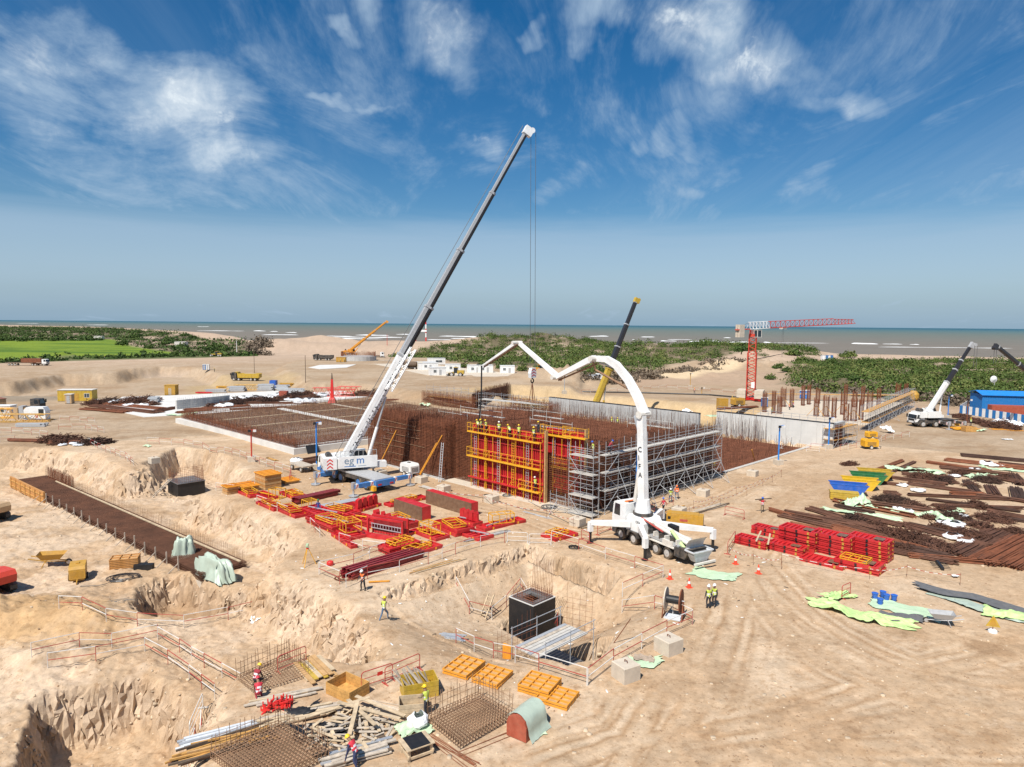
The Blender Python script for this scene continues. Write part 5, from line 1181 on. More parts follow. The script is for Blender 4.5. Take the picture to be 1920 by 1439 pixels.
 def arm(name,pts,w0,w1,h0,h1,off=0.0,m='white_paint'):
  n=len(pts);mb=MB();rings=[]
  for i,p in enumerate(pts):
   a=pts[max(i-1,0)];b=pts[min(i+1,n-1)];d=(b-a)/np.linalg.norm(b-a);up=np.cross(hs,d);f=i/(n-1);w=w0+(w1-w0)*f;h=h0+(h1-h0)*f;o=p+hs*off
   rings += [o-hs*w/2-up*h/2,o+hs*w/2-up*h/2,o+hs*w/2+up*h/2,o-hs*w/2+up*h/2]
  Fc=[(3,2,1,0),tuple(4*(n-1)+k for k in range(4))]+[(4*i+k,4*i+(k+1) % 4,4*i+4+(k+1) % 4,4*i+4+k) for i in range(n-1) for k in range(4)]
  mb.add(rings,Fc);return mb.build(name,m,t,world=True)
 b0=O+[0,0,3.1];b1=bp(1203,778);pA=bp(1190,745);pB=bp(1172,712);pC=bp(1150,685);pD=bp(1132,674);b2=bp(1112,673);b3=bp(1040,708);b4=bp(966,643);b5=bp(903,686)
 q=MB();q.cyl(O+[0,0,3.0],O+[0,0,4.4],.85,16,.62);q.build('turret','white_paint',t,world=True)
 arm('boom_arm',[O+[0,0,4.2],O+(b1-O)*.5+[0,0,2.2],b1],.68,.56,.85,.72)
 arm('boom_arm',[b1+hs*.0,pA,pB,pC,pD,b2],.6,.48,.88,.6,.45)
 arm('boom_arm',[b2,b2+(b3-b2)*.15+[0,0,.1],b3],.55,.42,.75,.5,.2)
 arm('boom_arm',[b3,b4],.45,.36,.55,.4,.55);arm('boom_arm',[b4,b5],.36,.2,.38,.22,.2)
 for p,r in ((b1,.62),(b2,.5),(b3,.42),(b4,.36)):
  q=MB();q.cyl(p-hs*.45,p+hs*1.0,r*.62,12);q.build('hinge','off_white',t,world=True)
 # cylinders and pipework along the arms
 q=MB();q.cyl(O+[0,0,4.0]-hs*.2+np.array([pl[0],pl[1],0])/np.linalg.norm(pl)*.9,O+(b1-O)*.62+[0,0,1.8],.2,10);q.build('lift_cylinder','off_white',t,world=True)
 q=MB();q.cyl(b1-(b1-O)*.22,b1+[0,0,-.2]+np.array([pl[0],pl[1],0])/np.linalg.norm(pl)*.9,.15,8);q.build('fold_cylinder','steel',t,world=True)
 dn=np.array([0,0,-1.0])
 for k in range(9):
  c_=O+[0,0,4.4]+(b1-O-[0,0,4.4])*(k+.5)/9;q=MB();q.box(c_+hs*.38,(.2,.2,.12),Zrot(rz));q.build('pipe_clamp','steel',t,world=True)
 def pipe(pts,m='off_white',r=.085):
  mb=MB();mb.tube(pts,r,6);mb.build('delivery_pipe',m,t,world=True)
 pipe([O+[0,0,4.2]+hs*.46,O+(b1-O)*.5+[0,0,2.2]+hs*.44,b1+hs*.42],'off_white',.075)
 pipe([b1+hs*1.1,pA+hs*1.05+dn*.5,pB+hs*1.05+dn*.5,pC+hs*1.0+dn*.5,b2+hs*.9+dn*.45],'off_white');pipe([pB+dn*.9+hs*.4,b2+dn*1.2+hs*.4,b2+dn*.3],'rust_tan',.12)
 pipe([b2+hs*.6+dn*.55,b3+hs*.6+dn*.35],'rust_tan',.1);pipe([b3+hs*1.0+dn*.35,b3+(b4-b3)*.5+hs*1.0+dn*.35],'red_rail',.13);pipe([b3+(b4-b3)*.5+hs*1.0+dn*.35,b4+hs*.9+dn*.3],'off_white',.1);pipe([b4+dn*.3+hs*.4,b5+hs*.4+dn*.2],'rust_tan',.09)
 q=MB();q.tube([b5,b5+[0,0,-.5],b5+[-.02,.1,-4],np.array([E[0]-.1,E[1]-.1,8.1])],.10,8);q.build('end_hose','black',t,world=True)
 # word down the mast
 up0=(b1-(O+[0,0,4.2]));up0 /= np.linalg.norm(up0)
 vx=np.array([math.cos(R(-20)),math.sin(R(-20)),0]);nrm=np.cross(vx,up0);nrm /= np.linalg.norm(nrm)
 for k,ch in enumerate('CIFA'):
  pos=O+(b1-O)*.62+[0,0,1.2]-up0*(k*.85)
  # on the flank that faces the yard (the arm's side plate)
  o=link('lettering',text_mesh(ch,.72,'black',.012),t);c_=pos+hs*0-0
  sd=-1 if np.dot(hs,-c_)<0 else 1
  f=hs*sd;rt=np.cross(up0,f);rt /= np.linalg.norm(rt);org=c_+f*.345-rt*.24
  mw=Matrix(((rt[0],up0[0],f[0],org[0]),(rt[1],up0[1],f[1],org[1]),(rt[2],up0[2],f[2],org[2]),(0,0,0,1)))
  o.matrix_parent_inverse=(Matrix.Translation(Vector(P)) @ Matrix.Rotation(rz,4,'Z')).inverted();o.matrix_basis=mw
pump_truck()
# ---- lorries and plant farther off
lorry('grey cabbed dump truck with ochre tipper driving across the yard',G(461,714),PI-.05,'tipper','chassis','yellow_dull',L_=10.2,axles=(4.0,2.2,-2.4,-3.9))
P=G(75,686);t=lorry('white cabbed lorry pulling a flat trailer at the far left',P+[0,0,0],.03,'flat','white_paint','rust_dark',L_=7.5,axles=(2.6,-1.4,-2.7))
mb=MB();mb.bx(-15.5,-2.5,-1.25,1.25,1.2,1.5);mb.build('trailer_bed','timber_dark',t)
for x in (-13.6,-12.2,-10.8):
 for s in (-1,1): wheel(t,x,s*1.06,.52,.36)
mb=MB();mb.bx(-8.0,1.2,-1.2,1.2,1.5,3.4);mb.build('steel_load','rust',t)
lorry('dark dump truck parked beside the round concrete base',G(606,676,2.5)+[0,0,0],PI+.05,'tipper','chassis','chassis',L_=9.5)
lorry('yellow tanker lorry parked below the big crane boom',G(772,693,2.5),-.1,'tank','yellow_dull','timber_dark',L_=9.5)
lorry('small white pickup lorry near the yellow crane boom',G(1130,716),PI+.3,'flat','white_paint','off_white',L_=5.6,axles=(1.8,-1.5),nm='pickup')
lorry('white lorry working far off among the surf side mounds',G(708,671,2.5),.2,'flat','white_paint','rust_dark',L_=7)
def loader(label,P,rz,m='yellow_dull',grader=False):
 t=thing('grader' if grader else 'wheel_loader',label,'grader' if grader else 'loader',P,rz)
 for x in ((-1.8,1.4) if not grader else (-2.6,-1.2,3.4)):
  for s in (-1,1): wheel(t,x,s*1.1,.75,.5)
 mb=MB();mb.bx(-3.0,-.6,-.95,.95,1.0,2.2);mb.build('engine_hood',m,t)
 mb=MB();mb.bx(-.7,.7,-.75,.75,1.2,3.2);c=mb.build('operator_cab','glass',t);mb=MB();mb.bx(-.85,.85,-.85,.85,3.2,3.32);mb.build('roof',m,c)
 mb=MB();mb.taper((.5,0,1.5),(3.6 if grader else 2.6,0,1.5 if grader else .8),.5,.6,.4,.4);mb.build('front_frame',m,t)
 if grader: mb=MB();mb.bar((.8,-1.7,.55),(1.8,1.7,.55),.1,.55);mb.build('blade','chassis',t)
 else: mb=MB();mb.prism_y([(2.5,.1),(3.6,.1),(3.4,.25),(2.8,.4),(2.7,1.2),(2.5,1.2)],-1.3,1.3);mb.build('bucket','chassis',t)
loader('yellow grader parked on the far levelled ground',G(407,669),PI,grader=True)
loader('small yellow loader on the sand before the white cabins',G(855,706,2.5),PI-.1)
loader('orange loader at work far right of the white cabins',G(1013,700,2.5),.3,'orange_panel')
loader('yellow loader below the dunes behind the big boom',G(752,668,2.5),.2,'yellow_dull')
# ---- excavator at the left edge, partly out of the picture
def excavator(label,P,rz,m,s=1.0):
 t=thing('excavator',label,'excavator',P,rz)
 for y in (-1.2,1.2):
  mb=MB();mb.prism_y([(-2.1,.3),(-1.8,.05),(1.8,.05),(2.1,.3),(2.1,.7),(1.8,.95),(-1.8,.95),(-2.1,.7)],y-.3,y+.3);mb.build('track','chassis',t)
 mb=MB();mb.prism_y([(-2.4,1.1),(1.5,1.1),(1.5,1.7),(-.2,2.1),(-2.2,2.2),(-2.5,1.8)],-1.35,1.35);mb.build('house',m,t)
 mb=MB();mb.prism_y([(-.1,1.72),(1.6,1.72),(1.7,2.4),(1.3,3.1),(-.1,3.1)],.35,1.34);c=mb.build('operator_cab','glass',t)
 mb=MB();mb.bx(-.15,1.35,.3,1.38,3.1,3.2);mb.bx(-.15,-.02,.3,1.38,1.7,3.1);mb.build('cab_frame','chassis',c)
 mb=MB();mb.taper((1.2,-.3,1.7),(3.6,-.3,4.4),.5,.7,.45,.6);mb.taper((3.6,-.3,4.4),(5.4,-.3,3.4),.45,.6,.4,.45);mb.build('boom',m,t)
 mb=MB();mb.taper((5.4,-.3,3.5),(5.0,-.3,1.2),.4,.5,.3,.35);mb.build('stick',m,t)
 mb=MB();mb.prism_y([(4.6,1.3),(5.2,1.2),(5.3,.4),(4.8,.1),(4.2,.3),(4.4,.5)],-.85,.25);mb.build('bucket','chassis',t)
excavator('red and black excavator cut by the left edge of the picture',ground(-22,1110,-3.5),R(150),'crane_red')
excavator('tan excavator farther up at the left edge of the trench bench',ground(-24,975,-3.6),R(160),'container_tan')
# ------------------------------------------------------------------ red formwork lying about
def fm_meshes(L_,w,ribs=6,m='red_paint'):
 a=MB();a.bx(-L_/2,L_/2,-w/2,w/2,.10,.16)
 a.bx(-L_/2,L_/2,-w/2,-w/2+.12,0,.34);a.bx(-L_/2,L_/2,w/2-.12,w/2,0,.34);a.bx(-L_/2,-L_/2+.12,-w/2+.121,w/2-.121,0,.34);a.bx(L_/2-.12,L_/2,-w/2+.121,w/2-.121,0,.34)
 r=MB();r.bx(-.05,.05,-w/2+.13,w/2-.13,.161,.31)
 return a.mesh('frame',m),r.mesh('rib',m)
_fm={}
def panel(parent,L_,w,m='red_paint',ribs=6,loc=(0,0,0),extra=0):
 k=(L_,w,m)
 if k not in _fm: _fm[k]=fm_meshes(L_,w,ribs,m)
 f=link('frame',_fm[k][0],parent,loc)
 for i in range(ribs): link('rib',_fm[k][1],f,(-L_/2+(i+1)*L_/(ribs+1),0,0))
 return f
def yframe(mb,c,d,rz=0,r=.034):
 """open box of yellow tube"""
 M=Zrot(rz);h=np.array(d)/2
 C=[np.array(c)+M@(np.array(s)*h) for s in [(-1,-1,-1),(1,-1,-1),(1,1,-1),(-1,1,-1),(-1,-1,1),(1,-1,1),(1,1,1),(-1,1,1)]]
 for i,j in ((0,1),(1,2),(2,3),(3,0),(4,5),(5,6),(6,7),(7,4),(0,4),(1,5),(2,6),(3,7)): mb.bar(C[i],C[j],r*2)
 for k in (.33,.66):
  mb.bar(C[4]+(C[5]-C[4])*k,C[7]+(C[6]-C[7])*k,r*1.6);mb.bar(C[0]+(C[1]-C[0])*k,C[4]+(C[5]-C[4])*k,r*1.4)
def red_piece(label,px,py,kind,rz=A45,L_=4.0,w=1.6,z=0,cat='formwork panel',group='red formwork laid out by the crane'):
 P=ground(px,py);P[2]=max(P[2],-.05)+z
 nm={'beams': 'steel_beam_stack','cage': 'platform_cage','ply': 'formwork_panel','grey': 'steel_beam_stack'}.get(kind,'formwork_panel')
 cat={'beams': 'steel beams','cage': 'platform cage','grey': 'steel beams'}.get(kind,cat)
 t=thing(nm,label,cat,P,rz,group);s=random.Random(int(px*7+py))
 if kind in ('flat','flaty','fins','two','twoy','cagey'):
  n=2 if kind in ('two','twoy') else 1
  for k in range(n): panel(t,L_,w,loc=(s.uniform(-.15,.15)*k,s.uniform(-.15,.15)*k,.36*k))
  zt=.36*n
  if kind in ('flaty','twoy'):
   q=MB();yframe(q,(s.uniform(-.4,.4),0,zt+.15),(L_*.6,w*.7,.25),s.uniform(-.2,.2));q.build('folded_platform','yellow_paint',t)
  if kind=='cagey':
   q=MB();yframe(q,(0,0,zt+.5),(L_*.45,w*.7,.95),s.uniform(-.3,.3));q.build('platform_cage','yellow_paint',t)
  if kind=='fins':
   for x in np.linspace(-L_*.35,L_*.35,4):
    q=MB();q.prism_y([(x-.35,.34),(x+.35,.34),(x+.3,1.2),(x+.12,1.45),(x-.3,1.3)],-.05+.2*s.uniform(-1,1),.04+.2);q.build('upright_plate','red_paint',t)
  if s.random()<.6:
   q=MB();q.bar((-L_*.4,-w*.2,zt+.06),(L_*.45,w*.25,zt+.1),.10);q.build('loose_tube',s.choice(['yellow_paint','red_dark','galv']),t)
  for x in (-L_*.3,L_*.3):
   q=MB();q.bx(x-.08,x+.08,-w/2-.05,-w/2-.002,.05,.28);q.build('clamp','yellow_paint',t)
 elif kind=='cage':
  q=MB();yframe(q,(0,0,.6),(L_,w,1.1));q.build('tube_frame','yellow_paint',t)
  q=MB();q.bx(-L_/2+.06,L_/2-.06,-w/2+.06,w/2-.06,.02,.07);q.build('deck','ochre',t)
 elif kind in ('beams','grey'):
  m='red_dark' if kind=='beams' else 'galv';n=5
  for k in range(n):
   y=(k-n/2+.5)*w/n;zz=(0 if k != 2 else 0);q=MB();hh=.34
   for lay in range(2 if kind=='beams' and k<4 else 1):
    zz=lay*.38;xo=s.uniform(-.3,.3)
    q.bx(-L_/2+xo,L_/2+xo,y-.13,y+.13,zz,zz+.04);q.bx(-L_/2+xo,L_/2+xo,y-.13,y+.13,zz+hh-.04,zz+hh);q.bx(-L_/2+xo,L_/2+xo,y-.02,y+.02,zz+.041,zz+hh-.041)
   q.build('beam',m,t)
 elif kind=='ply':
  q=MB();q.bx(-L_/2,L_/2,-.06,0,.02,1.55);q.build('plywood_face','ply_brown',t)
  q=MB();q.bx(-L_/2,L_/2,.002,w,1.42,1.56);q.bx(-L_/2,L_/2,.002,w,.0,.14);q.bx(-L_/2,-L_/2+.14,.002,w,.141,1.419);q.bx(L_/2-.14,L_/2,.002,w,.141,1.419);q.build('frame','red_paint',t)
  for x in np.linspace(-L_*.35,L_*.35,4): q=MB();q.bx(x-.06,x+.06,.01,w*.8,.15,1.41);q.build('rib','red_paint',t)
 elif kind=='open':
  for sg,nm2 in ((-1,'frame'),(1,'frame')):
   q=MB();q.bx(-L_/2,L_/2,sg*.45-.1,sg*.45+.1,0,.2);q.bx(-L_/2,L_/2,sg*.45-.1,sg*.45+.1,1.7,1.9);q.bx(-L_/2,-L_/2+.2,sg*.45-.1,sg*.45+.1,.201,1.699);q.bx(L_/2-.2,L_/2,sg*.45-.1,sg*.45+.1,.201,1.699);q.build(nm2,'red_paint',t)
  q=MB();q.bx(-L_/2+.05,L_/2-.05,.36,.46,.2,1.7);q.build('back_plate','red_dark',t)
  q=MB()
  for zz in (.7,1.15): q.bar((-L_/2+.3,-.2,zz),(L_/2-.3,-.2,zz-.1),.07)
  for x in np.arange(-L_/2+.4,L_/2-.3,.35): q.bar((x,-.2,.66),(x,-.2,1.14),.05)
  q.build('ladder','galv',t)
  q=MB();q.bx(-L_/2-.1,L_/2+.3,-1.4,-.6,0,.3);q.build('foot_beam','red_paint',t)
 return t
RP=[
 ('long red formwork panel with grey bars on top near the orange boxes',466,926,'flaty',A45,5.0,1.8),('red formwork panel left of the tilted yellow frame',497,932,'flat',A45,4.2,1.6),
 ('tilted yellow tube frame on the far red panels',520,934,'cage',A45+.4,1.6,1.2),('red formwork panel farthest back, right of the tilted yellow frame',550,930,'flaty',A45,4.0,1.8),
 ('red formwork panel alone in the front, below the tilted yellow frame',509,950,'flaty',A45,4.6,1.7),('stack of long red beams behind the worker in blue',592,936,'beams',PI/4+.1,6.0,1.6),
 ('red formwork panel with yellow hoop left of the worker in blue',548,961,'flaty',A45,5.2,2.0),('upright yellow frame beside the worker in blue',581,956,'cage',A45,1.5,1.2),
 ('bundle of long grey steel beams right of the worker in blue',628,949,'grey',PI/4,6.5,1.3),('double stack of red panels in front of the worker in blue',603,968,'two',A45,5.4,2.2),
 ('red formwork panel with loose tubes right of the grey beams',640,960,'flaty',A45+.1,5.0,1.8),('wide red panel carrying two yellow ladders frames',620,986,'twoy',A45,5.6,2.6),
 ('red panel carrying a big upright yellow platform cage',655,999,'cagey',A45-.1,5.0,2.4),('red panel with row of upright fins facing the blue crane',688,954,'fins',PI/4+.2,3.6,1.2),
 ('red panel lying just behind the finned panels, left side',664,976,'flat',A45,4.0,1.6),('red formwork panel pair in the middle of the pile',694,984,'two',A45+.15,4.6,2.0),
 ('upright open red frame with silver ladder inside',727,1005,'open',A45+.35,4.4,1.6),('thin red struts lying by the white rail',645,1016,'flat',A45-.15,5.0,.7),
 ('red panel with upright red fins left of the brown plywood panel',722,985,'fins',A45,4.6,1.6),('red panel with yellow tubes touching the brown plywood panel',752,984,'twoy',A45,4.2,1.8),
 ('shorter red framed panel standing with brown plywood face',765,969,'ply',A45,5.2,1.2),('longer red framed panel standing with brown plywood face',840,956,'ply',A45,8.2,1.0),
 ('red panel and yellow braces behind the brown plywood panels',762,942,'flaty',PI/4,5.6,1.4),('red panel with yellow cube frame, near middle of the yard',806,1004,'cagey',A45,4.2,1.8),
 ('red panel under several yellow ladder frames',848,994,'twoy',A45-.1,4.4,2.2),('red panel in front of the yellow ladder frames',884,1003,'flat',A45,4.6,2.0),
 ('red panel with short upright fins behind the yellow ladder frames',879,980,'fins',A45,3.0,1.4),('long red panel with yellow hand rails at the right end of the pile',940,985,'cagey',PI/4-.1,5.6,1.6),
 ('small red panel with yellow bars lying alone behind the white barriers',1049,1006,'flaty',PI/4-.1,3.2,2.2),('red panel with yellow frames at the head of the dark red beams',750,1030,'twoy',PI/4,3.6,2.0),
 ('red panel with yellow tubes right of the dark red beams',786,1034,'flaty',PI/4+.05,4.4,1.8),('big stack of dark red steel beams near the white helmeted worker',716,1062,'beams',PI/4+.02,7.6,2.2),
 ('red panel between the grey beams and the finned panels',660,950,'flat',A45,3.4,1.4),('red panel half hidden behind the open red frame',745,1000,'flat',A45+.2,3.6,1.6)]
for a in RP: red_piece(*a)
# stacks on the right
def stack(px,py,n,nm,L_=3.5,w=1.9,rz=A45,yel=0,plies=True):
 P=G(px,py,0);pos=['bottom','second','third','fourth','fifth','topmost']
 for k in range(n):
  po='topmost' if k==n-1 and n>1 else pos[k]
  lb=f'red formwork panel, {po} of the {nm}' if n>1 else f'red formwork panel, the {nm}'
  t=thing('formwork_panel',lb,'formwork panel',(P[0]+random.uniform(-.06,.06),P[1]+random.uniform(-.06,.06),P[2]+.02+k*.40),rz+random.uniform(-.02,.02),'stacked red formwork panels')
  panel(t,L_,w,ribs=7)
  for x in (-L_*.32,0,L_*.32):
   q=MB();q.bx(x-.09,x+.09,-w/2-.06,-w/2-.002,.06,.3);q.build('clamp','red_dark' if x<0 else 'ochre' if x else 'black',t)
  for y in (-w*.3,w*.3):
   q=MB();q.bx(L_/2+.002,L_/2+.05,y-.05,y+.05,.1,.26);q.build('clamp','ochre',t)
  if k==n-1 and plies: q=MB();q.bx(L_*.1,L_*.35,-w*.25,w*.25,.342,.36);q.build('plywood_inset','ply_brown',t)
  if k==n-1 and yel:
   q=MB();yframe(q,(-.3,0,.46),(L_*.6,w*.7,.2));q.build('folded_platform','yellow_paint',t)
stack(1500,1026,5,'leftmost tall stack beside the rebar yard');stack(1563,1038,5,'middle tall stack beside the rebar yard');stack(1631,1045,5,'rightmost tall stack beside the rebar yard')
stack(1411,1022,2,'leftmost low pile next to the red cones',3.2,1.4);stack(1440,1002,2,'low pile with timber battens behind the others',3.0,1.5);stack(1477,1034,2,'low pile in front of the left tall stack',3.4,1.5);stack(1546,1056,1,'single panel on the ground before the middle stack',3.8,2.0,plies=True);stack(1612,1066,2,'front low pile with yellow frame on top',3.7,2.1,yel=1)
for i,(x0,y0,x1,y1) in enumerate(((1427,996,1418,1015),(1444,1001,1440,1021))):
 A=G(x0,y0,.75);B=G(x1,y1,.8);q=MB();q.bar(B*0,A-B,.16,.06);single(q,'timber_batten','timber',['timber batten laid across the low red pile, left one','timber batten laid across the low red pile, right one'][i],'timber',B)
# ------------------------------------------------------------------ skips
def skip(label,px,py,m,rz=R(-20),s=1.15):
 P=G(px,py);t=thing('skip_bin',label,'skip',P,rz,'nested skips')
 prof=[(-1.15*s,0),(1.15*s,0),(1.95*s,1.2*s),(-1.95*s,1.2*s)]
 for y in (-.85,.85): q=MB();q.prism_y(prof,y*s-.03,y*s+.03);q.build('side_plate',m,t)
 q=MB();q.add([(-1.15*s,-.82*s,.05),(1.15*s,-.82*s,.05),(1.15*s,.82*s,.05),(-1.15*s,.82*s,.05),(1.95*s,-.82*s,1.2*s),(1.95*s,.82*s,1.2*s),(-1.95*s,-.82*s,1.2*s),(-1.95*s,.82*s,1.2*s)],[(0,1,2,3),(1,4,5,2),(0,3,7,6)]);q.build('floor_plate','rust_tan',t)
 for y in (-.85,.85): q=MB();q.bar((-2.0*s,y*s,1.22*s),(2.0*s,y*s,1.22*s),.12);q.build('rim',m,t)
 for x in (-.6,0,.6):
  for y in (-.9,.9): q=MB();q.bx(x-.05,x+.05,y*s-.03,y*s+.03,.1,1.15*s);q.build('rib',m,t)
skip('blue skip at the front of the row by the rebar yard',1590,927,'bin_blue');skip('yellow rimmed skip in the middle of the row by the rebar yard',1612,917,'bin_yellow');skip('green rimmed skip at the back of the row by the rebar yard',1627,907,'bin_green');skip('tan skip last in the row behind the green one',1640,900,'yellow_dull')
def crate(label,P,rz,L_,w,h,m='ply',lid=False,nm='timber_crate',cat='crate'):
 t=thing(nm,label,cat,P,rz)
 for y in (-w/2,w/2):
  for k in range(3): q=MB();q.bx(-L_/2,L_/2,y-.02,y+.02,k*h/3+.01,(k+1)*h/3-.01);q.build('plank',m,t)
 for x in (-L_/2,L_/2):
  for k in range(3): q=MB();q.bx(x-.02,x+.02,-w/2+.022,w/2-.022,k*h/3+.01,(k+1)*h/3-.01);q.build('plank',m,t)
 q=MB();q.bx(-L_/2+.03,L_/2-.03,-w/2+.03,w/2-.03,.01,.04);q.build('base',m,t)
 if lid: q=MB();q.bx(-L_/2-.05,L_/2+.05,-w/2-.05,w/2+.05,h,h+.05);q.build('lid',m,t)
 return t
crate('yellowish timber box in front of the blue skip',G(1582,936),R(-20),3.2,1.4,.9,'yellow_dull',True)
# ------------------------------------------------------------------ rebar yard
def bundle_mesh(L_,w,h,n,seed,m):
 s=np.random.default_rng(seed);mb=MB();y=(s.random(n)-.5)*w;z=.05+s.random(n)*h*(1-np.abs(2*y/w)**2*.6);l0=-L_/2+s.random(n)*.5;l1=L_/2-s.random(n)*.7
 mb.rods(np.c_[l0,y,z],np.c_[l1,y+(s.random(n)-.5)*w*.25,z+(s.random(n)-.5)*.06],.055,4);mb.prism_y([(-L_/2+.4,0),(L_/2-.5,0),(L_/2-.5,h*.55),(-L_/2+.4,h*.55)],-w*.4,w*.4)
 return mb.mesh('bar_bundle',m)
def bundle(label,x0,y0,x1,y1,w=.9,h=.35,m='rust',grp='straight rebar bundles in the yard',z=0.0,n=26,zpl=0):
 A=ground(x0,y0,zpl);B=ground(x1,y1,zpl);d=B-A;c=(A+B)/2;c[2] += .02+z;L_=np.linalg.norm(d[:2])
 t=thing('rebar_bundle',label,'rebar bundle',c,math.atan2(d[1],d[0]),grp)
 link('bar_bundle',bundle_mesh(L_,w,h,n,int(x0+y0*3),m),t)
 for k in (-.3,.05,.33):
  q=MB();q.bx(k*L_-.06,k*L_+.06,-w*.55,w*.55,-.02,.06);q.build('bearer','timber_dark',t)
 return t
YB=[(1470,962,1700,1003,1.3),(1515,955,1775,1031,1.6),(1535,980,1690,1020,1.2),(1480,985,1620,1014,.8),(1610,1010,1790,1052,1.6),(1440,958,1490,972,.4),(1560,940,1720,972,1.1),(1565,950,1640,966,1.0),(1700,985,1790,1004,1.0),
 (1770,863,1960,884,2.0),(1800,855,1970,871,1.8),(1735,868,1860,886,1.4),(1692,866,1628,890,.7),(1715,868,1660,892,.7),(1700,908,1830,926,1.6),(1712,899,1800,908,.9),(1655,927,1690,930,2.4),(1735,938,1915,962,.8),(1700,930,1905,940,.5),(1745,950,1920,956,.4),(1690,880,1740,884,1.2),(1640,905,1690,912,1.0),(1850,895,1940,912,1.6),(1780,928,1850,930,.8),
 (1880,998,1790,1046,3.0),(1925,1010,1830,1058,3.0),(1950,1032,1890,1068,2.4),(1812,903,1835,930,1.2),(1855,912,1868,932,1.4),(1897,890,1915,912,1.6),(1903,916,1912,940,1.6),(1870,870,1960,880,1.2),(1700,1045,1880,1060,.7),(1640,995,1720,1012,.8),(1880,975,1960,985,.6),(1600,968,1700,990,1.2),(1460,968,1600,998,1.4),(1560,990,1740,1036,1.6),(1550,972,1660,998,1.8),(1640,1030,1800,1060,1.0),(1690,985,1860,1030,1.4),(1620,945,1760,962,.8),(1760,878,1900,893,1.6),(1660,896,1780,912,1.0),(1830,930,1960,948,1.2),(1850,960,1980,985,1.0),(1690,890,1790,899,1.0)]
YB.sort(key=lambda b: (b[0]+b[2])/2)
rows_={0: [],1: [],2: []}
for b in YB: rows_[0 if (b[1]+b[3])/2>985 else 1 if (b[1]+b[3])/2>920 else 2].append(b)
for r_i,nm in ((0,'front'),(1,'middle'),(2,'back')):
 for k,b in enumerate(rows_[r_i]):
  bundle(f'rusty rebar bundle, {ordn[k]} from the left in the {nm} part of the yard',*b[:4],w=b[4],h=.30+.12*random.random(),m=random.choice(['rust_yard','rust_yard','rust','rust_yard_dark']),n=int(16+10*b[4]))
def heap_mesh(r,h,n,seed,m,bent=True):
 s=np.random.default_rng(seed);mb=MB();a=s.random(n)*2*PI;rr=r*np.sqrt(s.random(n));x=rr*np.cos(a);y=rr*np.sin(a);z=.05+h*(1-(rr/r)**2)*s.random(n)**.7
 az=s.random(n)*PI;el=(s.random(n)-.4)*.9;l=.5+s.random(n)*.9;D=np.c_[np.cos(az)*np.cos(el),np.sin(az)*np.cos(el),np.sin(el)];P=np.c_[x,y,z]
 P0=P-D*l[:,None]*.5;P1=P+D*l[:,None]*.5;P0[:,2]=np.maximum(P0[:,2],.03);P1[:,2]=np.maximum(P1[:,2],.03);mb.rods(P0,P1,.035,3)
 if bent: mb.rods(P1,P1+np.c_[D[:,1],-D[:,0],D[:,2]]*.35,.035,3)
 mb.lathe([(r*.75,.0),(r*.62,h*.35),(r*.3,h*.6),(.05,h*.68)],n=9)
 return mb.mesh('bent_bars',m,V=None)
hm=[heap_mesh(1.3,.8,170,3,'rust_yard'),heap_mesh(1.7,.9,230,5,'rust_yard_dark'),heap_mesh(1.0,.7,120,8,'rust_yard'),heap_mesh(2.1,1.0,280,9,'rust_yard')]
def heaps(lst,grp,lab,zpl=0,sc=1.0):
 lst=sorted(lst)
 for k,(px,py) in enumerate(lst):
  P=ground(px,py,zpl);o=link('rebar_heap',hm[(k*7+int(px)) % 4],None,P,random.random()*6);o.scale=(sc*random.uniform(.85,1.25),sc*random.uniform(.7,1.1),sc*random.uniform(.7,1.1));tag(o,lab.format(ordn[k]),'rebar heap',grp)
heaps([(1690,943),(1716,953),(1744,972),(1792,972),(1835,952),(1762,992),(1812,1005),(1838,990),(1852,1012),(1598,978),(1640,988),(1706,1012),(1750,1028),(1850,903),(1884,900),(1800,890),(1732,898),(1592,872),(1660,938),(1780,958),(1700,1032),(1668,1000),(1862,975),(1820,912),(1905,1002),(1770,905)],'tangled rebar heaps in the yard','tangled heap of bent rusty bars in the rebar yard, {} from the left')
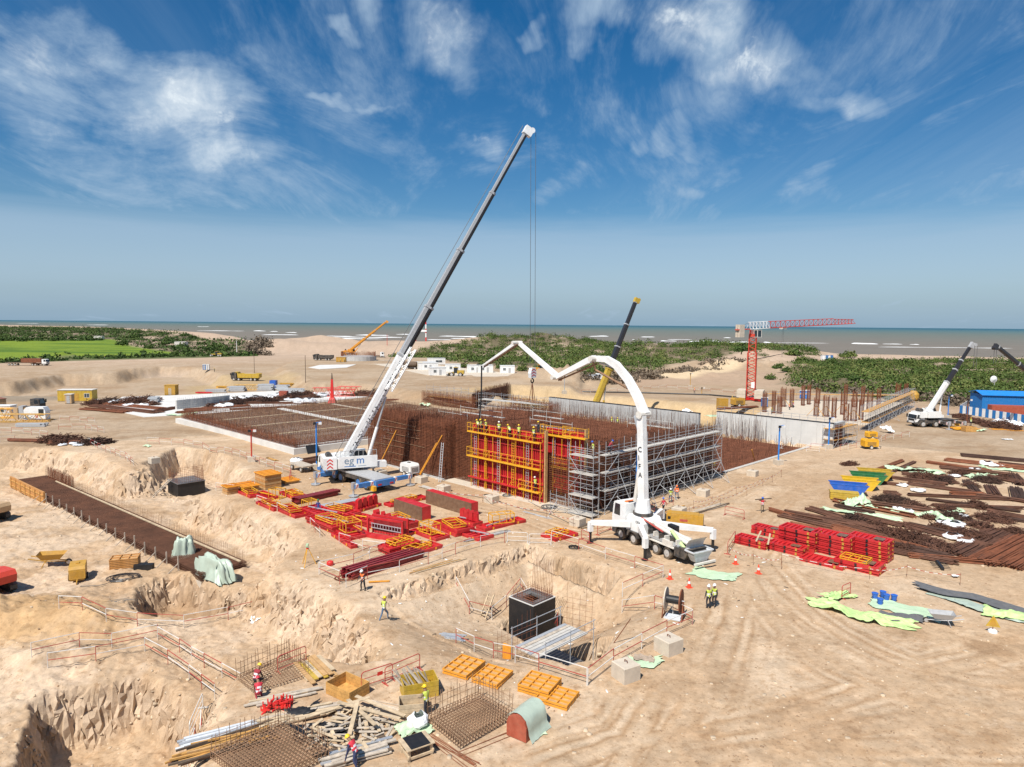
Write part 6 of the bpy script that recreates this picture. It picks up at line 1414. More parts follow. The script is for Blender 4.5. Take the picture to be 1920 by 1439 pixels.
# crumpled sheets
def csheet(label,px,py,rx,ry,rz,h,m,nm='plastic_sheet',cat='plastic sheet',zpl=0,n=18,grp=None,lift=.06):
 rx *= .86;ry *= .86;P=ground(px,py,zpl);seed=int(px*3+py) % 97;s=random.Random(seed);ph=[s.random()*9 for _ in range(4)];n=int(n*1.5);k=max(rx,ry)
 g=np.linspace(0,1,n+1);A,B=np.meshgrid(g,g);X=A*2-1;Y=B*2-1;u_,v_=A*rx,B*ry
 n1=fbm(u_+ph[0],v_+ph[1],.9,3,seed);rd=1-2*np.abs(fbm(u_+ph[2],v_-ph[3],.55,3,seed+5));rd2=1-2*np.abs(fbm((u_+v_)*.7,(u_-v_)*1.6+ph[0],.35,2,seed+9));bn=fbm(A*2.2+ph[1],B*0+ph[2],1,2,seed+11);ed=fbm(A*5+ph[2],B*5+ph[0],1,3,seed+13)
 Z=lift+h*np.maximum(0,n1*.9+.30*rd*rd+.22*rd2*rd2)*(1-.35*np.maximum(np.abs(X),np.abs(Y))**2)
 XX=X*rx*(1+.30*ed)+n1*.15;YY=Y*ry*(1+.45*ed)+bn*ry*1.6
 gzs=np.array([gz(P[0]+a*math.cos(rz)-b*math.sin(rz),P[1]+a*math.sin(rz)+b*math.cos(rz)) for a,b in zip(XX.ravel(),YY.ravel())])-P[2] if k<6 else 0
 q=MB();w=n+1;q.add(np.c_[XX.ravel(),YY.ravel(),Z.ravel()+np.clip(gzs,-.5,.5)],[(j*w+i,j*w+i+1,(j+1)*w+i+1,(j+1)*w+i) for j in range(n) for i in range(n)]);return single(q,nm,m,label,cat,P,rz,grp,smooth=True)
for a in (('pale green plastic sheet peaked over bundles behind the red stacks',1600,946,2.4,1.1,.3,1.5,'sheet_green'),('long pale green sheet lying over rebar just right of the skips',1650,958,3.6,.9,-.75,.8,'sheet_green'),('pale green sheet along the front of the rebar yard behind red stacks',1612,966,4.6,.8,-.75,.6,'sheet_green'),
  ('pale green sheet in the upper left of the rebar yard',1712,884,4.2,1.3,-.2,1.0,'sheet_green'),('small green sheet in the middle of the rebar yard',1745,890,2.6,1.1,.4,.9,'sheet_green'),('thin green sheet strip near the back bundles of the yard',1842,893,3.8,.8,.5,.8,'sheet_green'),('green sheet at the right edge over back rebar bundles',1895,884,4.4,1.0,-.5,.7,'sheet_green'),
  ('pale green sheet next to white sacks in the rebar yard',1752,972,2.6,1.2,-.9,1.1,'sheet_green'),('small green sheet near right white sacks in the yard',1790,962,1.2,.8,.2,.8,'sheet_green')): csheet(*a)
def bag(label,px,py,s,h,zpl=0,m='bag_white',grp='white sacks in the rebar yard'):
 P=ground(px,py,zpl);q=MB();sd_=int(px+py*5) % 89
 def f(a,b):
  th=a*2*PI;r=s*(.25+.75*math.sin(PI*(.12+.8*b)))*(1+.55*vnoise(np.array([math.cos(th)*1.7+sd_]),np.array([math.sin(th)*1.7+b*3]),sd_)[0]);z=h*(1-(1-b)**1.6 if False else b)*(1+.5*vnoise(np.array([th]),np.array([b*4.]),sd_+2)[0])
  return (r*math.cos(th),r*math.sin(th),max(.02,z))
 q.sheet(f,14,7);single(q,'sack',m,label,'sack',P,grp and 0,grp)
for k,(px,py,s,h) in enumerate(sorted([(1790,988,1.2,.6),(1802,972,.8,.5),(1702,961,.7,.4),(1722,922,.9,.4),(1692,912,.7,.4),(1785,1010,1.0,.5),(1812,1018,1.0,.4),(1828,884,.9,.5),(1850,872,1.3,.6),(1862,875,.9,.5),(1641,897,1.1,.6),(1790,895,.8,.4),(1683,957,.6,.4),(1768,985,.7,.5),(1880,875,.8,.4)])):
 bag(f'crumpled white sack among the rebar, {ordn[k]} from the left',px,py,s,h)
q=MB();A=G(1665,1015,.1);B=G(1812,1052,.1);q.bx(0,np.linalg.norm(B-A),-.12,.12,0,.24);single(q,'timber_beam','timber','long pale timber beam lying along the front edge of the rebar yard','timber',(A[0],A[1],.02),math.atan2(B[1]-A[1],B[0]-A[0]))
# spike bar
t=thing('spiked_bar','black bar with welded spikes lying on the dirt below the rebar yard','steel bar',G(1762,1062,.05),R(70));q=MB();q.bx(-1.1,1.1,-.12,.12,0,.22);q.build('bar','black',t)
for k in range(5):
 q=MB();q.bar((-.9+k*.42,-.7,.12),(-.9+k*.42,.7,.14),.05);q.build('spike','black',t)
# ------------------------------------------------------------------ rails, barriers
_post={}
def railing(label,pts,z=0.0,h=1.1,sp=2.3,zpl=None,pat=('white_rail','red_rail'),nm='guard_rail',mid=True):
 Ps=[ground(a,b,z) for a,b in pts];t=thing(nm,label,'railing',Ps[0],0);P=[]
 for A,B in zip(Ps[:-1],Ps[1:]):
  n=max(1,round(np.linalg.norm(B[:2]-A[:2])/sp))
  for k in range(n): p=A+(B-A)*k/n;p[2]=gz(p[0],p[1]);P.append(p)
 P.append(Ps[-1])
 for i,p in enumerate(P):
  m=pat[i % len(pat)]
  if (m,h) not in _post: q=MB();q.cyl((0,0,-.15),(0,0,h),.026,6);_post[(m,h)]=q.mesh('post',m)
  link('post',_post[(m,h)],t,tuple(p-Ps[0]))
 for i,(A,B) in enumerate(zip(P[:-1],P[1:])):
  for j,zz in enumerate((h,h*.52) if mid else (h,)):
   q=MB();q.bar(A-Ps[0]+[0,0,zz],B-Ps[0]+[0,0,zz+random.uniform(-.04,.04)],.040);q.build('rail',pat[(i+j) % len(pat)],t)
 return t
railing('railing along the upper left corner of the central pit',[(598,1078),(637,1096)]);railing('railing behind the survey tripod by the dark red beams',[(600,1076),(663,1061),(722,1038)])
railing('railing on the lip above the chalky pit wall',[(649,1102),(689,1086),(749,1074),(803,1058),(854,1040),(901,1026),(946,1018)])
railing('railing between the pit and the pump truck',[(1034,1016),(1085,1031),(1135,1049),(1190,1066),(1243,1084)]);railing('railing running from the pump truck leg to the pit edge',[(1243,1084),(1205,1100),(1167,1117)]);railing('railing in front of the cable drum',[(1167,1119),(1227,1143),(1298,1172)])
railing('railing right of the culvert opening',[(1298,1172),(1250,1192),(1203,1218),(1150,1248),(1102,1286)]);railing('railing in front of the culvert opening',[(1100,1286),(1010,1258),(925,1233),(855,1206)])
railing('railing inside the pit beside the black chamber',[(855,1112),(880,1140),(922,1163),(975,1186),(1045,1172)],-2.0)
railing('outer railing of the earth path above the bottom left pit',[(60,1246),(150,1226),(210,1214),(296,1196)],-3.0);railing('inner railing of the earth path, running to the lower right',[(272,1222),(315,1246),(355,1275),(403,1312)],-3.0);railing('far railing of the earth path running to the rebar mats',[(296,1198),(337,1224),(383,1253),(452,1292)],-2.5);railing('second railing above the bottom left pit, nearer one',[(90,1256),(180,1240),(272,1222)],-3.0)
railing('railing round the rocky hole at the left',[(111,1142),(200,1178),(258,1180),(345,1178),(428,1164),(480,1150)],-3.6)
railing('faint railing along the top of the left bank, leftmost',[(0,812),(44,814),(90,820)]);railing('railing beside the small rebar pile on the left bank',[(165,833),(190,846),(235,862),(250,874)]);railing('railing near the tan container and crane parts',[(112,790),(150,792),(178,794)]);railing('long railing above the notch of the left bank',[(276,832),(345,836),(380,842),(450,858),(500,876),(545,890)])
railing('railing between the chamber notch and the orange boxes',[(405,921),(440,926),(478,918)]);railing('railing along the left end of the red formwork',[(482,946),(540,968)]);railing('short railing in the red formwork by the slope',[(582,990),(600,1008)]);railing('white railing in front of the upright open red frame',[(636,1020),(680,1034),(722,1040)])
railing('railing at the bottom left pit edge near the timber',[(352,1440),(366,1400),(378,1365)],-.8);railing('railing between dirt road and cage scaffolding',[(1150,995),(1190,975),(1262,950)],pat=('red_rail',),mid=True)
railing('red railing in front of the pale concrete wall',[(1360,822),(1440,834),(1548,846)],pat=('red_rail','white_rail'));railing('red railing right of the pale concrete wall end',[(1575,846),(1620,838),(1660,826),(1705,820)],pat=('red_rail','white_rail'));railing('far railing behind the white cabins strip',[(1090,738),(1250,728),(1400,742)],pat=('red_rail','white_rail'),sp=4)
railing('railing on the far left behind crane parts',[(0,830),(28,828)]);railing('railing above the far left small cut',[(195,812),(160,806),(110,806)])
def barrier(label,a,b,m,z=0.0,h=1.05):
 A=ground(*a,z);B=ground(*b,z);d=B-A;L_=np.linalg.norm(d[:2]);t=thing('crowd_barrier',label,'barrier',A,math.atan2(d[1],d[0]))
 q=MB();q.tube([(0,0,.12),(0,0,h-.12),(.12,0,h),(L_-.12,0,h),(L_,0,h-.12),(L_,0,.12)],.03,6);q.build('frame',m,t)
 for zz in (.22,.62): q=MB();q.cyl((0,0,zz),(L_,0,zz),.022,6);q.build('rail',m,t)
 for x in (0,L_): q=MB();q.bar((x,-.32,.03),(x,.32,.03),.06);q.bar((x,-.2,.03),(x,0,.14),.04);q.bar((x,.2,.03),(x,0,.14),.04);q.build('foot',m,t)
 return t
barrier('white crowd barrier at the pit corner, left one',(951,1017),(989,1018),'white_rail');barrier('white crowd barrier at the pit corner, right one',(992,1021),(1033,1021),'white_rail')
b1_=barrier('red crowd barrier with small plate beside the timber crate',(678,1294),(736,1274),'red_rail');q=MB();q.bx(1.0,1.35,-.04,-.03,.55,.78);q.build('plate','red_bright',b1_)
barrier('red crowd barrier overlapping the plated one, farther right',(722,1284),(787,1255),'red_rail');barrier('red crowd barrier behind the far rebar mat',(521,1262),(574,1240),'red_rail',-.5);barrier('white crowd barrier left of the grey plank bundle',(356,1386),(381,1338),'white_rail',-.6)
barrier('red crowd barrier alone on the road beyond the ochre generator',(1359,966),(1395,974),'red_rail');barrier('red crowd barrier left of the pump truck outrigger',(1090,1012),(1105,1020),'red_rail');barrier('red crowd barrier between outrigger and scaffold',(1120,1004),(1145,994),'red_rail');barrier('leaning red and white barrier behind the pump hopper',(1364,1040),(1378,1018),'red_rail',h=1.2);barrier('white crowd barrier before the pale concrete wall, left',(1465,841),(1488,844),'white_rail');barrier('white crowd barrier before the pale concrete wall, right',(1512,846),(1536,848),'white_rail');barrier('red crowd barrier by the green sheet with buckets',(1578,1123),(1594,1116),'red_rail');barrier('red crowd barrier beside the small red frames at left',(543,906),(546,893),'red_rail')
# tape lines between stakes
def tape(label,pts,m='red_rail',z=0,sag=.25):
 Ps=[ground(a,b,z) for a,b in pts];t=thing('barrier_tape',label,'barrier tape',Ps[0],0)
 for p in Ps: q=MB();q.cyl(p-Ps[0],p-Ps[0]+[0,0,1.1],.016,5);q.build('stake','rust',t)
 for i,(A,B) in enumerate(zip(Ps[:-1],Ps[1:])):
  n=12
  for k in range(n):
   f0,f1=k/n,(k+1)/n;a=A+(B-A)*f0-Ps[0]+[0,0,.95-sag*4*f0*(1-f0)];b=A+(B-A)*f1-Ps[0]+[0,0,.95-sag*4*f1*(1-f1)]
   q=MB();q.bar(a,b,.012,.05);q.build('tape_strip','red_rail' if k % 2 else 'white_rail',t)
tape('red and white tape line across the yard before the red formwork wall',[(822,932),(905,943),(950,960),(1025,972),(1075,990)]);tape('red and white tape along the right edge of the haul road, near',[(1292,968),(1350,950),(1400,930),(1448,905)]);tape('red and white tape along the cage side of the haul road',[(1300,955),(1335,948),(1380,928),(1430,912),(1465,895)]);tape('red and white tape across the dirt behind the green sheet',[(1465,1058),(1630,1087),(1700,1082),(1800,1098)]);tape('tape between the stakes left of the red panel stacks',[(1367,1046),(1412,1060),(1465,1068)])
# ------------------------------------------------------------------ lamp posts and blocks
def block(label,px,py,s=1.2,z=0,h=1.0,m='concrete_tan',rz=None):
 P=ground(px,py,z);P[2] -= .05;q=MB();b=.05;h2=h
 q.prism_z([(-s/2,-s/2),(s/2,-s/2),(s/2,s/2),(-s/2,s/2)],0,h2-b);q.add([(-s/2,-s/2,h2-b),(s/2,-s/2,h2-b),(s/2,s/2,h2-b),(-s/2,s/2,h2-b),(-s/2+b,-s/2+b,h2),(s/2-b,-s/2+b,h2),(s/2-b,s/2-b,h2),(-s/2+b,s/2-b,h2)],[(4,5,6,7),(0,1,5,4),(1,2,6,5),(2,3,7,6),(3,0,4,7)])
 t=thing('concrete_block',label,'concrete block',P,A45+.1 if rz is None else rz);q.build('block',m,t)
 l=MB();l.tube([(-.12,0,h2-.05),(-.12,0,h2+.14),(.12,0,h2+.14),(.12,0,h2-.05)],.025,5);l.build('lifting_loop','rust',t);return t
def lamp_post(label,px,py,h,m,z=0,base=True):
 P=ground(px,py,z);t=thing('lamp_post',label,'lamp post',P,.3)
 if base: q=MB();q.bx(-.55,.55,-.55,.55,-.1,.8);q.build('base_block','concrete_tan',t)
 q=MB();q.cyl((0,0,.8 if base else -.1),(0,0,h),.11,8);q.build('pole',m,t)
 q=MB();q.bar((-.1,0,h-.1),(.7,-.2,h+.05),.08);q.build('arm',m,t)
 for k,(x,y) in enumerate(((.55,-.35),(-.2,-.3))):
  q=MB();q.box((x,y,h-.15),(.45,.14,.35));q.build('floodlight','white_paint' if k==0 else 'black',t)
lamp_post('thin red pole with floodlights on a concrete base at the left',472,866,5.0,'crane_red');lamp_post('blue lamp post left of the big crane cab',594,880,7.0,'blue_bright');lamp_post('blue lamp post in front of the cage scaffold behind the pump truck',1192,962,7.2,'blue_bright',base=False);lamp_post('leaning blue lamp post between the rebar pit and the haul road',1459,872,6.2,'blue_bright');lamp_post('blue lamp post at the end of the pale concrete wall',1553,842,5.6,'blue_bright');lamp_post('blue lamp post beside the white crane at the right',1777,785,5.6,'blue_bright');lamp_post('short blue lamp post in the far excavation',1146,758,3.6,'blue_bright',-4,False);lamp_post('yellow lamp post near the far excavation edge',1315,762,6.0,'ochre',-2);lamp_post('yellow lamp post at the far fence line',1294,727,5.0,'ochre');lamp_post('yellow lamp post near the white pickup',1139,727,5.0,'ochre');lamp_post('grey lamp post near the dark shutter scaffold',1058,738,5.0,'galv',2.5);lamp_post('thin dark pole in front of the blue and white fence',1812,800,6.0,'rust',0,False)
for a in (('concrete block below the white compressor',790,905),('concrete block right of the crane outrigger',832,922),('concrete block in front of the red wall formwork',922,942),('concrete block near the front corner scaffold',1083,985),('concrete block beside the worker in red vest',1273,965),('concrete block at the far end of the cage scaffold',1318,930),('concrete block left of the haul road edge',1411,893),('concrete block beside the left bank notch',289,868),('concrete block behind the crane deck',714,893)): block(*a,s=1.3,h=.9)
block('big concrete block nearest the pit railing corner',1173,1272,1.25,h=1.05,rz=A45-.25);block('big concrete block behind the tarp of mortar',1253,1222,1.35,h=1.05,rz=A45-.2)
# ------------------------------------------------------------------ central pit: chamber and culvert
Cc=G(998,1120,-1.0);Lf=G(951.5,1120,-1.0);sd_=np.linalg.norm(G(1001.5,1136,-1)-Lf)
t=thing('valve_chamber','black coated square concrete chamber standing in the central pit','chamber',(Cc[0],Cc[1],-6.2),A45+.02);hs_=sd_/2
for a in ((-hs_,hs_,-hs_,-hs_+.4),(-hs_,hs_,hs_-.4,hs_),(-hs_,-hs_+.4,-hs_+.401,hs_-.401),(hs_-.4,hs_,-hs_+.401,hs_-.401)):
 q=MB();q.bx(*a,0,5.2);q.build('chamber_wall','black_membrane',t)
q=MB()
for a in ((-hs_-.02,hs_+.02,-hs_-.02,-hs_+.06),(-hs_-.02,hs_+.02,hs_-.06,hs_+.02),(-hs_-.02,-hs_+.06,-hs_+.061,hs_-.061),(hs_-.06,hs_+.02,-hs_+.061,hs_-.061)): q.bx(*a,5.2,5.26)
q.build('rim','concrete_lt',t,kind='stuff')
q=MB()
for a in ((-hs_+.061,hs_-.061,-hs_+.061,-hs_+.75),(-hs_+.061,hs_-.061,hs_-.75,hs_-.061),(-hs_+.061,-hs_+.75,-hs_+.751,hs_-.751),(hs_-.75,hs_-.061,-hs_+.751,hs_-.751)): q.bx(*a,5.0,5.21)
q.build('wall_top','concrete_wet',t,kind='stuff')
q=MB();q.bx(-hs_+.76,hs_-.76,-hs_+.76,hs_-.76,4.0,4.1);q.build('inner_slab','concrete_lt',t)
q=MB()
for y in (-hs_+.2,hs_-.2): wall_mesh(q,(-hs_+.2,y),(hs_-.2,y),5.2,5.85,.2,.014,.1,.2);wall_mesh(q,(y,-hs_+.2),(y,hs_-.2),5.2,5.85,.2,.014,.1,.2)
for y in (-hs_+.5,hs_-.5): wall_mesh(q,(-hs_+.4,y),(hs_-.4,y),5.2,5.8,.2,.014,.1,.2)
xs=np.linspace(-hs_+.3,hs_-.2,14);q.rods(np.c_[xs,np.full(14,hs_-.2),np.full(14,5.2)],np.c_[xs+.1,np.full(14,hs_-.2),7.6+rng.random(14)*.8],.018)
q.build('starter_bars','rust',t,kind='stuff')
P=UV(-30.1,34.2);t=thing('culvert','green lined pipe culvert under grey plank bridge in the pit','culvert',(P[0],P[1],-4.6),A45)
q=MB();q.bx(-1.6,1.9,-1.5,2.2,0,2.5);q.build('headwall','concrete_wet',t)
q=MB()
a_=np.linspace(0,2*PI,25);
for k in range(24):
 c0,s0,c1,s1=math.cos(a_[k]),math.sin(a_[k]),math.cos(a_[k+1]),math.sin(a_[k+1]);R1,R0=1.15,1.02;y0,y1=-2.3,-1.2
 f=lambda c,s,r,y: (1.0+c*r,y,1.35+s*r)
 q.add([f(c0,s0,R1,y0),f(c1,s1,R1,y0),f(c1,s1,R0,y0),f(c0,s0,R0,y0),f(c0,s0,R1,y1),f(c1,s1,R1,y1),f(c1,s1,R0,y1),f(c0,s0,R0,y1)],[(0,1,2,3),(0,4,5,1),(3,2,6,7)])
q.build('pipe','pipe_green',t,smooth=True)
q=MB();q.cyl((1.0,-1.52,1.35),(1.0,-1.515,1.35),1.03,24);q.build('mouth_shade','black',t)  # black disc stands in for the shade inside the pipe
for k in range(7):
 q=MB();q.bx(-1.1+k*.32+.01,-1.1+k*.32+.29,-2.6,2.6,4.35+.03*random.random(),4.42+.03*random.random());q.build('plank',random.choice(['plank','timber_grey','galv']),t)
for y in (-2.4,.1,2.6):
 for x in (-1.5,1.6): q=MB();q.cyl((x,y,.5),(x,y,5.6),.03,6);q.build('standard','galv',t)
for x in (-1.5,1.6):
 for zz in (4.9,5.5): q=MB();q.bar((x,-2.5,zz),(x,2.8,zz),.04);q.build('ledger','galv',t)
q=MB()
wall_mesh(q,(-2.6,-2.9),(-2.4,1.2),2.5,4.9,.45,.011,.2,.8);wall_mesh(q,(-1.8,3.4),(.4,4.2),3,6.2,.4,.011,.2,1.0);q.build('starter_bars','rust',t,kind='stuff')
q=MB();q.bx(-2.4,-1.6,-2.4,-2.2,3.0,4.1);sp_=q.build('shutter_panel','orange_panel',t)
q=MB();q.bar((3.2,2.2,4.0),(4.4,3.0,6.4),.05);q.build('loose_bar','rust',t)
# steps/ladder in pit
P=ground(905,1160,-2.5);t=thing('timber_ladder','short timber ladder leaning beside the black chamber','ladder',P,-.6)
for x in (-.28,.28): q=MB();q.bar((x,0,0),(x,1.2,1.7),.09);q.build('rail','timber',t)
for k in range(5): q=MB();q.bar((-.28,.15+k*.22,.25+k*.31),(.28,.15+k*.22,.25+k*.31),.08);q.build('rung','timber',t)
# ------------------------------------------------------------------ rebar mats in front
def rebar_mat(label,L,T,Rr,B,h,sp,z,st_edges,sh=1.1):
 L,T,Rr,B=[G(*p,z) for p in (L,T,Rr,B)];c=(L+Rr)/2;zz=min(gz(c[0],c[1])+.05,z+.3);t=thing('rebar_mat',label,'rebar mat',(c[0],c[1],zz),0)
 L,T,Rr,B=[p-c for p in (L,T,Rr,B)]
 L[2]=T[2]=Rr[2]=B[2]=0
 n1=int(np.linalg.norm(T-L)/sp);n2=int(np.linalg.norm(B-L)/sp)
 for nm,zl in (('lower_layer',.08),('upper_layer',h)):
  q=MB()
  for k in range(n1+1):
   f=k/n1;a=L+(T-L)*f;b=B+(Rr-B)*f;q.rods([a+[0,0,zl]],[b+[0,0,zl]],.022,4)
  for k in range(n2+1):
   f=k/n2;a=L+(B-L)*f;b=T+(Rr-T)*f;q.rods([a+[0,0,zl+.045]],[b+[0,0,zl+.045]],.022,4)
  q.build(nm,'rust_tan',t,kind='stuff')
 q=MB()
 for (a,b) in ((L,T),(T,Rr),(Rr,B),(B,L)):
  n=int(np.linalg.norm(b-a)/sp)
  for k in range(n): p=a+(b-a)*k/n;q.rods([p],[p+[0,0,h+.05]],.02,4)
 q.build('side_bars','rust_tan',t,kind='stuff')
 q=MB()
 for (a,b) in [((L,T),(T,Rr),(Rr,B),(B,L))[i] for i in st_edges]:
  n=int(np.linalg.norm(b-a)/.24)
  for k in range(n+1): p=a+(b-a)*k/n;q.rods([p],[p+np.array([random.uniform(-.1,.1),random.uniform(-.1,.1),h+sh*random.uniform(.75,1.1)])],.016,4)
  for zq in (h+sh*.35,h+sh*.65): q.rods([a+[0,0,zq]],[b+[0,0,zq]],.016,4)
 q.build('starter_bars','rust_tan',t,kind='stuff')
rebar_mat('rusty rebar mat beside the red box under green sheet',(803,1356),(896,1314),(959,1350),(863,1406),.45,.2,0,(0,1),1.2)
rebar_mat('rusty rebar mat cut by the bottom edge of the picture',(395,1424),(523,1368),(617,1424),(480,1486),.45,.2,0,(0,1),.9)
rebar_mat('rusty rebar mat with crouching workers at its left end',(445,1290),(540,1247),(578,1287),(478,1320),.45,.2,-.6,(0,1),1.2)
# ------------------------------------------------------------------ timber, panels and small gear in front
def planks(label,px,py,L_,w,n,rz,mats,z=0.0,lay=2,seed=0,nm='plank_pile',th=.06,pw=.2,fan=.0):
 P=ground(px,py,z);t=thing(nm,label,'planks',P,rz);s=random.Random(seed+int(px))
 k=0
 for l in range(lay):
  for i in range(n):
   y=(i-n/2+.5)*w/n+s.uniform(-.04,.04);ll=L_*s.uniform(.75,1.05);a=s.uniform(-fan,fan)
   q=MB();q.box((s.uniform(-.3,.3),y,.05+l*(th+.012)+th/2+s.uniform(0,.03)),(ll,min(pw,w/n*.9),th),Zrot(a));q.build('plank',s.choice(mats),t)
 return t
planks('bundle of pale grey formwork planks beside the white barrier',420,1378,4.2,.8,4,R(29),['sheet_grey','galv'],-.3,2)
planks('pile of orange and brown timber poles in front of the grey planks',425,1400,4.8,1.6,8,R(30),['timber_orange','rust_tan','timber_dark','ply'],-.3,2,fan=.12,th=.09,pw=.09)
planks('long brown poles left of the near rebar mat',395,1415,4.2,1.0,5,R(30),['timber_orange','rust','timber_dark'],-.4,1,fan=.15,th=.08,pw=.08)
planks('pale timber boards across the middle of the clutter',560,1345,4.4,1.2,5,R(22),['timber','timber_grey'],0,2,fan=.05)
planks('pale boards in front of the far rebar mat',530,1310,4.2,.9,5,R(24),['timber','timber_grey'],-.2,1,fan=.08)
planks('yellowish formwork boards stacked right of the far rebar mat',590,1258,3.0,1.8,6,R(-52),['yellow_dull','timber','ply'],-.3,3,fan=.02,pw=.3)
planks('dark grey wet boards where the red vested worker bends',672,1415,3.6,1.4,5,R(28),['timber_grey','steel','timber_dark'],0,3,fan=.06)
planks('thin timber strips along the pit lip by the railing',820,1062,5.5,.7,4,PI/4-.05,['timber','timber_orange'],0,1,fan=.04,th=.05,pw=.08)
planks('boards and silver tubes at the edge of the red panels',912,1006,5.5,.8,5,PI/4-.1,['timber','galv'],0,1,fan=.05,th=.08,pw=.1)
planks('grey metal planks by the railing left of the culvert',848,1197,1.8,.8,5,R(-20),['galv','steel'],-.5,2,fan=.2,pw=.16)
planks('dark boards lying along the haul road below the scaffold',1330,955,7,.8,4,PI/4-.1,['timber_grey','timber_dark','timber'],0,2,fan=.03)
planks('timber boards beside the worker in red vest',1262,955,4.5,1.6,4,PI/4,['timber_orange','timber'],0,1,fan=.2)
planks('pale boards on the ground right of the compressor',805,917,3.5,.9,4,A45,['plank','timber_grey'],0,1)
planks('boards near the foot of the cage scaffold front',1110,985,4.2,.6,3,PI/4,['timber_dark','timber'],0,1,fan=.1)
planks('orange beams by the slab corner',510,862,3.5,.5,3,A45,['timber_orange'],0,1)
planks('orange plank on the pit lip near the white helmeted worker',712,1092,1.9,.25,1,.15,['orange_panel'],0,1)
# splinter heap
P=ground(655,1372);t=thing('scrap_timber_heap','heap of broken pale timber scraps in the front clutter','timber heap',P,0);s=random.Random(4)
for k in range(150):
 a=s.random()*2*PI;r=2.4*math.sqrt(s.random());el=s.uniform(-.35,.35);az=s.uniform(0,PI);l=s.uniform(.3,1.1);c=np.array([r*math.cos(a),r*math.sin(a)*.9,.08+.55*(1-(r/2.5)**2)*s.random()]);d=np.array([math.cos(az)*math.cos(el),math.sin(az)*math.cos(el),math.sin(el)*.5])
 q=MB();A=c-d*l/2;B=c+d*l/2;A[2]=max(A[2],.03);B[2]=max(B[2],.03);q.bar(A,B,s.uniform(.08,.2),.035);q.build('scrap_board',s.choice(['timber','timber_grey','timber_grey','timber']),t)
for (a,b) in (((-.6,2.2,.5),(1.5,-.6,.75)),((-1.0,1.6,.7),(2.6,.4,.5)),((-.2,2.4,.6),(2.8,.9,.35)),((.1,1.5,.8),(.3,-1.2,.6)),((-2.8,.8,.2),(.6,2.3,.6))):
 q=MB();q.bar(a,b,.22,.05);q.build('long_board','timber',t)
csheet('black plastic film under the timber heap',600,1372,1.7,1.0,.4,.25,'black',n=12)
csheet('dark plastic film beside the red clamps',565,1335,1.1,.5,.3,.5,'black',n=10)
# red clamps heap
P=ground(520,1330,-.2);t=thing('clamp_heap','heap of red steel clamps beside the pale boards','clamps',P,.3);s=random.Random(9)
for k in range(26):
 a=s.random()*6;r=.75*math.sqrt(s.random());c=np.array([r*math.cos(a),r*math.sin(a)*.7,.08+.5*s.random()*(1-r)]);az=s.random()*PI;d=np.array([math.cos(az),math.sin(az),s.uniform(-.4,.4)])*.35;q=MB();q.bar(c-d,c+d,.09);q.bar(c+d,c+d+[0,0,.2],.07);q.build('clamp','red_bright',t)
# orange slab panels
def panel_stack(label,P,rz,n,L_,w,m='orange_panel',cells=(6,3),nm='slab_panel_stack'):
 for k in range(n):
  t=thing('slab_panel',label.format(['lowest','second','third','fourth','fifth','sixth'][k] if k<n-1 else 'topmost') if n>1 else label,'formwork panel',(P[0],P[1],P[2]+k*.17),rz+random.uniform(-.03,.03)*(n>1),'orange slab panels')
  q=MB();q.bx(-L_/2+.02,L_/2-.02,-w/2+.02,w/2-.02,.0,.025);q.build('plywood_sheet','ply',t)
  fr=MB()
  for y in np.linspace(-w/2+.04,w/2-.04,cells[1]+1): fr.bx(-L_/2,L_/2,y-.03,y+.03,.026,.13)
  fr.build('long_rib',m,t,kind='stuff');fr=MB()
  for x in np.linspace(-L_/2+.04,L_/2-.04,cells[0]+1): fr.bx(x-.03,x+.03,-w/2+.005,w/2-.005,.03,.145)
  fr.build('cross_rib',m,t,kind='stuff')
P=G(886,1262);panel_stack('orange slab panel, {} of the stack above the near rebar mat',(P[0]-.55,P[1]+.4,.02),R(-28),2,1.8,2.2,cells=(3,4));panel_stack('orange slab panel, {} of the stack right beside the upper one',(P[0]+1.25,P[1]-.7,.02),R(-28),2,1.8,2.0,cells=(3,4))
P=G(1012,1292);panel_stack('orange slab panel, {} of the rear stack near the pit railing',(P[0],P[1],.02),R(-28),3,2.0,1.9,cells=(3,4));P=G(1045,1312);panel_stack('orange slab panel, {} of the front right stack on the dirt',(P[0],P[1],.02),R(-28),2,2.0,1.8,cells=(3,4))
P=ground(235,1062,-3.6);panel_stack('orange shutter panel, {} of the pile by the trench',P+[0,0,.02],R(20),6,2.6,1.6,'orange_dull',(3,2))
P=ground(268,1062,-3.6);q=MB();q.bx(-.9,.9,-.3,.3,.02,.55);single(q,'tool_box','black_membrane','grey black toolbox in front of the orange shutter pile','toolbox',P+[.6,-.9,0],.15)
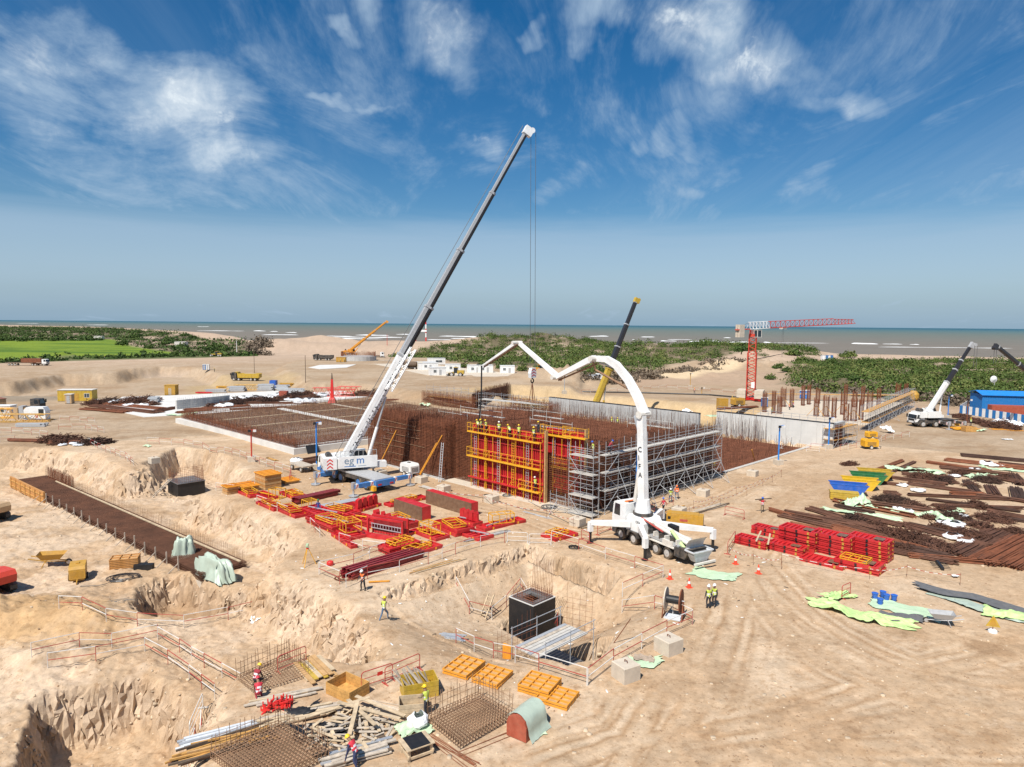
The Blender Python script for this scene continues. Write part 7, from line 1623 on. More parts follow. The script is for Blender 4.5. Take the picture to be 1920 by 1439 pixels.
# orange boxes by the crane
def ply_box(label,px,py,L_,w,h,rz,lidm='orange_panel',open_=False):
 P=ground(px,py);t=thing('shutter_box',label,'formwork box',P,rz)
 for k in range(int(h/.3)):
  q=MB();q.bx(-L_/2+random.uniform(0,.06),L_/2-random.uniform(0,.06),-w/2,w/2,k*.3+.01,k*.3+.28);q.build('panel_layer','orange_dull' if k % 2 else 'ply',t)
 q=MB();q.bx(-L_/2-.15,L_/2+.15,-w/2-.1,w/2+.1,int(h/.3)*.3+.01,int(h/.3)*.3+.12);q.build('top_panel',lidm,t)
 for x in np.linspace(-L_*.4,L_*.4,4): q=MB();q.bx(x-.05,x+.05,-w/2-.1,w/2+.1,int(h/.3)*.3+.121,int(h/.3)*.3+.2);q.build('rib',lidm,t)
ply_box('tall orange stack of shutter panels beside the crouching worker',503,913,3.0,2.2,1.9,A45);ply_box('orange stack of shutter panels left of the tall one',463,918,2.8,2.0,.7,A45);ply_box('small pale orange box at the bank edge',432,925,1.6,1.4,.9,A45);ply_box('low orange panel pile right of the crouching worker',540,904,2.6,2.0,.5,A45)
# crates and table
tcr=crate('yellow sided crate filled with broken lath',ground(786,1300),R(20),2.0,1.3,.95,'yellow_dull');s=random.Random(3)
for k in range(14): q=MB();x=s.uniform(-.8,.7);q.bar((x,s.uniform(-.4,.4),.4),(x-s.uniform(.2,.9),s.uniform(.1,.8),1.15+s.uniform(0,.3)),.1,.03);q.build('lath','timber_grey',tcr)
crate('open timber box in front of the worker in yellow vest',ground(774,1336),R(10),1.5,1.0,.75,'timber')
t=crate('open brown timber box with red straps behind the scrap heap',ground(652,1300,-.2),R(-35),2.0,1.5,.7,'timber_orange')
P=ground(781,1413);t=thing('work_bench','low timber work bench with black top at the bottom edge','bench',P,R(32))
for x in (-.6,.6):
 for y in (-.45,.45): q=MB();q.bx(x-.06,x+.06,y-.06,y+.06,-.03,.62);q.build('leg','timber',t)
q=MB();q.bx(-.75,.75,-.6,.6,.62,.67);q.build('bench_top','timber',t);q=MB();q.bx(-.52,.52,-.56,.56,.672,.69);q.build('film_sheet','black_membrane',t)
for y in (-.5,.5): q=MB();q.bx(-.7,.7,y-.03,y+.03,.12,.24);q.build('stretcher','timber',t)
for x in (-.66,.66): q=MB();q.bx(x-.03,x+.03,-.6,.6,.25,.36);q.build('stretcher','timber',t)
csheet('crumpled pale plastic sheets beside the work bench',778,1368,1.1,.8,.5,.9,'sheet_green',n=14);bag('white sack bag next to the crumpled plastic sheets',785,1362,.6,.7,grp=None)
# red box under a green sheet
P=ground(984,1372);t=thing('sheeted_box','red round topped box half covered by pale green sheet','box',P,R(-35))
prof=[(-.62,0),(.62,0),(.62,.75),(.5,1.05),(.25,1.25),(0,1.32),(-.25,1.25),(-.5,1.05),(-.62,.75)]
q=MB();q.prism(prof,(0,-.8,0),(1,0,0),(0,0,1),(0,1.6,0));q.build('box','container_red',t)
pr=[(.95,.02),(.72,.35),(.68,.8),(.56,1.1),(.27,1.31),(0,1.38),(-.27,1.31),(-.56,1.1),(-.70,.9)]
def shf(a,b):
 i=min(int(b*8),7);f=b*8-i;x=pr[i][0]*(1-f)+pr[i+1][0]*f;z=pr[i][1]*(1-f)+pr[i+1][1]*f;w=vnoise(np.array([a*9.]),np.array([b*7.]),6)[0]*.1
 return (x+w*.6,-.72+1.8*a+w,z+abs(w)*.4)
q=MB();q.sheet(shf,10,16);q.build('plastic_sheet','sheet_pale',t,smooth=True)
csheet('loose end of green plastic on the ground by the red box',1002,1374,.7,.4,.4,.25,'sheet_green',n=10)
# loose bars on the ground
def loose_bars(label,px,py,n,L_,rz,fan,m='rust',z=0,nm='loose_bars'):
 P=ground(px,py,z);t=thing(nm,label,'rebar',P,rz);s=random.Random(int(px))
 for k in range(n): a=s.uniform(-fan,fan);y=s.uniform(-.35,.35);q=MB();q.cyl((-L_/2*math.cos(a),y-L_/2*math.sin(a),.03),(L_/2*math.cos(a)*s.uniform(.6,1),y+L_/2*math.sin(a),.03),.02,4);q.build('bar',m,t)
loose_bars('fan of loose rebar rods lying below the near rebar mat',850,1412,9,4.0,R(-38),.16);loose_bars('thin loose rods behind the open timber box',735,1322,8,2.6,R(-24),.14,'timber_grey');loose_bars('loose rods on the ground right below the near rebar mat',915,1395,3,3.4,R(35),.02,'rust');loose_bars('dark hoses and rods left of the rocky hole',200,1130,4,5.0,R(28),.05,'wire',-3.6);loose_bars('rods lying left of the pump truck scaffold foot',1010,968,5,5,A45,.05,'galv')
# coils and cables
def coil(label,px,py,r,n,m='wire',z=0.0,sx=1.0):
 P=ground(px,py,z);t=thing('hose_coil',label,'hose',P,random.random());s=random.Random(int(px))
 for k in range(n):
  rr=r*s.uniform(.55,1);ox,oy=s.uniform(-.15,.15),s.uniform(-.15,.15);a=np.linspace(0,2*PI,19);q=MB();q.tube([(ox+rr*sx*math.cos(x),oy+rr*math.sin(x),.04+.03*k) for x in a],.03,5);q.build('loop',m,t)
coil('grey hose coil left of the rocky hole',232,1085,1.0,7,'boom_dark',-3.6,1.6);coil('black hose ring by the pump truck railing',1075,1028,.55,5,'black');coil('cable tangle in front of the red wall formwork',950,930,.8,4);coil('cable tangle before the narrow scaffold tower',1030,952,.9,6,'wire');coil('grey wire ring on the slope right of the chamber',1138,1118,.9,6,'steel',-1,1.3);coil('wire loops by the slope left of the white helmeted worker',650,1085,.9,3,'rust',0,1.6);coil('cable on the concrete block before the formwork',915,930,.5,4,'black')
def cable(label,pts,r=.03,m='wire'):
 P=[ground(a,b)+[0,0,.04] for a,b in pts];o=P[0];q=MB();C=[]
 for i in range(len(P)-1):
  for k in range(6):
   f=k/6;a=P[max(i-1,0)];b=P[i];c=P[i+1];d=P[min(i+2,len(P)-1)];C.append(.5*((2*b)+(-a+c)*f+(2*a-5*b+4*c-d)*f*f+(-a+3*b-3*c+d)*f**3)-o)
 C.append(P[-1]-o);q.tube(C,r,5);single(q,'cable',m,label,'cable',o)
cable('black cable winding across the yard before the red wall formwork',[(830,925),(880,930),(930,940),(980,955),(1030,965),(1075,985),(1100,990)]);cable('thin cable from the compressor to the orange shutter pile',[(150,1100),(190,1098),(215,1088),(235,1075)]);cable('second black cable crossing near the corner scaffold',[(990,940),(1030,960),(1070,965),(1110,1000)])
# gear on the left bench
def compressor(label,P,rz,m,dark='chassis',s=1.0,nm='compressor',stripes=True):
 t=thing(nm,label,'compressor',P,rz)
 q=MB();q.prism_y([(-1.1*s,.45*s),(1.1*s,.45*s),(1.1*s,1.35*s),(.9*s,1.6*s),(-.9*s,1.6*s),(-1.1*s,1.35*s)],-.65*s,.65*s);b=q.build('canopy',m,t)
 q=MB();q.bx(-1.0*s,1.0*s,-.55*s,.55*s,.28*s,.449*s);q.build('frame',dark,t)
 for k in range(6): q=MB();q.bx(-.7*s,.7*s,-.66*s,-.652*s,(.62+k*.1)*s,(.66+k*.1)*s);q.build('louvre',dark,b)
 for k in range(6): q=MB();q.bx(1.101*s,1.11*s,-.5*s,.5*s,(.62+k*.1)*s,(.66+k*.1)*s);q.build('louvre',dark,b)
 for y in (-.7,.7): wheel(t,-.1*s,y*s,.32*s,.2*s,'off_white')
 q=MB();q.bar((1.0*s,0,.4*s),(1.9*s,0,.35*s),.08*s);q.cyl((1.8*s,0,.02),(1.8*s,0,.4*s),.05,6);q.build('drawbar',dark,t)
 q=MB();q.bx(-.3*s,.1*s,-.15*s,.15*s,1.6*s,1.68*s);q.build('exhaust_hatch',dark,b)
 return t
compressor('ochre compressor on wheels on the left bench',ground(147,1088,-3.6),R(-62),'ochre','ochre',1.05);compressor('white compressor beside the big crane',G(768,892),A45,'white_paint','chassis',1.15);compressor('yellow and dark compressor on the haul road by the concrete wall',G(1630,842),.05,'yellow_paint','chassis',1.15);compressor('small ochre generator set near the column field',G(1633,823),.1,'yellow_paint','chassis',.9);compressor('ochre generator far right beside the tower crane base',G(1383,763),.2,'ochre','chassis',1.5);
q=G(1354,766);t=crate('yellow cabinet generator left of the tower crane base',q,.1,2.4,2.0,2.6,'ochre',True,'generator_cabinet','generator')
t=thing('generator','long ochre diesel generator behind the pump truck','generator',G(1284,990),R(-18))
q=MB();q.bx(-1.9,1.9,-.7,.7,.15,1.5);q.bx(-1.85,1.4,-.6,.6,1.5,1.62);b=q.build('canopy','ochre',t);q=MB();q.bx(-2.0,2.0,-.75,.75,0,.149);q.build('skid','chassis',t)
for k in range(7): q=MB();q.bx(1.901,1.91,-.55,.55,.4+k*.14,.46+k*.14);q.build('louvre','chassis',b)
for x in (-1.2,-.2,.7): q=MB();q.bx(x-.42,x+.42,-.712,-.702,.35,1.35);q.build('door','ochre',b)
q=MB();q.bx(-.5,.3,-.722,-.713,.85,1.1);q.build('badge','red_rail',b);q=MB();q.bx(-1.75,-1.45,-.722,-.713,1.0,1.3);q.build('badge','black',b)
def barrow(label,P,rz,m='ochre',s=1.0):
 t=thing('wheelbarrow',label,'wheelbarrow',P,rz);q=MB()
 q.add([(-.55*s,-.3*s,.55*s),(.5*s,-.28*s,.5*s),(.5*s,.28*s,.5*s),(-.55*s,.3*s,.55*s),(-.8*s,-.48*s,.98*s),(.85*s,-.45*s,.9*s),(.85*s,.45*s,.9*s),(-.8*s,.48*s,.98*s)],[(0,3,2,1),(0,1,5,4),(1,2,6,5),(2,3,7,6),(3,0,4,7)]);q.build('tray',m,t)
 for y in (-.3,.3): q=MB();q.tube([(.95*s,y*.3*s,.3*s),(-.4*s,y*s,.5*s),(-1.3*s,y*1.1*s,.75*s)],.035*s,6);q.tube([(-.3*s,y*s,.52*s),(-.55*s,y*1.2*s,.02)],.03*s,5);q.build('handle',m,t)
 wheel(t,.98*s,0,.22*s,.1*s)
 return t
barrow('big tan wheelbarrow hopper standing on the left bench',ground(98,1062,-3.6),R(20),'ochre',1.5);barrow('grey wheelbarrow next to the wet mortar heap',G(1765,1172),R(160),'boom_grey',1.0)
# survey tripod and red case
P=G(577,1060,0);P=ground(577,1060);t=thing('survey_tripod','yellow survey tripod with instrument at the edge of the bank','tripod',P,0)
for a in (.4,2.5,4.6): q=MB();q.cyl((.75*math.cos(a),.75*math.sin(a),-.05),(.08*math.cos(a),.08*math.sin(a),1.5),.035,6);q.build('leg','yellow_paint',t)
q=MB();q.cyl((0,0,1.48),(0,0,1.6),.12,10);q.build('head_plate','red_bright',t);q=MB();q.box((0,0,1.78),(.2,.2,.34));q.cyl((-.05,-.2,1.8),(-.05,.2,1.8),.07,8);q.build('instrument','sheet_green',t)
P=ground(619,1060);q=MB();q.lathe([(.28,0),(.32,.1),(.3,.3),(.2,.38)],n=10);single(q,'instrument_case','red_bright','small red case on the ground near the survey tripod','case',P)
# cable drum
P=ground(1262,1158);t=thing('cable_drum','brown cable drum on a steel stand beside the pit railing','cable drum',P,R(-25))
for x in (-.55,.55):
 q=MB();q.cyl((x-.04,0,1.35),(x+.04,0,1.35),.85,22);q.build('flange','concrete_tan' if x<0 else 'rust',t)
 q=MB();q.bar((x*1.3,-.5,0),(x*1.3,0,1.35),.08);q.bar((x*1.3,.5,0),(x*1.3,0,1.35),.08);q.bar((x*1.3,-.55,.04),(x*1.3,.55,.04),.08);q.build('stand','rust',t)
q=MB();q.cyl((-.5,0,1.35),(.5,0,1.35),.3,14);q.build('core','black',t);q=MB();q.cyl((-.8,0,1.35),(.8,0,1.35),.05,8);q.build('axle','steel',t);q=MB();q.bx(-.6,.6,-.5,.5,.0,.06);q.build('tray','sheet_grey',t)
# cones and warning sign
def cone(label,px,py,s=1.0):
 P=ground(px,py);t=thing('traffic_cone',label,'cone',P,.3,'traffic cones')
 q=MB();q.bx(-.2*s,.2*s,-.2*s,.2*s,0,.05);q.build('base','cone_red',t);q=MB();q.lathe([(.15*s,.05),(.1*s,.3*s)],n=12);q.build('lower_body','cone_red',t,smooth=False);q=MB();q.lathe([(.1*s,.301*s),(.07*s,.48*s)],n=12);q.build('sleeve','white_paint',t);q=MB();q.lathe([(.07*s,.481*s),(.03*s,.72*s)],n=12);q.build('tip','cone_red',t)
cone('red cone between drum and pump truck, left of the two',1256,1086,1.15);cone('red cone between drum and pump truck, right of the two',1292,1102,1.15);cone('red cone right of the pump hopper sheet',1379,1058,1.15);cone('red cone alone on the open dirt beyond the hopper',1422,1076,1.15)
P=G(1861,1186);t=thing('warning_sign','yellow triangular warning sign on white base in the yard','sign',P,R(-20));q=MB();q.lathe([(.3,0),(.28,.15),(.15,.25)],n=12);q.build('base','white_paint',t);q=MB();q.cyl((0,0,.2),(0,0,.5),.03,6);q.build('pole','rust',t);q=MB();q.prism_y([(-.45,.42),(.45,.42),(0,1.25)],-.03,.0);q.build('sign_plate','yellow_dull',t)
q=MB();q.prism_y([(-.30,.5),(.30,.5),(0,1.08)],-.036,-.031);q.build('symbol_field','ochre',t)
# sheets with mortar in the yard
csheet('long crumpled lime green sheet lying on the dirt beside buckets',1610,1150,4.2,1.0,R(-42),.8,'sheet_lime',n=26);csheet('lime green sheet end left of the buckets',1572,1122,1.8,.7,R(10),.8,'sheet_lime',n=16);csheet('flat pale green sheet under the blue buckets',1690,1145,2.6,1.4,R(-30),.12,'sheet_green',n=14)
csheet('wet grey mortar spread on the sheet beside the buckets',1690,1160,1.7,.8,R(-25),.25,'concrete_wet','mortar_spread','mortar',n=12,lift=.14)
csheet('long pale sheet under the grey slurry at the right',1850,1142,4.8,1.0,R(-48),.3,'sheet_pale',n=20);csheet('dark grey slurry spread on the long pale sheet',1822,1128,4.6,.8,R(-50),.10,'concrete_wet','slurry_spread','mortar',n=16,lift=.2);csheet('bright lime end of the long sheet at the right edge',1890,1158,1.8,.8,R(-35),.7,'sheet_lime',n=16)
csheet('pale green sheet spread below the pump hopper',1338,1078,2.2,1.3,R(-35),.12,'sheet_green',n=16);csheet('small tarp with mortar between the two concrete blocks',1212,1240,1.2,.7,R(-10),.2,'sheet_green',n=12);csheet('small mortar heap on the tarp between the blocks',1208,1238,.75,.45,R(-10),.55,'sand_pile','mortar_heap','mortar',n=10,lift=.1)
csheet('white torn sheet on the ground in the lower left hollow',496,1165,1.3,.6,R(35),.25,'sheet_white',zpl=-3.4,n=12)
for k,(px,py) in enumerate(((1676,1128),(1650,1135),(1662,1127),(1640,1124),(1655,1121))):
 P=ground(px,py);t=thing('bucket',f'blue bucket on the flat green sheet, {ordn[k]} of the five','bucket',P+[0,0,.08],k,'blue buckets');q=MB();q.lathe([(.17,0),(.23,.42)],n=12);q.build('pail','bin_blue',t);q=MB();q.lathe([(.235,.40),(.25,.42),(.25,.45),(.235,.46)],n=12);q.build('rim','bin_blue',t)
csheet('lump of white fabric on the dirt by the small stakes',1790,1082,.4,.3,0,.4,'sheet_white',n=8)
# hand cart behind crane
P=G(566,882);t=thing('flat_trailer','grey flat trailer on small wheels left of the big crane','trailer',P,A45);q=MB();q.bx(-2.0,2.0,-.9,.9,.75,.95);q.build('load_bed','timber_grey',t)
for x in (-1.4,1.3):
 for y in (-.75,.75): wheel(t,x,y,.38,.25,'rim_grey')
# ------------------------------------------------------------------ cabins, containers, sheds
def corr_box(t,name,x0,x1,y0,y1,z0,z1,m,step=.28,dep=.04):
 """container shell: ribbed long and short walls"""
 mb=MB();mb.bx(x0,x1,y0,y1,z0,z1);b=mb.build(name,m,t)
 q=MB()
 for x in np.arange(x0+.15,x1-.15,step):
  q.bx(x,x+step*.5,y0-dep,y0-.002,z0+.12,z1-.12);q.bx(x,x+step*.5,y1+.002,y1+dep,z0+.12,z1-.12)
 for y in np.arange(y0+.15,y1-.15,step):
  q.bx(x0-dep,x0-.002,y,y+step*.5,z0+.12,z1-.12);q.bx(x1+.002,x1+dep,y,y+step*.5,z0+.12,z1-.12)
 q.build('corrugation',m,b,kind='stuff');return b
def cabin(label,P,rz,L_,w,h,m,roofm=None,doors=((0,.9),),wins=((1.5,1.0),),nm='site_cabin',cat='cabin',grp=None,side=-1,corr=False):
 t=thing(nm,label,cat,P,rz,grp)
 if corr: b=corr_box(t,'shell',-L_/2,L_/2,-w/2,w/2,.1,h,m)
 else:
  q=MB();q.bx(-L_/2,L_/2,-w/2,w/2,.1,h);b=q.build('wall',m,t)
  for x in np.arange(-L_/2+1.2,L_/2-.3,1.2): q=MB();q.bx(x-.02,x+.02,-w/2-.012,-w/2-.002,.12,h-.05);q.build('panel_joint','boom_grey' if m != 'yellow_dull' else 'ochre',b)
 q=MB();q.bx(-L_/2-.12,L_/2+.12,-w/2-.12,w/2+.12,h,h+.14);q.build('roof',roofm or m,t)
 q=MB();q.bx(-L_/2+.05,L_/2-.05,-w/2+.05,w/2-.05,0,.099);q.build('skid','chassis',t)
 for x,ww in doors:
  q=MB();q.bx(x-ww/2,x+ww/2,side*w/2-.03,side*w/2+.03,.15,2.15);d=q.build('door','ochre' if m=='yellow_dull' else 'boom_grey',t);q=MB();q.bx(x+ww*.3,x+ww*.36,side*w/2-.07,side*w/2+.07,1.05,1.12);q.build('handle','black',d)
 for x,ww in wins:
  q=MB();q.bx(x-ww/2,x+ww/2,side*w/2-.03,side*w/2+.03,1.1,2.1);wd=q.build('window','glass_pale',t)
  q=MB()
  for a in ((x-ww/2-.06,x-ww/2-.001,1.04,2.16),(x+ww/2+.001,x+ww/2+.06,1.04,2.16),(x-ww/2,x+ww/2,2.101,2.16),(x-ww/2,x+ww/2,1.04,1.099),(x-.03,x+.03,1.1,2.1)): q.bx(a[0],a[1],side*w/2-.045,side*w/2+.045,a[2],a[3])
  q.build('frame','white_paint',wd,kind='stuff')
 return t
cabin('yellow site cabin with small window on the left',G(146,752),.12,8.6,3.0,3.0,'yellow_dull','off_white',((.3,1.4),),((3.0,1.2),))
cabin('narrow pale toilet booth in front of the yellow cabin',G(131,757),.1,1.6,1.5,2.4,'container_tan','off_white',((0,.8),),())
cabin('tan shipping container with brown roof at the left edge',G(-12,769),R(-38),9.5,2.6,2.9,'container_tan','container_roof',(),(),'shipping_container','container',corr=True)
cabin('orange container beside the lean concrete slab',G(322,741),.05,3.0,2.4,2.9,'ochre','ochre',((0,1.0),),(),'shipping_container','container',corr=True)
for k,(px,py,L_,rz) in enumerate(((820,704,6,.35),(849,697,5.6,.35),(802,694,8,.35),(785,692,14,.35),(890,699,5.5,.3),(909,699,6,.3),(951,700,5.6,.1),(818,684,8,.3))):
 cabin(['white site cabin nearest the yellow loader','white site cabin right of the nearest one','white site cabin behind the two front ones','long white site cabin at the left of the row','white site cabin in the middle, left of a pair','white site cabin in the middle, right of a pair','white site cabin at the right end of the row','long white cabin with blue panel at the back'][k],G(px,py,2.5),rz,L_,2.8,2.9,'white_paint','white_paint',((.8,.9),) if k != 7 else (),((-1.2,1.0),) if k != 7 else ((1.0,3.0),),grp='white site cabins')
cabin('white hut with flat dark roof behind the yellow crane',G(1100,719),-.1,6,3,3.0,'white_paint','boom_grey',((-1,.9),),((1.4,1.2),))
for k,(px,py,m) in enumerate(((384,694,'blue_paint'),(390,694,'white_paint'),(1505,748,'blue_bright'),(1513,748,'blue_bright'),(1433,763,'blue_paint'))): cabin(['blue toilet booth on the far levelled ground','white toilet booth next to the far blue one','blue toilet booth behind the rebar columns, left one','blue toilet booth behind the rebar columns, right one','blue booth at the foot of the tower crane'][k],G(px,py),.1,1.3,1.3,2.4,m,'white_paint',((0,.7),),(),'toilet_booth','toilet')
for k,(px,m) in enumerate(((1543,'white_paint'),(1548,'blue_paint'),(1552,'white_paint'),(1557,'blue_paint'))): cabin(['white beach hut, leftmost of four by the shore','blue beach hut, second of four by the shore','white beach hut, third of four by the shore','blue beach hut, rightmost of four by the shore'][k],G(px,676),.1,2.0,2.5,3.2,m,m,(),(),'beach_hut','hut')
for k,(px,py) in enumerate(((186,637),(340,650))): cabin(['small pale farmhouse among the far left trees','tiny white hut by the left sand track'][k],G(px,py),0,9,6,4,'off_white','off_white',((0,1),),((2,1),),'farmhouse','house')
# blue shed, orange container, striped fence at the right
P=G(1945,775);t=thing('blue_shed','long blue corrugated shed at the right edge','shed',P,R(-12));corr_box(t,'wall',-14,14,-3,4,0,4.6,'blue_sheet',.4)
q=MB();q.prism([(-3.4,4.6),(.5,5.5),(4.4,4.8),(4.4,4.68),(.5,5.38),(-3.4,4.48)],(-14.3,0,0),(0,1,0),(0,0,1),(28.6,0,0));q.build('roof','blue_bright',t);q=MB();q.bx(2.0,9,-3.12,-3.07,2.0,4.3);q.build('white_panel','white_paint',t)
P=G(1925,784);t=thing('shipping_container','long orange red container in front of the blue shed','container',P,R(-14));corr_box(t,'shell',-8,8,-1.25,1.25,.1,2.9,'container_red')
A=G(1799,775);B=G(1990,806);d=B-A;L_=np.linalg.norm(d[:2]);t=thing('striped_fence','blue and white striped sheet fence in front of the orange container','fence',A,math.atan2(d[1],d[0]));n=int(L_/.95)
for k in range(n): q=MB();q.bx(k*L_/n,(k+1)*L_/n-.01,-.04,.04,0,2.0);q.build('sheet_panel','blue_sheet' if k % 2==0 else 'white_paint',t)
A2=G(1822,760);d2=A2-A;t=thing('striped_fence','short white return of the striped sheet fence','fence',A,math.atan2(d2[1],d2[0]));L2=np.linalg.norm(d2[:2])
for k in range(6): q=MB();q.bx(k*L2/6+.1,(k+1)*L2/6,-.04,.04,0,2.0);q.build('sheet_panel','white_paint',t)
heaps([(1815,790),(1830,793),(1845,797),(1860,801),(1880,803),(1900,806),(1800,783)],'rebar heaps along the striped fence','rusty heap along the striped fence, {} from the left',0,1.5)
for k,(px,py,s,h) in enumerate(((1880,797,2.0,1.2),(1893,798,1.6,1.1),(1905,799,1.6,1.0))): bag(f'white sack before the striped fence, {ordn[k]} from the left',px,py,s,h,grp='sacks by the striped fence')
bag('red sack on the dirt left of the yellow boards',1822,789,1.0,.6,m='red_bright',grp=None)
planks('heap of orange boards near the white crane',1808,806,6,3,5,.1,['orange_panel','timber_orange','yellow_paint'],0,3,fan=.3,th=.12,pw=.5);crate('brown crate beside the orange boards near the white crane',G(1816,809),0,2.2,1.6,1.0,'timber_orange');csheet('pale green sheet beside the orange boards',1832,808,1.8,1.0,0,1.2,'sheet_green',n=10);planks('orange boards lying alone on the right',1873,806,4,2,3,0,['orange_panel'],0,1);planks('orange boards at the far right edge',1905,808,4,2,3,0,['orange_panel'],0,1);csheet('white scrap sheet alone on the right dirt',1890,825,1.2,.7,.4,.3,'sheet_white',n=8)
csheet('white cloth over a bin by the scaffolds right end',1664,812,1.2,1.0,0,2.4,'sheet_white',n=8)
# ------------------------------------------------------------------ far left storage
Ps=polyz([(190,765),(270,783),(430,775),(690,745),(640,728),(430,738),(330,742),(230,745)]);q=MB();q.prism_z([tuple(p) for p in Ps],-.2,.10);single(q,'lean_concrete','concrete_lt','pale lean concrete floor under the left rebar store','slab')
A=G(330,768,.1);B=G(430,757,.1);d=B-A;t=thing('concrete_wall','low pale wall with streaks in the left rebar store','wall',A,math.atan2(d[1],d[0]));q=MB();L_=np.linalg.norm(d[:2])
for k in range(8): q=MB();q.bx(k*L_/8,(k+1)*L_/8-.03,-.3,.3,0,2.2);q.build('panel','concrete_lt',t)
q=MB();wall_mesh(q,(0,-.5),(L_,-.5),0,2.6,.5,.03,.2,.4);q.build('starter_bars','boom_grey',t,kind='stuff')
LB=[(155,768,240,775,2.5),(175,762,300,776,3.5),(200,758,305,768,3.0),(280,776,330,766,3.0),(330,776,400,770,2.0),(345,771,470,762,2.6),(390,762,500,755,2.4),(455,758,560,757,2.2),(430,770,540,766,1.6),(530,748,590,745,2),(90,833,195,832,1.4),(15,828,100,830,.7),(570,866,680,845,1.6),(560,872,650,862,1.2),(700,742,790,748,2.2),(640,742,720,745,2.0),(690,752,800,752,1.2),(945,709,1010,713,1.6),(760,888,790,897,.8),(1345,769,1420,764,1.6)]
LBn=['front row of the left store before the yellow cabin','largest of the left store','behind the largest in the left store','beside the lean concrete lane','foremost below the streaked wall','long one below the streaked wall','in the middle of the left store','right of the middle of the left store','next to the slab back edge','at the back by the red crane parts','right part of the pile on the left bank','thin one on the left bank','behind the big crane cab','nearest behind the big crane cab','behind the slab near the far scaffold','behind the slab, farther left','thin one behind the slab','far off before the white cabins','by the white compressor','by the tower crane foot']
for nm,b in zip(LBn,LB): bundle(f'rusty rebar bundle, {nm}',*b[:4],w=b[4],h=.5,m=random.choice(['rust','rust_red','rust_dark']),grp='rebar bundles around the site',n=30)
heaps([(178,759),(205,756),(240,752),(250,756),(275,752),(285,760),(400,764),(425,761),(445,758),(470,753),(485,752),(500,756),(520,752),(540,750),(555,745),(575,742),(590,746),(100,828),(125,831),(180,832),(215,760),(680,742),(705,741)],'rebar heaps in the left store','dark tangled rebar heap left of the cage, {} from the left',0,1.7)
for k,(px,py,s,h) in enumerate(sorted([(215,757,1.6,.9),(243,754,2.0,1.0),(240,762,1.4,.7),(270,762,1.3,.7),(368,758,1.4,.9),(387,761,1.5,.8),(440,754,2.2,1.2),(455,751,1.8,1.1),(480,748,2.0,1.0),(505,748,2.0,.9),(520,744,2.0,1.0),(563,757,2.0,1.2),(580,757,2.0,1.4),(420,764,2.4,1.0),(550,751,2.4,.7),(605,744,2.0,.9),(140,834,.8,.5),(148,836,.9,.4),(118,836,.7,.4),(555,867,1.0,.7)])): bag(f'white sack in the left store, {ordn[k]} from the left',px,py,s,h,m=random.choice(['bag_white','sheet_grey']),grp='sacks in the left store')
csheet('pale yellow green sheet at the left end of the slab',340,778,3.4,1.6,.2,.8,'sheet_green',n=12);csheet('grey sheet over rebar behind the yellow cabin',205,752,4.0,1.4,.2,1.2,'sheet_grey',n=12);csheet('green white bundle on the slab back edge',797,762,1.6,1.0,0,1.6,'sheet_green',n=8);csheet('pale green sheet near the tower crane base',1362,778,5,1.6,.1,.8,'sheet_green',n=12);csheet('small yellow green sack by the notch railing',275,838,.7,.6,0,.8,'sheet_green',n=8);csheet('white bags by the concrete wall top',1280,775,2.2,1.2,0,2.0,'bag_white',n=10)
for k,(px,py,m,L_,w,h) in enumerate(((445,734,'galv',5,3,1.4),(405,736,'galv',6,2,.8),(500,733,'boom_grey',5,3,1.8),(530,733,'steel',4,3,1.6),(555,738,'galv',5,2,1.2),(290,755,'galv',2.4,1.8,1.2),(60,800,'galv',6,2,.3))):
 planks(f'grey stack of steel props and frames, {ordn[k]} of those along the left store',px,py,L_,w,4,.1,[m,'boom_grey'],0,int(h/.3)+1,th=.28,pw=.6,nm='prop_stack')
crate('blue bin at the back of the left store',G(513,727),0,2,2,2.4,'bin_blue',False,'waste_bin','bin');crate('brown box at the left store, right side',G(532,747),0,2.2,1.6,2.0,'container_red',True);planks('yellow frames laid behind the lean concrete',430,728,9,2,4,0,['yellow_paint','ochre'],0,2,th=.3,pw=.3,fan=.1);planks('red bars on the lean concrete',382,738,5,1.2,3,0,['red_paint'],0,2,th=.2);planks('ochre skip of scrap at the back of the left store',538,726,4,2.4,4,.1,['ochre'],0,4,th=.3,pw=.6,fan=.15)
# red crane sections lying behind the slab
def lattice_lying(label,px,py,L_,w,rz,m,n=8):
 P=ground(px,py);t=thing('lattice_section',label,'crane section',P,rz);A=np.array(P)+[-L_/2*math.cos(rz),-L_/2*math.sin(rz),w/2+.1];B=np.array(P)+[L_/2*math.cos(rz),L_/2*math.sin(rz),w/2+.1];d,sd2,up2=frame_of(A,B);truss(t,'lattice',A,B,w,n,.09,m,sd2,up2)
for a in (('red lattice crane section, left of three behind the slab',612,742,8,2.2,.05,'crane_red'),('red lattice crane section, middle of three behind the slab',640,744,8,2.0,.2,'crane_red'),('red lattice crane section, right of three behind the slab',655,738,7,2.0,-.1,'crane_red'),('yellow lattice crane mast section at the left edge, upper',12,784,9,2.0,.05,'yellow_paint'),('yellow lattice crane mast section at the left edge, lower',40,792,11,1.6,.05,'ochre'),('yellow lattice section behind the lean concrete',470,732,10,1.6,.0,'ochre')): lattice_lying(*a)
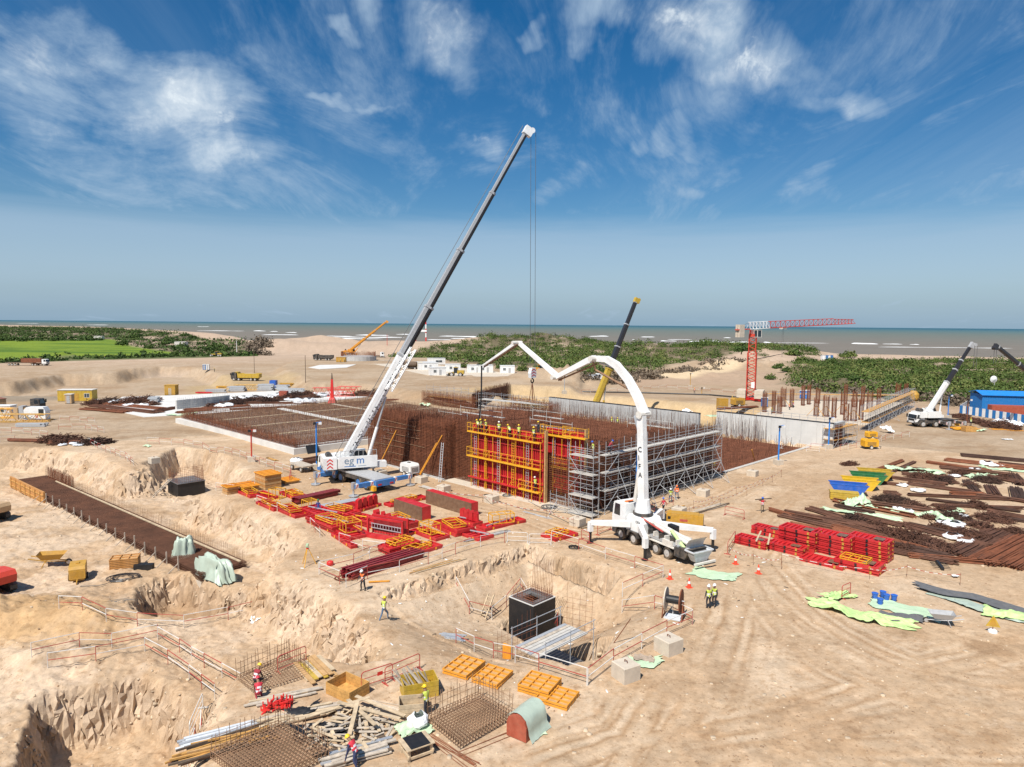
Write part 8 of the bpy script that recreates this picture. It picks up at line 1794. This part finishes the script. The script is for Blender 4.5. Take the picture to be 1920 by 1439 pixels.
P=ground(623,757);t=thing('pile_rig','small bright red drilling rig standing on the back of the slab','rig',P,.1);q=MB();q.taper((0,0,0),(0,0,1.6),2.6,2.2,1.2,1.2,up=(1,0,0));q.build('base','red_bright',t);q=MB();q.taper((0,0,1.6),(0,0,6.5),.9,.9,.5,.5,up=(1,0,0));q.build('mast','red_bright',t);q=MB();q.taper((0,0,6.5),(0,0,8.2),.45,.45,.15,.15,up=(1,0,0));q.build('tip','timber_dark',t)
# white winch house with letters
P=G(70,789);t=thing('winch_house','white crane winch house lettered EC-B among crane parts at left','crane cab',P,.08);q=MB();q.prism_y([(-2.2,.3),(2.2,.3),(2.2,2.2),(1.8,3.0),(-1.6,3.0),(-2.2,2.4)],-.9,.9);b=q.build('house','white_paint',t);letter('EC-',1.05,'black',t,(-2.0,-.92,.75),(PI/2,0,0));letter('B',1.05,'red_bright',t,(.15,-.92,.75),(PI/2,0,0));q=MB();q.bx(.85,1.9,-.93,-.902,1.2,2.6);q.build('window','glass',b);q=MB();q.bx(-2.6,2.8,-1.0,1.0,0,.28);q.build('skid','timber_orange',t)
t=thing('crane_parts','grey and tan winch machinery behind the lettered crane house','machinery',G(48,785),.1)
for k in range(4): q=MB();q.bx(-2+k*1.1,-1.1+k*1.1,-.8,.8,0,2.4+.4*(k % 2));q.build('housing',['container_tan','boom_grey','ochre','timber_dark'][k],t)
P=G(58,772);lorry('dark pickup parked behind the tan container',P,.1,'flat','chassis','chassis',L_=5.4,axles=(1.7,-1.5),nm='pickup')
cabin('small blue white cabin left of the tan container',G(8,781),.1,4,2.4,2.4,'white_paint','white_paint',(),((0,1.5),))
# round base with workers, far
P=G(672,676,2.5);t=thing('round_foundation','round grey concrete foundation with rusty bars below the orange crane','foundation',P,0);q=MB();q.cyl((0,0,0),(0,0,2.2),9,28);q.build('ring','concrete',t);q=MB();a=np.linspace(0,2*PI,160);q.rods(np.c_[8.6*np.cos(a),8.6*np.sin(a),np.full(160,2.2)],np.c_[8.6*np.cos(a),8.6*np.sin(a),3.8+rng.random(160)],.06);q.build('starter_bars','rust',t,kind='stuff')
planks('long white planks on the ground right of the round foundation',716,677,18,2,3,.15,['plank'],2.5,1);cabin('ochre tool container before the round foundation',G(640,679,2.5),0,4.5,2.4,2.2,'ochre','ochre',(),(),'shipping_container','container')
q=MB();Ps=polyz([(578,690),(600,685),(668,684),(650,690),(600,693)],2.5);q.prism_z([tuple(p) for p in Ps],2.3,2.62);single(q,'lean_concrete','concrete_lt','pale concrete patch in front of the round foundation','slab')
q=MB();Ps=polyz([(700,683),(790,682),(950,700),(1000,702),(930,712),(800,704)],2.5);q.prism_z([tuple(p) for p in Ps],2.2,2.60);single(q,'lean_concrete','concrete_tan','pale gravel strip under the white cabins','slab')
# marker masts and poles
def mast(label,px,py,h,m,r=.12,z=0): P=ground(px,py,z);t=thing('utility_pole',label,'pole',P,0);q=MB();q.cyl((0,0,-.2),(0,0,h),r,6,r*.7);q.build('pole',m,t);return t
mast('dark utility pole left of the dump truck',477,700,9.0,'timber_dark');mast('dark utility pole right of the dump truck',573,718,9.0,'timber_dark');mast('white post before the far thicket',444,664,9,'white_rail',.3)
t=mast('thin red pole on the far mound',726,660,13,'red_bright',.2)
P=AT(789,646,800);t=thing('beacon_tower','red and white beacon tower by the surf behind the crane boom','tower',(P[0],P[1],-4),0)
for k in range(6): q=MB();q.box((6,0,2+k*5),(1.2,1.2,4.9));q.build('mast_band','red_bright' if k % 2 else 'white_paint',t)
for x in (-6,6): q=MB();q.box((x,3,8),(.8,.8,16));q.build('leg','red_rail',t)
q=MB();q.box((-1,2,17),(16,6,2.2));q.build('platform','white_paint',t)
# far right: a dark fence line drawn as a tube, then black pipes
for k,pts in enumerate(([(1080,736),(1200,738),(1330,742),(1400,748)],[(1170,705),(1240,706),(1330,690),(1372,689)],[(1410,676),(1460,666),(1490,664)])):
 A=[ground(a,b)+[0,0,.25] for a,b in pts];q=MB();o=A[0];q.tube([p-o for p in A],.22,6);single(q,'pipeline','black',['thin dark fence line along the far excavation edge','black pipeline curving below the scrub','black pipeline climbing to the shore past the tower crane'][k],'pipeline',o)
P=G(1864,727);t=thing('satellite_dish','small white dish among the scrub above the blue shed','dish',P,0);q=MB();q.lathe([(.1,0),(1.2,.5),(1.3,.52)],(0,0,3),14,'y');q.build('dish','white_paint',t);q=MB();q.cyl((0,0,0),(0,0,3),.1,6);q.build('pole','boom_grey',t)
t=mast('leaning yellow mixer drum machine beyond the long scaffold',1712,752,.5,'ochre');t.name='mixer_machine';t['category']='mixer';q=MB();q.lathe([(.8,0),(1.5,.6),(1.5,2.0),(.7,3.0)],n=12);q.build('drum','ochre',t)
# ------------------------------------------------------------------ scrub, trees
def leafmat(name,c1,c2,c3):
 m=bpy.data.materials.new(name);m.use_nodes=True;MATS[name]=m;nt=m.node_tree;N=nt.nodes;L=nt.links;b=N['Principled BSDF'];b.inputs['Roughness'].default_value=.7;b.inputs['Specular IOR Level'].default_value=.2
 at=N.new('ShaderNodeAttribute');at.attribute_name='tint';cr=N.new('ShaderNodeValToRGB');e=cr.color_ramp.elements;e[0].color=(*c1,1);e[1].color=(*c3,1);q=e.new(.5);q.color=(*c2,1);L.new(at.outputs['Fac'],cr.inputs[0]);L.new(cr.outputs[0],b.inputs['Base Color'])
leafmat('leaf_scrub',(.045,.070,.018),(.082,.128,.026),(.185,.185,.060));leafmat('leaf_dry',(.10,.075,.05),(.16,.12,.085),(.20,.16,.11));leafmat('leaf_dark',(.028,.052,.013),(.055,.095,.02),(.10,.145,.035))
def foliage(name,C,Rr,Hh,nleaf,size,m,kind=None,parent=None,seed=1):
 """leaf faces spread through dome shaped crowns at C (n,3), radius Rr, height Hh"""
 s=np.random.default_rng(seed);n=len(C);k=np.repeat(np.arange(n),nleaf);t=len(k)
 d=s.normal(size=(t,3));d /= np.linalg.norm(d,axis=1,keepdims=True);d[:,2]=np.abs(d[:,2]);rad=.55+.45*s.random(t)**.5
 lobes=1+.28*np.sin(np.arctan2(d[:,1],d[:,0])*(3+k % 3)+k*1.7)+.25*(s.random(t)-.5)
 P=C[k]+d*np.c_[Rr[k],Rr[k],Hh[k]]*(rad*lobes)[:,None]
 nrm=d+s.normal(size=(t,3))*.55;nrm /= np.linalg.norm(nrm,axis=1,keepdims=True);a=np.cross(nrm,s.normal(size=(t,3)));a /= np.linalg.norm(a,axis=1,keepdims=True);b=np.cross(nrm,a);sz=size*(.6+.8*s.random(t))[:,None]*(Rr[k][:,None]/np.mean(Rr))**.5
 V=np.stack([P-a*sz,P-b*sz*.7,P+a*sz,P+b*sz*.7],1).reshape(-1,3);F_=np.arange(4*t).reshape(-1,4)
 me=bpy.data.meshes.new(name);me.vertices.add(len(V));me.vertices.foreach_set('co',V.ravel());me.loops.add(4*t);me.polygons.add(t);me.loops.foreach_set('vertex_index',F_.ravel());me.polygons.foreach_set('loop_start',np.arange(0,4*t,4));me.update(calc_edges=True)
 bt=s.random(n)[k]**1.4*.75+.25*s.random(t)+.12*d[:,2]-.05;at=me.attributes.new('tint','FLOAT','POINT');at.data.foreach_set('value',np.repeat(np.clip(bt,0,1),4).astype(np.float32));me.materials.append(MATS[m])
 if parent is False: return me
 o=link(name,me,parent)
 if kind: o['kind']=kind
 return o
def fill(P,n,seed,gap=.0,sc=18):
 s=np.random.default_rng(seed);lo=P.min(0);hi=P.max(0);m=int(n*5);x=lo[0]+s.random(m)*(hi[0]-lo[0]);y=lo[1]+s.random(m)*(hi[1]-lo[1]);k=(sdist(x,y,P)>1.0) & (np.abs(x)<.95*y+30)
 k &= fbm(x,y,sc,3,seed+50)<.30-gap
 x=x[k][:n];y=y[k][:n];z=terrain(x,y,False)[0];return np.c_[x,y,z]
def scrub(name,label,P,n,r,h,nleaf,size,m,seed,gap=0.0,sc=18):
 C=fill(P,n,seed,gap,sc);s=np.random.default_rng(seed+1);Rr=r*(.55+.9*s.random(len(C)));C[:,2] -= .3;o=foliage(name,C,Rr,h*(.5+.9*s.random(len(C)))*Rr/r,nleaf,size,m,'stuff',None,seed);o['label']=label;o['category']='scrub'
scrub('scrub','dense green coastal scrub behind the white cabins',SCRUB_R,2100,3.4,2.4,76,.40,'leaf_scrub',11,-.12)
scrub('scrub','dense green scrub belt on the right in front of the sea',SCRUB_R2,1900,3.2,2.2,110,.32,'leaf_scrub',23,.02)
scrub('scrub','low scrub on the dune behind the tower crane',SCRUB_R3,420,3.4,2.4,90,.38,'leaf_scrub',35,.05)
scrub('scrub','dark wooded scrub beyond the green field on the left',SCRUB_L,1500,6.0,4.0,70,.75,'leaf_dark',47,.04,60)
dry1=polyz([(1060,722),(1130,735),(1200,716),(1330,696),(1400,690),(1390,682),(1290,692),(1180,702)]);scrub('dry_brush','grey brown dead brush along the edge of the scrub',dry1,170,2.6,1.8,70,.42,'leaf_dry',59)
dry2=polyz([(1480,722),(1560,738),(1680,753),(1800,764),(1990,776),(1990,768),(1800,752),(1680,742),(1560,728)]);scrub('dry_brush','grey dead brush at the foot of the right scrub belt',dry2,150,2.4,1.7,70,.40,'leaf_dry',61)
dry3=polyz([(462,668),(505,668),(512,658),(480,654),(460,660)]);scrub('dry_brush','dark dead thicket at the right end of the left wood',dry3,60,4.0,3.4,60,.7,'leaf_dry',63)
hedge=polyz([(-300,690),(0,682),(100,678),(200,674),(340,670),(480,668),(480,665),(340,667),(200,671),(0,678),(-300,684)]);scrub('hedge','dark bushy margin along the near edge of the green field',hedge,420,2.6,2.0,50,.6,'leaf_dark',71)
hedge2=polyz([(-100,641),(60,640),(190,639),(190,637),(60,638),(-100,638)]);scrub('hedge','thin tree line across the green field',hedge2,120,4.0,3.0,46,.9,'leaf_dark',73)
# single bushes and trees one can tell apart
bm_=[foliage('crown',np.array([[0,0,.35],[.5,.3,.3],[-.5,.2,.25],[.1,-.5,.2]]),np.array([.8,.6,.6,.55]),np.array([.85,.65,.6,.6]),130,.13,m_,parent=False,seed=sd2) for m_,sd2 in (('leaf_scrub',5),('leaf_dark',6),('leaf_scrub',7))]
tm_=MB();tm_.cyl((0,0,-.15),(.05,0,.55),.07,7,.045);tm_.cyl((.04,0,.35),(.4,.25,.7),.035,5,.015);tm_.cyl((.04,0,.35),(-.35,.2,.65),.035,5,.015);tm_.cyl((.03,0,.3),(.1,-.4,.6),.03,5,.015);tme=tm_.mesh('trunk','timber_dark')
TR_=[(1250,651,7),(1210,650,6),(1160,650,6),(1100,652,5),(1040,643,6.5),(1065,647,5),(1085,648,5.5),(1020,645,3.5),(1390,662,7),(1430,668,5),(1490,668,7),(1505,669,6),(1475,671,5),(1581,671,4.5),(1594,671,6.5),(1455,694,3.8),(1463,688,2.5),(1475,698,3.5),(1503,680,5),(1525,684,4.5),(1445,712,3.2),(1560,683,4.5),(1620,687,5),(1700,683,5),(1780,684,5),(1850,686,4.6),(1900,685,4.6),(1550,700,3.6),(1650,700,3.6),(1750,715,3.6),(1600,715,3.4),(1820,722,3.6),(1690,730,3.2),(870,690,3.2),(905,690,3.4),(940,692,3.4),(980,696,3.4),(1060,712,3.4),
 (248,637,8),(255,634,9),(282,633,7),(303,635,6),(345,632,7),(316,641,8),(361,635,6),(385,641,5),(310,648,6),(340,654,6),(280,655,5),(125,668,3.5),(165,672,3.2),(60,678,3.5),(350,664,5),(230,649,7),(395,659,6),(420,661,6),(205,672,3.0),(268,662,3.0),(330,666,4),(0,640,6),(48,640,5),(98,640,5)]
TR_.sort();nL=sum(1 for a in TR_ if a[0]<500)
for k,(px,py,sz) in enumerate(TR_):
 P=ground(px,py);left=px<500;j=k if left else k-nL
 lab=(f'rounded dark bush on the far left land, {ordw(j+1)} counted from the left' if left else f'rounded green bush in the right scrub, {ordw(j+1)} counted from the left')
 t=thing('bush',lab,'bush',(P[0],P[1],P[2]-.2),random.random()*6,'bushes on the left land' if left else 'bushes in the right scrub');t.scale=(sz*.75,sz*.75,sz*.68)
 link('crown',bm_[1 if left else (k % 3)],t);link('trunk',tme,t)
# ------------------------------------------------------------------ people
POSES={
 'stand': dict(lean=0,hip=.93,fL=(.10,.0),fR=(-.10,.03),kn=.04,hL=(.27,.10,.82),hR=(-.27,.08,.82)),
 'walk':  dict(lean=.06,hip=.90,fL=(.09,.34),fR=(-.09,-.36),kn=.12,hL=(.30,-.16,.90),hR=(-.30,.28,.92)),
 'work':  dict(lean=.16,hip=.91,fL=(.15,.08),fR=(-.13,-.10),kn=.06,hL=(.14,.48,1.02),hR=(-.15,.46,1.00)),
 'bend':  dict(lean=.62,hip=.88,fL=(.17,.10),fR=(-.16,-.16),kn=.12,hL=(.10,.62,.45),hR=(-.20,.50,.38)),
 'crouch': dict(lean=.45,hip=.42,fL=(.15,.12),fR=(-.14,-.08),kn=.42,hL=(.10,.52,.28),hR=(-.14,.50,.25)),
 'carry': dict(lean=.02,hip=.92,fL=(.09,.18),fR=(-.09,-.2),kn=.08,hL=(.26,.12,1.45),hR=(-.26,.05,1.42))}
_pm={}
def person_mesh(pose):
 if pose in _pm: return _pm[pose]
 p=POSES[pose];V=[];Rd=[];E=[];cat=[]
 def v(co,r): V.append(Vector(co));Rd.append(r);return len(V)-1
 def e(a,b,c): E.append((a,b));cat.append(c)
 hip=p['hip'];ln=p['lean'];sl,cl=math.sin(ln),math.cos(ln)
 def tor(h,x=0,y=0): return (x,sl*h+y*cl,hip+cl*h-y*sl)
 pel=v((0,0,hip),(.155,.115));wst=v(tor(.2),(.135,.10));ch=v(tor(.40),(.165,.115));nk=v(tor(.53),(.06,.06));hd0=v(tor(.62,0,.02),(.085,.095));hd=v(tor(.74,0,.03),(.09,.105))
 e(pel,wst,'t');e(wst,ch,'t');e(ch,nk,'t');e(nk,hd0,'h');e(hd0,hd,'h')
 hands=[]
 for s,H in ((1,p['hL']),(-1,p['hR'])):
  sh=Vector(tor(.47,s*.19));Hh=Vector(H);mid=(sh+Hh)/2;L=(Hh-sh).length;bend=math.sqrt(max(.0,.30**2-(L/2)**2)) if L<.6 else .02
  el=mid+Vector((s*.5,-.7,-.3)).normalized()*bend
  a=v(sh,(.062,.062));b=v(el,(.045,.045));c=v(Hh,(.032,.032));d2=(Hh-el).normalized();g=v(Hh+d2*.08,(.042,.022))
  e(ch,a,'t');e(a,b,'t');e(b,c,'t');e(c,g,'h');hands.append((Hh+d2*.09,d2,s))
 for s,f in ((1,p['fL']),(-1,p['fR'])):
  hp=Vector((s*.10,0,hip-.05));ft=Vector((f[0],f[1]-.03,.09));kn=(hp+ft)/2+Vector((s*.03,p['kn'],.02));
  a=v(hp,(.092,.092));b=v(kn,(.066,.066));c=v(ft,(.05,.05));d2=v((f[0]+s*.02,f[1]+.13,.045),(.048,.038))
  e(pel,a,'l');e(a,b,'l');e(b,c,'l');e(c,d2,'b')
 me=bpy.data.meshes.new('skel');me.from_pydata([tuple(x) for x in V],E,[]);o=bpy.data.objects.new('skel',me);COL.objects.link(o)
 bpy.context.view_layer.objects.active=o;md=o.modifiers.new('s','SKIN');md.use_smooth_shade=True
 for i,r in enumerate(Rd): me.skin_vertices[0].data[i].radius=r;me.skin_vertices[0].data[i].use_root=(i==0)
 sb=o.modifiers.new('d','SUBSURF');sb.levels=1;sb.render_levels=1
 dg=bpy.context.evaluated_depsgraph_get();ev=bpy.data.meshes.new_from_object(o.evaluated_get(dg));bpy.data.objects.remove(o)
 co=np.zeros(len(ev.vertices)*3);ev.vertices.foreach_get('co',co);co=co.reshape(-1,3);F_=[tuple(q.vertices) for q in ev.polygons]
 cen=np.array([co[list(f)].mean(0) for f in F_]);best=np.full(len(F_),9e9);ci=np.zeros(len(F_),int);cats=['t','h','l','b']
 for (a,b),c in zip(E,cat):
  A=np.array(V[a]);B=np.array(V[b]);d=B-A;t=np.clip(((cen-A)@d)/(d@d),0,1);q=np.linalg.norm(cen-A-t[:,None]*d,axis=1);k=q<best;best[k]=q[k];ci[k]=cats.index(c)
 # fingers and nose added to the same surface list
 mb=MB();mb.add(co,F_);mb.m=[int(x) for x in ci];mb.mi=1
 for (hp_,d2,s) in hands:
  d2=np.array(d2);sd=np.cross(d2,(0,0,1));sd=sd/max(np.linalg.norm(sd),1e-6)
  for k in range(4): a=np.array(hp_)+sd*(k-1.5)*.019;mb.cyl(a,a+d2*(.045,.055,.05,.035)[k]+np.array([0,.012,-.012]),.0095,5,.007)
  a=np.array(hp_)-d2*.04-sd*s*.035;mb.cyl(a,a+d2*.035-sd*s*.03,.011,5,.008)
 hc=np.array(V[hd]);fw=np.array([0,cl,-sl]);mb.cyl(hc+fw*.09-[0,0,.02],hc+fw*.125-[0,0,.035],.014,5,.010)
 for s in (-1,1): mb.cyl(hc+[s*.088,0,-.02],hc+[s*.105,0,-.015],.022,6)
 # vest: torso faces pushed out
 vb=MB();torso=[i for i in range(len(F_)) if ci[i]==0 and np.min([np.linalg.norm(cen[i]-np.array(tor(h))) for h in np.linspace(-.02,.48,12)])<.205]
 nr=np.array([q.normal for q in ev.polygons]);vn=np.zeros_like(co)
 for i in range(len(F_)):
  for j in F_[i]: vn[j] += nr[i]
 vn /= np.maximum(np.linalg.norm(vn,axis=1,keepdims=True),1e-6)
 vb.add(co+vn*.022,[F_[i] for i in torso]);hgt=[float(np.dot(cen[i]-np.array([0,0,hip]),(0,sl,cl))) for i in torso];vb.m=[1 if (.06<h<.12 or .22<h<.28) else 0 for h in hgt]
 hb=MB();up=np.array([0,sl,cl]);hb.lathe([(.135,0),(.125,.02),(.12,.07),(.09,.12),(.04,.145),(.005,.15)],n=14);hb.bx(-.09,.09,.1,.18,-.005,.012)
 Vh=np.vstack(hb.v);ax=np.array([1.,0,0]);M_=np.stack([ax,fw,up],1);Vh=Vh@M_.T+hc+up*.03;hb.v=[Vh]
 _pm[pose]=(mb,vb,hb);return _pm[pose]
_pc={}
def person(label,P,rz,pose,helmet='helmet_yellow',vest='hivis',shirt='cloth_dark',trousers='cloth_dark',grp=None,sc=1.0):
 key=(pose,helmet,vest,shirt,trousers)
 if key not in _pc:
  mb,vb,hb=person_mesh(pose);_pc[key]=(mb.mesh('person',[shirt,'skin',trousers,'black'],True),vb.mesh('vest',[vest,'vest_white'],True) if vest else None,hb.mesh('helmet',helmet,True))
 b,v_,h_=_pc[key];o=link('person',b,None,tuple(P),rz);o.scale=(sc,)*3;tag(o,label,'person',grp)
 if v_: link('vest',v_,o)
 link('helmet',h_,o);return o
def wk(label,px,py,rz,pose,z=0,**k): return person(label,ground(px,py,z),rz,pose,**k)
DK=dict(shirt='cloth_dark',trousers='cloth_dark')
wk('worker in orange vest and white helmet standing above the pit',681,1108,2.6,'work',helmet='helmet_white',vest='hivis_orange',shirt='cloth_dark',trousers='cloth_dark')
wk('worker in yellow vest and yellow helmet walking in the pit',720,1163,-.6,'walk',-1,trousers='cloth_jean',shirt='cloth_tan')
wk('person with white helmet and back turned, left of the two on the dirt',1328,1141,.2,'stand',helmet='helmet_white',**DK);wk('person with white helmet, right of the two talking on the dirt',1339,1138,2.2,'stand',helmet='helmet_white',**DK)
wk('worker in yellow vest and helmet at the timber box',800,1344,.9,'work',shirt='cloth_tan');wk('worker in red vest and yellow helmet bending at the bottom edge',668,1441,1.2,'bend',vest='vest_red',shirt='navy',trousers='navy')
wk('crouching worker with yellow helmet at the left end of the far rebar mat',479,1286,-.4,'crouch',-.6,vest='cloth_red',shirt='cloth_dark');wk('crouching worker in red clothes on the far rebar mat',486,1312,.5,'crouch',-.4,vest='vest_red',shirt='cloth_red',helmet='vest_red',trousers='cloth_red')
wk('worker in blue overalls standing among the red panels',597,966,3.0,'stand',vest=None,shirt='cloth_blue',trousers='cloth_blue',helmet='bin_green');wk('crouching worker in yellow vest by the orange boxes',509,917,1.5,'crouch',**DK);wk('worker in yellow vest behind the big crane cab',598,882,0,'stand',**DK)
wk('worker in green vest and jeans at the scaffold foot',1257,942,2.9,'work',helmet='helmet_white',trousers='cloth_jean',shirt='cloth_tan');wk('worker in orange vest and jeans at the scaffold foot',1269,936,2.7,'work',vest='hivis_orange',helmet='hivis_orange',trousers='cloth_jean',shirt='hivis_orange');wk('worker in red vest and blue helmet below the scaffold',1244,962,.4,'walk',vest='vest_red',helmet='helmet_blue',shirt='cloth_red')
pc_=wk('worker with blue helmet carrying a timber on the shoulder along the road',1429,961,2.8,'carry',vest='vest_red',helmet='helmet_blue',shirt='cloth_red',trousers='cloth_tan');Pp=ground(1429,961);q=MB();q.bx(-1.0,1.2,-.06,.06,0,.1);single(q,'timber_batten','timber_dark','dark timber carried on the shoulder by the worker on the road','timber',Pp+[0,0,1.52],.3)
for px,rz,pose,hm_,lb in ((897,.5,'bend','helmet_yellow','leftmost worker bending over the pump hose on the formwork'),(903,2.0,'work','helmet_yellow','worker second from left holding the pump hose on the formwork'),(912,1.0,'work','helmet_yellow','worker third from left on top of the red formwork'),(936,.0,'stand','helmet_white','worker with white helmet on top of the red formwork'),(957,.6,'bend','helmet_yellow','worker fifth from left bending on the red formwork'),(974,.2,'work','helmet_yellow','worker sixth from left on top of the red formwork'),(1002,2.4,'stand','helmet_yellow','rightmost worker in dark on top of the red formwork')):
 k=(px-960)/1280;u=59.55*(k-1)/(1+k);person(lb,UV(u,59.55,7.41),rz,pose,hm_,'hivis','cloth_tan' if pose=='work' else 'cloth_dark','cloth_dark','crew on the red formwork')
person('worker in dark clothes standing on the rebar behind the formwork',UV(-58.2,63.0,7.5),2.0,'stand','helmet_yellow',None);person('worker with white helmet on the low formwork platform',UV(-55.4,59.55,1.37),.5,'work','helmet_white','hivis')
person('worker with blue helmet climbing at the top of the scaffold tower',UV(-46.6,59.5,6.87),1.0,'work','helmet_blue','hivis','cloth_tan','cloth_tan');person('worker with blue helmet on the top deck of the flank scaffold',UV(-46.8,62.6,6.78),-1.2,'bend','helmet_blue',None,'cloth_red','cloth_dark')
person('worker in yellow vest down in the rebar pit',UV(-52,97,-1.6),2.0,'stand','helmet_yellow','hivis','cloth_tan','cloth_tan')
for px,py,z,lb in ((1147,800,1.0,'tiny worker in yellow vest left at the far concrete wall'),(1158,801,1.0,'tiny worker in yellow vest right at the far concrete wall')): person(lb,AT(px,py,128),0,'work','helmet_yellow','hivis')
for px,py,z,ve,lb in ((402,698,0,'hivis','far person in yellow beside the toilet booths'),(639,680,2.5,'hivis','far person in yellow vest, left of two at the round foundation'),(646,680,2.5,'hivis','far person in yellow vest, right of two at the round foundation'),(755,738,0,'vest_red','far person in red behind the slab'),(893,698,2.5,'hivis','far person in yellow by the white cabins'),(1480,770,0,'hivis_orange','worker in orange among the rebar columns, left'),(1487,766,0,'vest_red','worker in red among the rebar columns, left side'),(1586,775,0,'hivis_orange','worker in orange among the rebar columns, right'),(1447,779,0,'hivis','worker in yellow vest among the rebar columns'),(1302,738,0,'hivis_orange','far person in orange at the fence line'),(1373,755,0,'hivis','person in yellow vest at the tower crane base'),(850,758,0,'hivis','person in yellow vest behind the cage'),(196,674,0,'cloth_dark','lone far walker at the field edge'),(1820,799,0,'hivis','worker in yellow vest by the orange boards')): wk(lb,px,py,random.random()*6,'stand',z,vest=ve,**DK)
